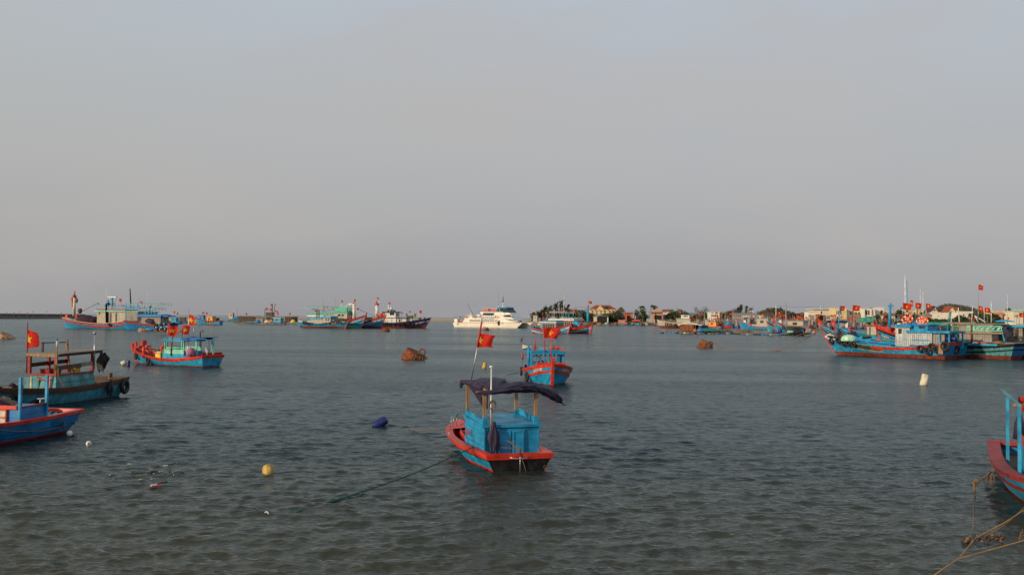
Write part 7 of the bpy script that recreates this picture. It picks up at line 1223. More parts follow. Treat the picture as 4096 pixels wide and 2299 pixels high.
    for k, (px, py) in enumerate(FP):
        Y = 640; p = at(px, py, Y); mb = MB(); mb.tube([(0, 0, 0), (0, 0, p.z)], .06, 'wood_grey', 5); root = thing('marker_flag', f'small red flag on a thin pole, {ORD[sorted(FP).index((px, py))]} of its kind from the left', 'flag', (p.x, Y, 0), 0, 'thin flag poles over the far water'); mb.build('pole', root); s_ = .8 if px > 300 else .42
        mb = MB(); mb.sheet(lambda u, v: (u*1.4*s_, .2*sin(5*u), p.z-v*1.5*s_-.3*u), 5, 3, 'flag'); mb.build('flag', root)
rafts()
# ================================================================ smaller far boats
def small(name, label, xb, xs, Y, phi, hull='sky_blue', rail='red', cab=None, B=2.6, hs=1.2, hm=.9, hb=2.0, boot=('antifoul', .25), flags=(), masts=(), group=None, roof=None, extra=None, band=None, up=0):
    b = farboat(name, label, xb, xs, Y, phi, group); r = b.root
    H = Hull(b.L, min(B, b.L*.36), hs, hm, hb, tm=.35, rake=hb*.45, srake=.2, ws=.82, kd=.5, fl=1.1, dk=.3)
    bands = [(rail, .22)]+([(x, .3) for x in band] if band else [])+[(hull, None)]
    H.build(r, bands, boot=boot, inner='blue', deck='wood_dark', n_=16); H.rail(r, rail, 0, .24, .05); H.stem(r, rail, .16, .35, .1)
    if cab:
        for (t0, t1, h, m, rm) in cab:
            x0, x1 = -b.L/2+t0*b.L, -b.L/2+t1*b.L; w_ = min(B, b.L*.36)*.62; z0 = hm*.6
            part(r, 'cabin', lambda q: house(q, x0, x1, w_, z0, hm+h, m)); part(r, 'cabin_roof', lambda q: roofslab(q, x0-.3, x1+.3, w_+.5, hm+h+.002, .16, rm, .06))
            part(r, 'window', lambda q: q.box(((x0+x1)/2+.3, b.side*(w_/2+.01), hm+h*.62), ((x1-x0)*.3, .04, h*.35), 'dark')); part(r, 'window', lambda q: q.box((x1+.01, 0, hm+h*.62), (.04, w_*.6, h*.35), 'dark'))
    for i, (t, z, s_) in enumerate(flags): b.flag((-b.L/2+t*b.L, .2*((i % 3)-1), hm), z-hm, 1.5*s_, 1.1*s_, (0, 0), i+int(xb), 'wood_grey', .05, dirw=R(-5), droop=.15)
    for (t, z, m, rr_) in masts: part(r, 'mast', lambda q: q.tube([(-b.L/2+t*b.L, 0, hm*.5), (-b.L/2+t*b.L, 0, z)], [rr_, rr_*.8], m, 7))
    if extra: extra(b, H)
    return b
def fleet():
    small('fishing_boat', 'small blue boat with orange and blue cabin, left background', 669, 720, 480, R(45), 'sky_blue', 'sky_blue', [(.25, .6, 1.9, 'blue', 'sky_blue'), (.62, .8, 1.7, 'orange', 'sky_blue')], hb=2.6)
    b = small('fishing_boat', 'blue boat with orange cabin and tyres moored at the left fish farm', 795, 880, 455, R(42), 'sky_blue', 'red', [(.30, .55, 2.6, 'orange', 'orange'), (.14, .29, 1.9, 'wood_dark', 'wood_dark')], hs=2.0, hm=1.1, hb=3.4, B=3.4, masts=[(.45, 6, 'wood_grey', .08)])
    for k, px in enumerate((824, 834, 843)): b.tyre_at(on(b, px, 1285, b.side*1.9), f'{["left", "middle", "right"][k]} tyre on the side of the orange cabin boat', .5, (0, 1, 0), 'tyres on the orange cabin boat', 14)
    small('work_float', 'yellow work float beside the orange cabin boat', 776, 790, 500, R(0), 'yellow', 'yellow', [(.3, .8, 2.4, 'yellow', 'foam')], hb=1.0, hs=1.0, hm=.9); rusty(757, 1288, 34, 12, 'tan drum left of the yellow work float', R(8), 0, 'rust_pale', False)
    small('fishing_boat', 'distant trawler with red bow and white superstructure on the left horizon', 952, 915, 760, R(-35), 'blue', 'red', [(.1, .5, 4.2, 'plank_cream', 'red')], B=4.5, hs=2, hm=1.8, hb=4.6, masts=[(.9, 10, 'wood', .15), (.2, 9, 'grey', .1)]); small('skiff', 'red skiff at the left edge of the hut raft', 955, 938, 620, 0, 'red', 'red', hb=1.2)
    small('fishing_boat', 'small blue boat with pale canopy in front of the left fish farm', 1085, 1140, 492, R(40), 'blue', 'red_dark', [(.25, .75, 2.2, 'sky_blue', 'foam')], hs=1.4, hm=1.0, hb=1.8)
    small('fishing_boat', 'dark boat with tall posts and several flags behind the left huts', 1058, 1100, 640, R(30), 'orange_ring', 'red_dark', [(.2, .8, 4.5, 'plank_dark', 'wood_dark')], hs=2, hm=1.8, hb=2.8, flags=[(.9, 9.5, 1.3), (.5, 9, 1.2), (.45, 12, .9), (.1, 12, .8), (.02, 8, 1.2)], masts=[(.3, 12, 'wood_dark', .4), (.95, 9, 'wood_dark', .2), (.1, 11, 'wood_dark', .2)])
    small('fishing_boat', 'faint red trawler beyond the breakwater right of the navy ship', 1650, 1668, 1250, R(-20), 'red', 'red', [(.2, .7, 6, 'plank_cream', 'red')], B=4.5, hs=3, hm=2.6, hb=4.6); small('fishing_boat', 'small dark boat under a roof by the left fish farm', 715, 745, 520, R(30), 'blue_deep', 'wood_dark', [(.1, .8, 2.2, 'plank_dark', 'wood_grey')])
    small('fishing_boat', 'dark hulled boat with blue canopies behind the orange cabin boat', 785, 830, 560, R(40), 'blue_deep', 'red', [(.3, .7, 3.2, 'blue_deep', 'wood_dark')], hb=3.2, flags=[(.5, 6.2, 1.0)])
    # blue boats in front of the right town
    b = small('fishing_boat', 'light blue boat with red sheer and cream cabin, right town front', 2970, 3088, 470, R(24), 'sky_blue', 'red', [(.12, .48, 3.6, 'plank_cream', 'sky_blue')], B=4.0, hs=1.9, hm=1.6, hb=4.6, masts=[(.42, 7, 'white', .18), (.75, 7.4, 'sky_blue', .12)])
    for px, m_ in ((3001, 'orange_ring'), (3017, 'foam'), (3008, 'sky_blue')): mb = MB(); mb.box((0, 0, .5), (2, 1.6, 1.2), m_); one(mb, 'deck_box', {3001: 'orange box on the foredeck of the cream cabin boat', 3017: 'pale box on the foredeck of the cream cabin boat', 3008: 'light blue box on the foredeck of the cream cabin boat'}[px], 'box', None, b.wp(on(b, px, 1306, .5*b.side if px != 3008 else -.8)))
    small('fishing_boat', 'teal hulled boat with red stem left of the yellow striped boats', 3078, 3150, 425, R(58), 'teal', 'red', band=['teal'], boot=('green', .9), hs=1.8, hm=1.6, hb=4.4, B=4); small('fishing_boat', 'green hulled boat with red stem seen almost bow on', 3090, 3150, 432, R(62), 'green', 'red', boot=('green', .9), hs=1.8, hm=1.6, hb=4.4, B=4)
    small('fishing_boat', 'blue boat with faint yellow stripe, left of the yellow striped boat', 3102, 3160, 412, R(58), 'sky_blue', 'red', band=['orange', 'white'], boot=('green', .5), hs=1.8, hm=1.6, hb=4.4, B=4.2)
    b = small('fishing_boat', 'blue boat with red and yellow stripes behind the patched raft hut', 3113, 3245, 395, R(38), 'sky_blue', 'red', [(.2, .62, 2.6, 'plank_cream', 'wood_grey')], band=['red', 'orange'], boot=('sky_blue', .2), hs=2.0, hm=1.7, hb=4.4, B=4.8, masts=[(.75, 12, 'grey', .25)]); b.tyre_at(on(b, 3133, 1310, b.side*2.3), 'black tyre on the bow of the red and yellow striped boat', .7, (.2, 1, 0), n1=14)
    small('fishing_boat', 'short boat stern with red and yellow stripes right of the blue sheet hut', 3228, 3258, 330, R(15), 'sky_blue', 'red', band=['red', 'orange'], hs=1.7, hm=1.4, hb=1.9, B=3.2)
    b = small('fishing_boat', 'blue boat with orange cabin side and red sheer, left of the town fleet', 2806, 2885, 500, R(28), 'sky_blue', 'red', [(.22, .58, 2.2, 'orange', 'red')], band=['red'], hs=1.6, hm=1.2, hb=2.2, B=3.6, masts=[(.5, 8, 'grey_paint', .12), (.85, 9, 'sea_green', .2)])
    b = small('fishing_boat', 'long blue open boat with red bottom stripe behind the red bowed boats', 3398, 3545, 232, R(20), 'sky_blue', 'green', None, B=4, hs=1.5, hm=1.4, hb=2.9, boot=('orange_ring', .45)); cb = on(b, 3478, 1325, 0)
    part(b.root, 'cabin', lambda m: m.box((cb.x-1.2, -b.side*.4, 2.2), (3.0, 2.4, 2.4), 'plank_cream')); part(b.root, 'cabin_roof', lambda m: m.box((cb.x-1.2, -b.side*.4, 3.5), (3.8, 3.0, .28), 'red_dark')); [part(b.root, 'doorway', lambda m: m.box((cb.x+dx, b.side*.83, 2.2), (.3, .06, 1.9), 'dark')) for dx in (-.4, -2.0)]
    # dense fleet: prototypes, copied with their parts
    rr = random.Random(12); protos = []
    specs = [('blue_deep', 'red_dark', [(.15, .5, 3.0, 'plank_grey', 'tarp_blue')], 'dark blue'), ('sky_blue', 'red', [(.12, .48, 3.2, 'plank_cream', 'red')], 'light blue'), ('teal', 'wood_dark', [(.15, .6, 2.6, 'plank_dark', 'wood_grey')], 'teal'), ('blue', 'red', [(.2, .55, 3.4, 'white', 'sky_blue')], 'bright blue'), ('navy', 'red', [(.2, .5, 2.8, 'plank_grey', 'sea_green')], 'navy'), ('red', 'red_dark', [(.2, .5, 2.6, 'blue', 'sky_blue')], 'red')]
    place = []   # (kind, bow px, stern px, Y, number of flags)
    for i in range(80):
        px = 2880+i*14.4+rr.uniform(-8, 8); place.append((rr.choice([0, 0, 1, 3, 4, 2, 3, 5]), px, rr.uniform(490, 585), rr.choice([R(150), R(120), R(100), R(165), R(60)])))
    for i in range(26): place.append((rr.choice([1, 2, 0, 3]), 2795+i*20+rr.uniform(-8, 8), rr.uniform(585, 640), rr.choice([R(150), R(120), R(40)])))
    names = {}; cn = {}
    ordw = 'first second third fourth fifth sixth seventh eighth ninth tenth eleventh twelfth thirteenth fourteenth fifteenth sixteenth seventeenth eighteenth nineteenth twentieth'.split()
    place.sort(key=lambda q: q[1])
    flagpx = [(2716, 1247, 1), (2793, 1256, 1), (2805, 1254, 1.1), (2793, 1264, 1), (2862, 1252, 1), (2862, 1263, 1), (2881, 1260, 1), (2899, 1262, 1), (2917, 1255, 1.2), (2927, 1248, 1), (2954, 1262, 1), (2994, 1248, .9), (2867, 1274, 1.2), (3003, 1266, .8), (3017, 1270, .7), (3046, 1258, 1.1), (3047, 1270, 1.4), (3033, 1271, .9), (3094, 1264, 1.5), (3091, 1275, 1), (3112, 1250, 1.3), (3115, 1261, 1.5), (3122, 1259, 1), (3132, 1261, 1.2), (3136, 1272, 1.4), (3173, 1269, 1.1), (3186, 1263, 1.7), (3193, 1268, 1.6), (3203, 1257, 1), (3201, 1274, 1.3), (3236, 1262, 1), (3262, 1260, 1.5), (3266, 1262, 1.4), (3294, 1265, 1.1), (3324, 1262, 1), (3335, 1261, 1.1), (3312, 1272, .9), (3362, 1268, .9), (3390, 1273, 1.3), (3420, 1268, 1.2), (3465, 1279, 1), (3528, 1278, 1), (3600, 1262, 1), (3750, 1303, 1), (3763, 1297, 1), (3880, 1272, 1), (3896, 1273, 1), (4028, 1273, 1), (4066, 1265, .7), (3082, 1273, .8), (3222, 1270, .9), (3160, 1277, .8), (3246, 1276, .8)]
    pr = {}
    for j, (k, px, Y, hd) in enumerate(place):
        hl, rl, cb_, cname = specs[k]; c = at(px, hy(px)+10, Y); c.z = 0; cn[k] = cn.get(k, 0)+1
        zone = 'near the orange cabin boat' if px < 2900 else 'before the long grey shed' if px < 3040 else 'below the concrete pole' if px < 3150 else 'below the brown slope' if px < 3270 else 'below the yellow house' if px < 3400 else 'below the brown door house' if px < 3560 else 'behind the eyed fishing boat' if px < 3840 else 'behind the plank cabin boats'
        key = (cname, zone); names[key] = names.get(key, 0)+1
        lab = f'{ordw[names[key]-1]} {cname} far boat from the left {zone}'
        if k not in pr:
            xb = px+14; b = small('fishing_boat', lab, xb, xb-28, Y, 0, hl, rl, cb_, B=3.6, hs=1.7, hm=1.4, hb=3.0, masts=[(.55, 7.0, 'grey_paint', .12), (.7, 5.0, 'wood', .1), (.3, 6.0, 'teal', .09)], group='far fishing fleet moored along the town', extra=lambda b, H: part(b.root, 'deck_gear', lambda q: (q.heap((b.L*.2, 0, 1.0), (2.4, 1.6, .9), 'orange_ring' if k % 2 else 'sky_blue', seed=k), rackless(q, b))))
            b.root.location = c; b.root.rotation_euler = (0, 0, hd); pr[k] = b.root
        else: ctree(pr[k], None, c, hd, lab, 'far fishing fleet moored along the town', rr.uniform(.85, 1.15))
    for j, (px, py, s_) in enumerate(flagpx):
        Y = 520 if px < 3600 else 300; p = at(px, py-4, Y); root = thing('flagpole', f'far flag {"standing" if j % 2 else "flying"} over the town fleet, {ordw[j % 20]} of row {"one two three".split()[j//20]} from left', 'flagpole', (p.x, Y, 1.2), 0, 'red flags over the town fleet'); mb = MB(); mb.tube([(0, 0, 0), (0, 0, p.z-1.2)], .05, 'wood_grey', 5); mb.build('pole', root); sc = Y/520
        mb = MB(); w_, h_ = 1.15*s_*sc, 1.0*s_*sc; ph = j*1.3; P = lambda u, v, o=0: (u*w_, .22*sin(5*u+ph)*u+o, p.z-1.2-v*h_-.25*u*u*w_*(1+sin(ph))); mb.sheet(P, 6, 3, 'flag')
        pts = [(.5+(.30 if q % 2 == 0 else .12)*cos(pi/2+q*pi/5)*h_/w_, .5-(.30 if q % 2 == 0 else .12)*sin(pi/2+q*pi/5)) for q in range(10)]; mb.add([P(.5, .5, -.04)]+[P(u, v, -.04) for u, v in pts], [(0, 1+q, 1+(q+1) % 10) for q in range(10)], 'star'); mb.build('flag', root)
def rackless(q, b):
    for k in range(9): q.bar((-b.L*.42+k*.8, -1.2+.3*(k % 3), 1.5+.5*(k % 2)), (-b.L*.40+k*.8+.5*(k % 2), 1.0-.4*(k % 3), 4.6+.5*(k % 3)), .08, .08, ['red_dark', 'wood', 'orange_ring', 'teal', 'foam', 'wood_dark', 'red', 'grey', 'wood_grey'][k])
    q.bar((-b.L*.4, -1.3, 4.9), (b.L*.15, -1.3, 4.9), .12, .12, 'orange_ring'); q.bar((-b.L*.4, 1.3, 4.9), (b.L*.15, 1.3, 4.9), .12, .12, 'red_dark')
fleet()
def shore_boats():
    """small boats drawn up along the quay below the excavator"""
    rr = random.Random(4); G = 'small boats lying along the quay'
    L_ = [(2300, 2330, 'navy', 'dark boat with piled nets at the left end of the quay row', 'wood_dark'), (2330, 2352, 'teal', 'grey roofed boat behind the light blue mast', 'wood_grey'), (2392, 2404, 'orange', 'small orange ended boat on the quay row', 'orange'), (2411, 2436, 'teal', 'pale turquoise boat left of the red cargo', 'foam'), (2450, 2468, 'green', 'green boat loaded with red goods', 'red'), (2479, 2496, 'teal', 'turquoise boat in front of the stone wall', 'teal'), (2495, 2530, 'barrel_teal', 'teal boat with dark frame below the excavator', 'dark'), (2518, 2534, 'navy', 'dark boat with white panel below the excavator', 'foam'), (2530, 2566, 'sky_blue', 'blue canopied boat right of the excavator', 'sky_blue'), (2575, 2593, 'teal', 'turquoise boat with white box on the quay row', 'foam'), (2594, 2625, 'red', 'red open boat with blue cover right on the quay row', 'sky_blue'), (2470, 2482, 'wood_grey', 'small grey boat between green and turquoise boats', 'wood'), (2560, 2577, 'red_dark', 'dark red boat right of the blue canopied boat', 'wood_dark')]
    for (a, c, m, lab, cm) in L_: small('moored_boat', lab, a, c, 715, R(rr.uniform(-25, 25)), m, m if rr.random() < .6 else 'wood_dark', [(.25, .6, .8, cm, cm)], hs=1.0, hm=.8, hb=1.3, group=G)
shore_boats()
# ================================================================ land, houses, trees
def land():
    """one sheet of ground from the headland on the left to beyond the right frame edge"""
    pts = [(2108, 930), (2118, 860), (2150, 800), (2300, 748), (2620, 735), (2760, 700), (2900, 660), (3250, 610), (3600, 560), (4096, 500), (5200, 430), (7000, 420)]
    sh = []
    for (a, Ya), (c, Yc) in zip(pts[:-1], pts[1:]):
        for k in range(10): f = k/10; sh.append((a+(c-a)*f, Ya+(Yc-Ya)*f))
    sh.append(pts[-1]); rr = random.Random(6); rows = [0, 1.5, 4, 7, 11, 16, 30, 60, 120, 250, 500, 1200]; mb = MB(); vs = []
    for i, (px, Y) in enumerate(sh):
        for j, d in enumerate(rows):
            YY = Y+d+rr.uniform(-.5, .5)*(j > 0 and j < 6); x = (px-2048)/FPX*Y+.05*d
            hgt = [-1.0, -.1, .8, 1.5, 2.2, 2.9, 3.4, 3.6, 3.6, 3.6, 3.6, 3][j]+(rr.uniform(-.25, .25) if 0 < j < 6 else 0)
            if px < 2150: hgt = min(hgt, .8+1.5*max(0, (px-2108)/42))
            vs.append((x, YY, hgt))
    n_ = len(rows); fs = [(i*n_+j, (i+1)*n_+j, (i+1)*n_+j+1, i*n_+j+1) for i in range(len(sh)-1) for j in range(n_-1)]
    m = bpy.data.materials.new('sand'); m.use_nodes = True; t = m.node_tree; nn = t.nodes.new; b = t.nodes['Principled BSDF']; b.inputs['Roughness'].default_value = .95
    co = nn('ShaderNodeTexCoord'); a = nn('ShaderNodeTexNoise'); a.inputs['Scale'].default_value = .12; a.inputs['Detail'].default_value = 8; t.links.new(co.outputs['Object'], a.inputs[0]); cr_ = nn('ShaderNodeValToRGB'); t.links.new(a.outputs[0], cr_.inputs[0])
    for p, c in ((.35, (.10, .075, .05)), (.5, (.26, .19, .12)), (.65, (.16, .12, .09))): e = cr_.color_ramp.elements.new(p); e.color = c+(1,)
    cr_.color_ramp.elements[0].color = (.07, .06, .045, 1); t.links.new(cr_.outputs[0], b.inputs['Base Color'])
    mb.add(vs, fs, m, True); o = mb.build('ground'); o['kind'] = 'structure'
    # rubble along the edge
    mb = MB()
    for k in range(900):
        i = rr.randrange(len(sh)-20); px, Y = sh[i]; px += rr.uniform(0, 12); s_ = rr.uniform(.4, 1.5); p = Vector(((px-2048)/FPX*Y, Y+rr.uniform(.3, 8), 0)); mb.box((p.x, p.y, rr.uniform(.1, .4)+(p.y-Y)*.16), (s_, s_*.8, s_*.7), rr.choice(['concrete', 'wood', 'grey', 'wood_grey']), rr.uniform(0, 3), rr.uniform(-.4, .4))
    o = mb.build('rubble'); tag(o, 'loose rocks and rubble along the foot of the harbour shore', 'rubble', kind='stuff')
land()
def breakwater(name, label, a, c, w_, h, m, seed, top=None, sub=70):
    a, c = Vector(a), Vector(c); d = c-a; n = Vector((-d.y, d.x, 0)).normalized()*w_; rr = random.Random(seed); vs = []
    for i in range(sub+1):
        p = a+d*i/sub
        for (o, z) in ((-1.5, -1), (-1.0, .25*h), (-.55, .62*h), (-.5, h), (.5, h), (1.5, -1)): vs.append((p.x+n.x*(o+rr.uniform(-.06, .06)*(z < h)), p.y+n.y*(o+rr.uniform(-.06, .06)), z+rr.uniform(-.12, .12)*h*(0 < z < h)))
    mb = MB(); mb.add(vs, [(i*6+k, (i+1)*6+k, (i+1)*6+k+1, i*6+k+1) for i in range(sub) for k in range(5)]+[tuple(range(6)), tuple(sub*6+k for k in range(6))[::-1]], m)
    return one(mb, name, label, 'breakwater')
breakwater('breakwater', 'dark stone breakwater wall at the left frame edge', (XX(-500, 640), 640, 0), (XX(330, 900), 900, 0), 5, 3.95, 'stone_dark', 1)
breakwater('breakwater', 'long low tan breakwater behind the ships in the middle distance', (XX(1085, 1500), 1500, 0), (XX(2135, 870), 870, 0), 6, 3.1, 'wood_grey', 2, sub=160)
mb = MB(); mb.box((0, 0, 1.0), (330, 6, 3.4), 'concrete'); one(mb, 'sea_wall', 'distant dark sea wall on the horizon right of the ferry', 'sea wall', None, (XX(2125, 1300), 1300, 0))
# ---- trees
def leafmesh(mb, pts, size, m, rs, flat=.6, up=0.):
    n_ = len(pts); P = np.array(pts); a = rs.uniform(0, 2*pi, n_); e = rs.normal(0, flat, n_)+up; s_ = size*rs.uniform(.5, 1.3, n_)
    d1 = np.stack([np.cos(a)*np.cos(e), np.sin(a)*np.cos(e), np.sin(e)], 1)*s_[:, None]; b_ = rs.uniform(0, 2*pi, n_); d2 = np.stack([np.cos(b_)*.6, np.sin(b_)*.6, rs.uniform(-.8, .8, n_)], 1)*s_[:, None]*.55
    v = np.concatenate([P-d1, P+d2, P+d1, P-d2], 1).reshape(-1, 3); mb.add([tuple(q) for q in v.tolist()], [(4*i, 4*i+1, 4*i+2, 4*i+3) for i in range(n_)], m)
def tree(kind, px, pytop, Y, label, wpx=None, base=2.3, seed=0, m=None):
    rs = np.random.RandomState(seed+int(px)); p = at(px, pytop, Y); H_ = p.z-base; Wd = (wpx or 30)*Y/FPX*{'palm': 1.45, 'broad': 1.22, 'casuarina': 1.25}.get(kind, 1); root = thing({'casuarina': 'casuarina_tree', 'broad': 'leafy_tree', 'palm': 'palm_tree', 'bare': 'bare_tree', 'bush': 'bush'}[kind], label, 'tree' if kind != 'bush' else 'bush', (p.x, Y, base), 0)
    tr = MB(); cr_ = MB()
    if kind == 'casuarina':
        tr.tube([(0, 0, -.5), (.1, 0, H_*.5), (.3, 0, H_*.95)], [.35, .22, .05], 'bark', 6)
        pts = []
        for k in range(24):
            f = rs.uniform(.10, 1.0); a = rs.uniform(0, 2*pi); L_ = Wd*.5*(1.15-f*.75)*rs.uniform(.5, 1.1); b0 = np.array([.2*f, 0, H_*f*.86]); b1 = b0+np.array([L_*cos(a)+.9*f, L_*sin(a), L_*.75*rs.uniform(.5, 1.2)+.5]); tr.tube([tuple(b0), tuple(b1)], [.08, .03], 'bark', 4)
            for q in range(30): g = rs.uniform(.15, 1.25); pts.append(b0+(b1-b0)*g+rs.normal(0, .40, 3)*np.array([1, 1, 1.2]))
        leafmesh(cr_, pts, .55, m or 'leaf_dark', rs, .5, .9)
    elif kind in ('broad', 'bush'):
        if kind == 'broad': tr.tube([(0, 0, -.5), (.1, .1, H_*.4), (0, 0, H_*.7)], [.4, .3, .12], 'bark', 7)
        pts = []; nC = 20 if kind == 'broad' else 12
        for k in range(nC):
            a = rs.uniform(0, 2*pi); rad = Wd*.40*sqrt(rs.uniform(0, 1)); z = H_*(rs.uniform(.20, .90) if kind == 'broad' else rs.uniform(.1, .7)); c = np.array([rad*cos(a), rad*sin(a)*.8, z*(1-.25*(rad/(Wd*.45))**2)]); s_ = Wd*rs.uniform(.14, .23)
            if kind == 'broad': tr.tube([(0, 0, H_*.3), tuple(c)], [.12, .05], 'bark', 4)
            q = rs.normal(0, 1, (130, 3)); q /= np.linalg.norm(q, axis=1)[:, None]; q *= (rs.uniform(.35, 1.05, 130)**.5)[:, None]*s_; q[:, 2] *= .75; pts += list(c+q)
        leafmesh(cr_, pts, .60 if kind == 'broad' else .45, m or 'leaf', rs)
    elif kind == 'bare':
        tr.tube([(0, 0, -.5), (0, 0, H_*.35)], [.4, .3], 'bark', 7); pts = []
        for k in range(30):
            a = rs.uniform(0, 2*pi); L_ = Wd*.5*rs.uniform(.3, 1); z = H_*rs.uniform(.62, 1.0)*(1-.3*(L_/(Wd*.5))**2); q = (L_*cos(a), L_*sin(a)*.7, z); tr.tube([(0, 0, H_*.3), (q[0]*.5, q[1]*.5, H_*.3+(z-H_*.3)*.62), q], [.15, .08, .03], 'bark', 4)
            for g in range(26): pts.append(np.array(q)*np.array([rs.uniform(.7, 1.05)]*2+[rs.uniform(.88, 1.04)])+rs.normal(0, .7, 3))
        leafmesh(cr_, pts, .36, m or 'leaf_grey', rs)
    elif kind == 'palm':
        tp = np.array([.06*H_, 0, H_*.80]); tr.tube([(0, 0, -.5), (.02*H_, 0, H_*.4), tuple(tp)], [.25, .18, .14], 'bark', 6)
        for k in range(17):
            a = rs.uniform(-1.9, 1.9) if k < 13 else rs.uniform(0, 2*pi); L_ = (Wd*.55)*rs.uniform(.75, 1.1); el = rs.uniform(-.2, 1.15); v0 = []
            for j in range(8):
                g = j/7; x = L_*g*(cos(el)*cos(a)*.9+.35*g); y = L_*g*cos(el)*sin(a)*.8; z = L_*(g*sin(el)-.62*g*g); v0.append((tp[0]+x, tp[1]+y, tp[2]+z))
            for j in range(7):
                q, w_ = Vector(v0[j]), Vector(v0[j+1]); h_ = .8*sin(pi*(j+.8)/8.2)*L_*.17; d = (w_-q)
                for s_ in (-1, 1): o_ = Vector((0, s_*h_*.8, -h_)); cr_.add([tuple(q), tuple(w_), tuple(w_+o_+d*.3), tuple(q+o_+d*.3)], [(0, 1, 2, 3)], 'leaf_palm')
    if tr.v: tr.build('trunk', root)
    cr_.build('crown', root); return root
def trees():
    for k, (px, yt, w_, lab) in enumerate([(2130, 1252, 22, 'low casuarina at the headland tip'), (2150, 1246, 30, 'casuarina beside the cream hut'), (2166, 1238, 26, 'casuarina right of the cream hut'), (2178, 1222, 26, 'tapering casuarina, third tall one from the headland tip'), (2200, 1213, 26, 'wind-blown casuarina left of the tallest one'), (2222, 1206, 34, 'tall feathery casuarina next to the tallest one'), (2240, 1200, 34, 'tallest casuarina of the headland'), (2270, 1215, 26, 'single leaning casuarina right of the tallest one'), (2256, 1228, 30, 'short casuarina between the two tall crowns'), (2196, 1240, 40, 'dense low casuarina filling the grove'), (2228, 1243, 46, 'dense low casuarina right in the grove')]): tree('casuarina', px, yt, 745+6*(k % 4), lab, w_)
    for k, (px, yt, w_, lab) in enumerate([(2318, 1236, 56, 'broad dark tree left of the yellow red-roofed building'), (2290, 1252, 40, 'round tree behind the light blue mast'), (2345, 1250, 50, 'tree beside the yellow building corner'), (2372, 1258, 34, 'spreading tree by the pink porch'), (2428, 1254, 44, 'tree in front of the yellow building'), (2472, 1244, 60, 'big round tree right of the yellow building'), (2565, 1232, 44, 'big round tree right of the excavator'), (2585, 1262, 26, 'dark shrub beside the blue mural wall'), (2692, 1238, 52, 'wide dense tree between gate hall and grey shed'), (2728, 1234, 60, 'wind-swept flat tree with ragged right side'), (2768, 1264, 26, 'small round tree in front of the grey roof'), (2812, 1250, 60, 'leafy tree below the bare spreading tree'), (2850, 1256, 40, 'olive tree right of the bare spreading tree')]): tree('broad', px, yt, 752, lab, w_, seed=k)
    for (px, yt, w_, lab) in [(2292, 1226, 16, 'small palm left of the yellow building'), (2415, 1216, 24, 'palm in front of the yellow building roof'), (2472, 1222, 26, 'palm at the right end of the yellow building'), (2556, 1214, 28, 'left palm of the tall pair'), (2600, 1209, 34, 'tallest windblown palm beside the gate hall'), (2537, 1230, 18, 'small palm left of the tall pair'), (3028, 1240, 26, 'palm right of the long grey roof'), (3198, 1243, 22, 'palm on the right of the brown slope')]: tree('palm', px, yt, 760, lab, w_)
    tree('bare', 2807, 1221, 770, 'bare spreading tree behind the grey roofs', 78)
    for (px, yt, w_, lab) in [(2936, 1233, 44, 'dark spreading tree behind the long shed, left'), (2948, 1225, 22, 'thin casuarina left of three behind the shed'), (2960, 1215, 16, 'tallest thin casuarina behind the shed'), (2982, 1219, 16, 'middle thin casuarina behind the shed'), (2999, 1221, 18, 'right thin casuarina behind the shed'), (3100, 1232, 12, 'thin dark casuarina by the concrete pole, left'), (3120, 1226, 22, 'conical casuarina right of the concrete pole')]: tree('casuarina', px, yt, 765, lab, w_)
    for k, (px, yt, w_, lab) in enumerate([(2925, 1240, 60, 'dark ragged tree mass left behind the long shed'), (2975, 1242, 60, 'dark tree mass right behind the long shed'), (3060, 1246, 30, 'brown tree left of the roof hut'), (3140, 1244, 60, 'brown scrubby tree on the wooded slope, left'), (3170, 1246, 50, 'brown scrubby tree on the wooded slope, right'), (3210, 1250, 50, 'olive tree at the foot of the wooded slope'), (3240, 1253, 30, 'dark tree left of the cream houses')]): tree('broad', px, yt, 740, lab, w_, seed=20+k, m='leaf_grey' if 'brown' in lab else None)
    for k, (px, yt, w_, Y, lab) in enumerate([(3283, 1256, 30, 560, 'dark bush below the first cream house'), (3475, 1262, 20, 540, 'scrub left of the grey shutters house'), (3512, 1256, 26, 530, 'thin scrub tree below the cream corner house'), (3545, 1262, 40, 520, 'bushy tree left of the blue bow mast'), (3612, 1240, 60, 560, 'tree mass behind the wheelhouse flags, left'), (3650, 1256, 40, 560, 'low tree behind the wheelhouse flags, right'), (3718, 1272, 26, 400, 'shrub beside the small grey hut'), (3760, 1275, 50, 430, 'shrub on the bank below the white wall'), (3835, 1262, 46, 440, 'dense tree right of the gabled house'), (3858, 1268, 34, 420, 'dark shrub in front of the white walled house'), (3905, 1240, 60, 500, 'large dark tree under the two tilted flags'), (3955, 1252, 60, 470, 'broad tree left of the mint balcony house'), (3990, 1266, 40, 430, 'shrub behind the blue roofed boat'), (4040, 1226, 30, 800, 'rounded tree on the ridge near the right edge'), (4092, 1232, 20, 800, 'dark tree cut by the right frame edge')]): tree('broad', px, yt, Y, lab, w_, seed=40+k, base=2.5)
    for (px, yt, w_, lab) in [(3472, 1219, 22, 'palm above the brown balcony house'), (3585, 1229, 28, 'windblown palm left of the roof flags'), (3598, 1214, 10, 'thin dark conifer beside the windblown palm')]: tree('palm' if 'palm' in lab else 'casuarina', px, yt, 610, lab, w_)
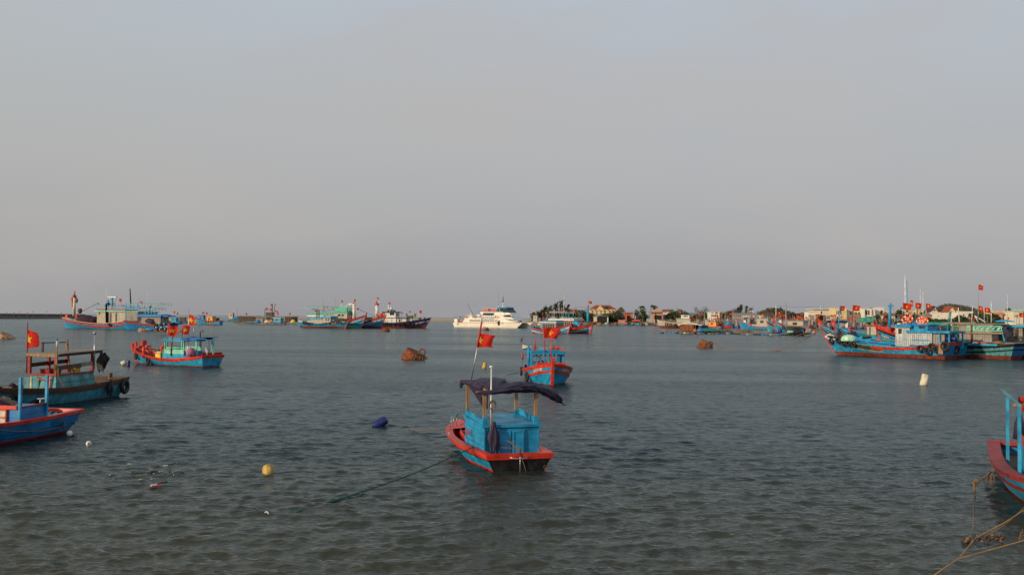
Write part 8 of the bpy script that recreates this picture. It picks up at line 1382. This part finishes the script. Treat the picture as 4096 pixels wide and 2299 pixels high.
    # hills as terrain with wooded cover
    for nm, x0, x1, pk, Y, m_, sd in (('hill', 3790, 4075, 1219, 1300, 'leaf_grey', 1), ('hill', 3120, 3260, 1243, 900, 'leaf_grey', 3)):
        mb = MB(); c0, c1 = at(x0, 1290, Y), at(x1, 1290, Y); top = ZZ((x0+x1)/2, pk, Y); vs = []; n1, n2 = 50, 10; rs = np.random.RandomState(sd)
        hf = lambda u, v: 1+top*min(1, (sin(pi*u)**.55)*(1.0-.25*abs(u-.32)*2))*sin(pi*v)**.7
        vs = [(c0.x+(c1.x-c0.x)*i/n1, Y+160*j/n2, hf(i/n1, j/n2)) for i in range(n1+1) for j in range(n2+1)]
        mb.add(vs, [(i*(n2+1)+j, (i+1)*(n2+1)+j, (i+1)*(n2+1)+j+1, i*(n2+1)+j+1) for i in range(n1) for j in range(n2)], m_, True); o = mb.build(nm); o['kind'] = 'structure'
        mb = MB(); pts = []
        for k in range(7000): u, v = rs.uniform(.01, .99), rs.uniform(.05, .6); pts.append(np.array([c0.x+(c1.x-c0.x)*u, Y+160*v, hf(u, v)+rs.uniform(0, 2.2)+1.6*max(0, sin(u*40+v*9))]))
        leafmesh(mb, pts, 1.1, m_, rs); o = mb.build('woodland'); tag(o, 'scrubby woodland covering the low hill behind the town' if sd == 1 else 'brown scrub covering the slope left of the town houses', 'woodland', kind='stuff')
trees()
# ---- buildings
def bldg(name, label, x0, x1, yt, Y, m='plaster', depth=9, base=2.2, roof=None, rm='tile', wins_=(), cat='house', rh=2.2, over=.5, parapet=None, gable_side=False, group=None):
    """wins_: (px, py, wpx, hpx, frame, pane)"""
    a, c = at(x0, yt, Y), at(x1, yt, Y); wd = c.x-a.x; h = a.z-base; root = thing(name, label, cat, ((a.x+c.x)/2, Y, base), 0, group); cx = (a.x+c.x)/2
    part(root, 'wall', lambda q: q.box((0, depth/2, h/2), (wd, depth, h), m))
    if roof == 'flat': part(root, 'roof', lambda q: q.box((0, depth/2, h+.12), (wd+2*over, depth+2*over, .3), rm))
    elif roof == 'hip': part(root, 'roof', lambda q: q.add([(-wd/2-over, -over, h), (wd/2+over, -over, h), (wd/2+over, depth+over, h), (-wd/2-over, depth+over, h), (-wd/2+depth*.4, depth/2, h+rh), (wd/2-depth*.4, depth/2, h+rh)], [(0, 1, 5, 4), (1, 2, 5), (2, 3, 4, 5), (3, 0, 4), (3, 2, 1, 0)], rm))
    elif roof == 'ridge': part(root, 'roof', lambda q: q.hexa([(-wd/2-over, -over, h-.05), (wd/2+over, -over, h-.05), (wd/2+over, depth+over, h-.05), (-wd/2-over, depth+over, h-.05), (-wd/2-over, depth/2-.1, h+rh), (wd/2+over, depth/2-.1, h+rh), (wd/2+over, depth/2+.1, h+rh), (-wd/2-over, depth/2+.1, h+rh)], rm))
    elif roof == 'gable':
        part(root, 'gable', lambda q: q.add([(-wd/2, 0, h), (wd/2, 0, h), (0, 0, h+rh), (-wd/2, .3, h), (wd/2, .3, h), (0, .3, h+rh)], [(0, 1, 2), (5, 4, 3), (0, 2, 5, 3), (1, 4, 5, 2)], m))
        part(root, 'roof', lambda q: [q.hexa([(s*(wd/2+over), -over, h-.3), (0, -over, h+rh), (0, depth, h+rh), (s*(wd/2+over), depth, h-.3), (s*(wd/2+over), -over, h-.05), (0, -over, h+rh+.28), (0, depth, h+rh+.28), (s*(wd/2+over), depth, h-.05)], rm) for s in (-1, 1)])
    if parapet: part(root, 'parapet', lambda q: q.box((0, -.05, h+.3), (wd+.1, .2, .8), parapet))
    for (px, py, wp_, hp_, fr, pn) in wins_:
        p = at(px, py, Y); ww, hh = wp_*Y/FPX, hp_*Y/FPX; window(root, (p.x-cx, -.06, p.z-base), (ww, .16, hh), fr, pn, min(.25, ww*.12), 'door' if hh > 1.9*ww and pn in ('wood_dark', 'dark') else 'window', 0)
    return root, (lambda px, py: (at(px, py, Y).x-cx, at(px, py, Y).z-base)), h, wd
def town():
    # headland hut and lamps
    bldg('hut', 'small cream hut among the casuarinas on the headland', 2133, 2149, 1262, 735, 'cream', 4, 2.0, 'flat', 'cream', [(2140, 1270, 4, 5, 'cream', 'wood_dark')])
    for k, (px, yt, yb, Y, lab) in enumerate([(2117, 1238, 1277, 800, 'left street lamp on the headland'), (2148, 1237, 1262, 800, 'right street lamp on the headland behind the grove'), (2705, 1224, 1262, 780, 'street lamp above the wide dense tree'), (2782, 1230, 1262, 780, 'thin pole left of the bare spreading tree')]):
        p, q = at(px, yb, Y), at(px, yt, Y); root = thing('street_lamp', lab, 'street lamp', (p.x, Y, p.z)); part(root, 'post', lambda m: m.tube([(0, 0, -3), (0, 0, q.z-p.z)], .13, 'metal', 6)); part(root, 'lamp_arm', lambda m: (m.bar((0, 0, q.z-p.z), (-1.7, 0, q.z-p.z+.6), .12, .12, 'metal'), m.box((-2.0, 0, q.z-p.z+.65), (.8, .3, .15), 'metal')))
    # yellow building with red hip roof
    root, xy, h, wd = bldg('yellow_building', 'two storey yellow building with columns and a red tiled hip roof', 2362, 2465, 1237, 760, 'plaster_yellow', 11, 2.3, 'hip', 'tile', rh=3.4, over=.8)
    part(root, 'front_gable', lambda q: (q.add([(xy(2396, 0)[0], -.9, h), (xy(2424, 0)[0], -.9, h), (xy(2410, 0)[0], -.9, h+2.9), (xy(2396, 0)[0], 4, h), (xy(2424, 0)[0], 4, h), (xy(2410, 0)[0], 4, h+2.9)], [(0, 1, 2), (0, 2, 5, 3), (1, 4, 5, 2)], 'plaster_yellow')))
    part(root, 'eaves', lambda q: q.box((0, -.4, h-.35), (wd+1.2, .9, .7), 'cream')); part(root, 'balcony', lambda q: (q.box((0, -1.0, xy(0, 1249.5)[1]), (wd+.4, 1.4, .5), 'plaster_yellow'), q.box((0, -1.7, xy(0, 1252)[1]), (wd+.4, .15, 1.0), 'plaster_pink')))
    for px in (2369, 2386, 2403, 2420, 2437, 2454, 2464): part(root, 'column', lambda q: q.box((xy(px, 0)[0], -1.5, (xy(0, 1249)[1]+h)/2), (.42, .42, h-xy(0, 1249)[1]), 'cream'))
    for k, px in enumerate((2377, 2394, 2411, 2428, 2446, 2459)): part(root, 'window', lambda q: q.box((xy(px, 0)[0], -.05, xy(0, 1243)[1]), (1.7, .2, 1.9), 'dark' if k % 2 == 0 else 'barrel_teal'))
    part(root, 'lower_porch', lambda q: (q.box((0, -2.5, xy(0, 1257)[1]), (wd+1.0, 3.6, .5), 'plaster_pink'), q.box((xy(2452, 0)[0], -3.2, xy(0, 1260)[1]), (3.6, 1.8, 1.8), 'plaster_pink')))
    bldg('house', 'low red tiled wing right of the yellow building', 2466, 2498, 1246, 765, 'cream', 8, 2.3, 'ridge', 'tile', [(2474, 1250, 6, 6, 'cream', 'dark'), (2486, 1250, 6, 6, 'cream', 'dark')], rh=1.6)
    bldg('house', 'long low house with red roof behind the tall casuarinas', 2255, 2306, 1246, 775, 'plaster', 9, 2.3, 'ridge', 'tile', rh=1.8); bldg('shed', 'dark open shed with white column below the yellow building', 2388, 2432, 1264, 742, 'dark', 6, 2.2, 'flat', 'grey', rh=1); bldg('hut', 'small cream kiosk left of the dark open shed', 2376, 2388, 1266, 742, 'cream', 4, 2.2, 'flat', 'cream')
    mb = MB(); mb.box((0, 0, 1.7), (.8, .8, 4.2), 'white'); one(mb, 'column', 'white column at the right end of the dark open shed', 'column', None, (XX(2431, 738), 738, 1.8))
    # pink gate hall and second hall
    def hall(label, x0, x1, yt, xr0, xr1, Y, name='gate_hall'):
        root, xy, h, wd = bldg(name, label, x0, x1, yt+3, Y, 'plaster_pink', 7, 2.2, None, 'tile')
        a, c = xy(xr0, yt), xy(xr1, yt); part(root, 'roof', lambda q: (q.box(((a[0]+c[0])/2, 2.0, h+.15), (c[0]-a[0], 9, .5), 'plaster_pink'), q.box(((a[0]+c[0])/2, 2.0, h+.55), (c[0]-a[0]+.2, 9.2, .28), 'blue_old')))
        part(root, 'gate_opening', lambda q: q.box((0, -.05, h*.36), (wd*.72, .2, h*.70), 'dark')); part(root, 'sign_panel', lambda q: (q.box((0, -.12, h*.86), (wd*.75, .2, h*.20), 'foam'), q.box((0, -.25, h*.88), (wd*.6, .1, h*.10), 'plaster_pink')))
        for s in (-1, 1): part(root, 'column', lambda q: q.box((s*wd*.44, -1.3, h/2), (.5, .5, h), 'plaster_pink'))
        return root, xy, h
    hall('pink pillared gate hall behind the excavator', 2503, 2532, 1248, 2488, 2538, 752); root, xy, h = hall('orange pillared gate hall with gabled front right of the palms', 2612, 2652, 1246, 2595, 2664, 745, 'temple_gate')
    part(root, 'front_gable', lambda q: q.add([(xy(2622, 0)[0], -1.0, h+.7), (xy(2645, 0)[0], -1.0, h+.7), (xy(2633, 0)[0], -1.0, h+2.7), (xy(2622, 0)[0], 4, h+.7), (xy(2645, 0)[0], 4, h+.7), (xy(2633, 0)[0], 4, h+2.7)], [(0, 1, 2), (0, 2, 5, 3), (1, 4, 5, 2)], 'orange'))
    for k, px in enumerate((2600, 2606, 2618, 2644, 2657)):
        root = thing('gate_pillar', f'{["first", "second", "third", "fourth", "fifth"][k]} pale pillar from the left before the orange gate hall', 'pillar', (XX(px, 738), 738, 2.2), 0, 'pale pillars before the gate hall'); part(root, 'shaft', lambda q: q.box((0, 0, .9), (.7, .7, 1.8 if k != 2 else 2.6), 'foam')); part(root, 'panel', lambda q: q.box((0, -.38, 1.0), (.35, .06, .6), 'red_dark'))
    bldg('mural_wall', 'pale blue painted wall left of the orange gate hall', 2586, 2612, 1252, 750, 'plaster_blue', .5, 2.2, cat='wall'); bldg('house', 'red roofed house behind the orange gate hall', 2655, 2688, 1245, 790, 'cream', 8, 2.3, 'ridge', 'tile', rh=1.6); bldg('wall', 'blue walled stall right of the orange gate hall', 2654, 2680, 1258, 752, 'plaster_blue', 3, 2.2, cat='wall')
    bldg('stone_wall', 'pink stone wall with red letters left of the excavator', 2473, 2508, 1279, 733, 'plaster_pink', .6, .8, cat='wall')
    # sheds in the middle
    bldg('shed', 'pale shed with grey tin roof behind the bare tree', 2744, 2800, 1257, 760, 'plaster', 9, 2.2, 'ridge', 'iron', [(2760, 1262, 10, 4, 'cream', 'plaster_pink')], rh=1.4, cat='shed'); bldg('house', 'cream flat roofed building left of the red far boats', 2838, 2878, 1249, 740, 'plaster_white', 8, 2.2, 'flat', 'plaster_white', [(2850, 1252, 4, 3, 'cream', 'dark'), (2855, 1262, 24, 7, 'cream', 'dark'), (2870, 1265, 5, 14, 'cream', 'dark')])
    bldg('shed', 'brown roofed shed between the cream buildings', 2886, 2926, 1254, 745, 'plaster', 8, 2.2, 'ridge', 'wood_grey', rh=1.4, cat='shed'); bldg('shed', 'long shed with grey tin roof behind the fleet', 2935, 3030, 1262, 730, 'plaster_grey', 10, 2.2, 'ridge', 'iron', rh=2.0, cat='shed')
    root, xy, h, wd = bldg('sign_building', 'open fronted building with long cream sign board', 2972, 3018, 1260, 700, 'plaster_grey', 5, 2.2, 'flat', 'grey', cat='building'); part(root, 'sign_board', lambda q: q.box((0, -.6, h-.9), (wd+.4, .2, 1.4), 'foam')); part(root, 'open_front', lambda q: q.box((0, -.05, h*.36), (wd*.9, .1, h*.6), 'dark'))
    for k in range(5): part(root, 'post', lambda q: q.box((-wd/2+wd*k/4, -.5, h*.35), (.3, .3, h*.7), 'sky_blue'))
    bldg('water_tank_house', 'small cream rooftop box above the long shed', 3000, 3013, 1243, 760, 'plaster_white', 3, 2.2); root, xy, h, wd = bldg('lookout_hut', 'brown lookout hut on posts left of the concrete pole', 3066, 3084, 1247, 720, 'plank_dark', 5, 6.0, 'flat', 'wood_dark', [(3075, 1252, 8, 5, 'wood', 'dark')], cat='hut'); part(root, 'stilts', lambda q: [q.box((x, y, -2), (.3, .3, 4), 'wood') for x in (-1.5, 1.5) for y in (.4, 4)]); bldg('house', 'low cream wall and shed behind the fleet, right of the long shed', 3036, 3056, 1261, 700, 'cream', 5, 2.2); bldg('wall', 'long low cream wall behind the dense fleet', 3056, 3100, 1272, 690, 'cream', 1, 2.2, cat='wall')
    # right town row, Y ~ 600
    Y = 600; P = 'plaster_white'; C = 'cream'
    bldg('house', 'small cream house with broken parapet, left of the town row', 3232, 3270, 1248, 615, P, 8, 2.2, None, wins_=[(3248, 1268, 18, 16, 'plaster_grey', 'plaster_grey')], parapet='cream'); bldg('house', 'long cream two storey house with projecting slab roof', 3254, 3340, 1237, 625, 'plaster', 10, 2.2, 'flat', P, [(3285, 1250, 6, 12, C, 'dark'), (3317, 1255, 5, 5, C, 'dark')], over=1.5); bldg('gable_shed', 'low white gabled shed with solar slope below the long cream house', 3305, 3338, 1274, 575, P, 6, 2.2, 'gable', 'iron', rh=1.6, cat='shed')
    root, xy, h, wd = bldg('house', 'bright yellow two storey house with white framed windows', 3341, 3387, 1232, 580, 'plaster_yellow', 11, 2.2, 'flat', 'plaster_yellow', [(3347, 1250, 5, 16, 'white', 'glass'), (3355, 1250, 8, 16, 'white', 'glass'), (3363, 1250, 6, 16, 'white', 'glass'), (3371, 1246, 2.5, 2.5, 'white', 'dark'), (3371, 1251, 2.5, 2.5, 'white', 'dark'), (3371, 1256, 2.5, 2.5, 'white', 'dark'), (3379, 1247, 3, 4, 'white', 'dark'), (3350, 1274, 7, 18, 'white', 'dark')], over=.2); part(root, 'balcony_slab', lambda q: q.box((0, -.8, xy(0, 1265)[1]), (wd+.6, 1.8, .35), 'plaster_yellow'))
    root, xy, h, wd = bldg('house', 'grey and cream house with shuttered windows, behind the large flag', 3391, 3450, 1241, 590, 'plaster', 10, 2.2, 'flat', P, [(3402, 1252, 6, 11, 'foam', 'glass'), (3409, 1252, 6, 11, 'foam', 'glass'), (3424, 1252, 5, 11, 'foam', 'glass'), (3436, 1252, 9, 11, 'foam', 'glass')], over=.6); part(root, 'balcony', lambda q: (q.box((0, -.8, xy(0, 1264)[1]), (wd, 1.6, .35), P), q.box((0, -1.5, xy(0, 1262)[1]), (wd, .15, .9), C), q.box((0, -.1, xy(0, 1276)[1]), (wd*.98, .2, 3.2), 'plaster_grey')))
    root, xy, h, wd = bldg('house', 'white framed house with brown door panels and balcony', 3453, 3495, 1235, 585, P, 10, 2.2, 'flat', P, [(3465, 1250, 12, 20, 'foam', 'wood_dark'), (3475, 1250, 8, 20, 'foam', 'wood_dark'), (3487, 1250, 7, 18, 'foam', 'wood')], over=.3); part(root, 'frame', lambda q: ([q.box((xy(x_, 0)[0], -.7, (xy(0, 1264)[1]+h)/2), (.45, 1.2, h-xy(0, 1264)[1]), 'white') for x_ in (3454, 3481, 3494)]+[q.box((0, -.7, xy(0, 1264)[1]), (wd, 1.6, .35), 'white'), q.box((0, -.1, xy(0, 1274)[1]), (wd*.98, .2, 2.2), 'plaster_pink')]))
    bldg('house', 'plain cream house with one tall dark corner window', 3496, 3535, 1234, 588, P, 10, 2.2, None, wins_=[(3526, 1249, 12, 19, C, 'glass'), (3504, 1250, 4, 3, C, 'dark')], parapet='plaster_white'); bldg('house', 'low cream house with red tiled canopy right of the plain cream house', 3535, 3562, 1245, 600, P, 8, 2.2, 'flat', P, [(3545, 1258, 16, 4, 'tile', 'tile')]); bldg('house', 'low ochre house behind the blue bow mast', 3545, 3580, 1262, 560, 'plaster', 7, 2.2, 'ridge', 'tile', rh=1.4)
    bldg('house', 'wide cream house behind the wheelhouse flags', 3640, 3722, 1240, 560, 'plaster_yellow', 9, 2.2, 'flat', C, [(3658, 1252, 10, 8, C, 'glass'), (3690, 1254, 24, 12, 'wood_dark', 'dark')], over=.5)
    root, xy, h, wd = bldg('gabled_house', 'white house with crossed timber gable right of the last flag', 3722, 3752, 1246, 545, P, 8, 2.2, 'gable', 'tile_dark', [(3736, 1250, 14, 4, C, 'dark')], rh=2.9, over=.5); part(root, 'gable_timbers', lambda q: (q.bar((-wd*.25, -.08, h+.2), (0, -.08, h+2.4), .1, .2, 'tile_dark'), q.bar((wd*.25, -.08, h+.2), (0, -.08, h+1.6), .1, .2, 'tile_dark'), q.bar((0, -.08, h+.1), (0, -.08, h+2.6), .1, .2, 'tile_dark'), q.bar((-wd*.3, -.08, h+.9), (wd*.25, -.08, h+.9), .1, .16, 'tile_dark')))
    bldg('hut', 'small grey pyramid roofed hut below the timber gable', 3700, 3728, 1261, 440, 'plaster_pink', 5, 2.6, 'hip', 'wood_grey', rh=1.6, over=.4); bldg('wall', 'long white garden wall on the bank', 3727, 3788, 1252, 500, P, 6, 3.2, wins_=[(3751, 1264, 5, 4, C, 'dark')], cat='wall')
    bldg('house', 'dark red roofed house left of the bright red roof', 3768, 3805, 1247, 560, P, 9, 2.4, 'ridge', 'tile_dark', rh=1.8); root, xy, h, wd = bldg('gabled_house', 'cream house with red roof and round gable window', 3793, 3822, 1246, 530, 'plaster_yellow', 8, 2.4, 'gable', 'tile', [(3811, 1260, 11, 11, 'plaster_grey', 'foam')], rh=2.6, over=.4); part(root, 'round_window', lambda q: q.torus((0, -.1, h+.9), .35, .08, 'white', (0, 1, 0), 14, 5)); bldg('roof_wing', 'bright red tiled wing behind the round window gable', 3800, 3834, 1240, 548, P, 9, 2.4, 'ridge', 'tile', rh=1.8, cat='house'); bldg('house', 'long white walled house with small window right of the red roof', 3832, 3892, 1250, 520, P, 9, 2.4, None, wins_=[(3854, 1260, 7, 8, C, 'dark')], parapet='plaster_white')
    bldg('house', 'cream flat roofed house with pink porch near the right edge', 3972, 4052, 1243, 520, 'plaster', 9, 2.4, 'flat', 'plaster_yellow', [(3995, 1256, 44, 18, C, 'plaster_pink')], over=.4); root, xy, h, wd = bldg('house', 'mint trimmed balcony house at the right edge', 4052, 4093, 1244, 450, 'plaster', 8, 2.4, 'flat', 'pale_mint', [(4072, 1264, 9, 14, 'wood', 'foam'), (4060, 1263, 8, 10, C, 'plaster_grey'), (4085, 1263, 8, 10, C, 'plaster_grey')], over=.5, parapet='pale_mint'); part(root, 'balcony', lambda q: (q.box((0, -.9, xy(0, 1274)[1]), (wd+.4, 2.0, .3), 'pale_mint'), q.box((0, -1.8, xy(0, 1271)[1]), (wd+.4, .15, .8), P)))
    mb = MB(); mb.sheet(lambda u, v: (-4+8*u, .12*sin(17*u), 2.2-2.2*v), 14, 6, 'sea_green'); one(mb, 'net_screen', 'green net screen on the quay behind the yellow and grey houses', 'screen', None, at(3470, 1288, 480)); mb = MB(); mb.sheet(lambda u, v: (-4+8*u, .4*sin(7*v), 1.5-1.5*v), 14, 6, 'sea_green'); one(mb, 'net_screen', 'green net screen on the quay under the shrub bank', 'screen', None, at(3750, 1307, 300)); mb = MB(); mb.sheet(lambda u, v: (-5+10*u, 2*v, 1.1-1.1*v+.08*sin(11*u)), 14, 6, 'tarp_blue'); one(mb, 'tarp_cover', 'deep blue tarpaulin over boats left of the green net screen', 'tarpaulin', None, at(3350, 1292, 470))
    # poles and wires
    for k, (px, yt, yb, Y, r_, m_, lab) in enumerate([(3104, 1220, 1275, 600, .35, 'foam', 'thick concrete pole among the far flags'), (3282, 1222, 1275, 560, .22, 'foam', 'concrete power pole before the long cream house'), (2372, 1218, 1235, 760, .12, 'metal', 'thin mast behind the light blue mast'), (2439, 1199, 1221, 800, .15, 'metal', 'thin aerial behind the yellow building roof'), (2485, 1206, 1245, 800, .12, 'metal', 'thin aerial right of the yellow building'), (2674, 1226, 1245, 800, .12, 'metal', 'aerial over the red roof house'), (2668, 1224, 1245, 800, .10, 'metal', 'left thin aerial over the red roof house'), (3294, 1211, 1238, 640, .2, 'grey', 'dark mast behind the long cream house'), (3575, 1217, 1275, 520, .16, 'wood_grey', 'wooden pole right of the blue bow mast'), (3669, 1230, 1280, 440, .28, 'wood_dark', 'dark wooden pole behind the wheelhouse'), (3950, 1262, 1290, 420, .12, 'wood_grey', 'pale pole in front of the broad right tree')]):
        p, q = at(px, yb, Y), at(px, yt, Y); mb = MB(); mb.tube([(0, 0, -p.z+.5), (0, 0, q.z-p.z)], [r_, r_*.7], m_, 7); one(mb, 'pole', lab, 'pole', None, p)
    rope_thing(sag(at(3104, 1222, 600), at(3282, 1226, 560), .5), .05, 'dark', 'power line between the two concrete poles', 'power_line')
    # excavator
    Y = 728; c = at(2545, 1291, Y); root = thing('excavator', 'orange excavator with raised bent arm on the quay', 'excavator', c)
    part(root, 'track', lambda q: [q.tube([(-3.4, y, .5), (2.2, y, .5)], .5, 'dark', 10) for y in (-.9,)]); part(root, 'track', lambda q: q.tube([(-3.4, 1.1, .5), (2.2, 1.1, .5)], .5, 'dark', 10))
    part(root, 'house', lambda q: q.hexa([(-3.2, -1.3, 1.2), (2.4, -1.3, 1.2), (2.4, 1.3, 1.2), (-3.2, 1.3, 1.2), (-1.6, -1.3, 2.4), (2.2, -1.3, 2.1), (2.2, 1.3, 2.1), (-1.6, 1.3, 2.4)], 'orange_ring')); part(root, 'counterweight', lambda q: q.box((2.3, 0, 1.7), (1.2, 2.5, 1.3), 'red')); part(root, 'cab', lambda q: (q.box((-2.5, -.6, 2.6), (1.4, 1.1, 1.6), 'glass'), q.box((-2.5, -.6, 3.45), (1.5, 1.2, .12), 'orange_ring')))
    part(root, 'boom', lambda q: (q.bar((-1.6, 0, 2.2), (-4.6, 0, 5.6), .5, .9, 'orange_ring'), q.bar((-4.4, 0, 5.5), (-8.0, 0, 5.9), .5, .8, 'orange_ring'))); part(root, 'stick', lambda q: q.bar((-8.0, 0, 6.6), (-7.3, 0, 1.8), .5, .8, 'orange_ring')); part(root, 'bucket', lambda q: q.hexa([(-8.2, -.6, .3), (-6.6, -.6, .2), (-6.6, .6, .2), (-8.2, .6, .3), (-7.8, -.6, 1.8), (-6.9, -.6, 1.9), (-6.9, .6, 1.9), (-7.8, .6, 1.8)], 'rust'))
town()
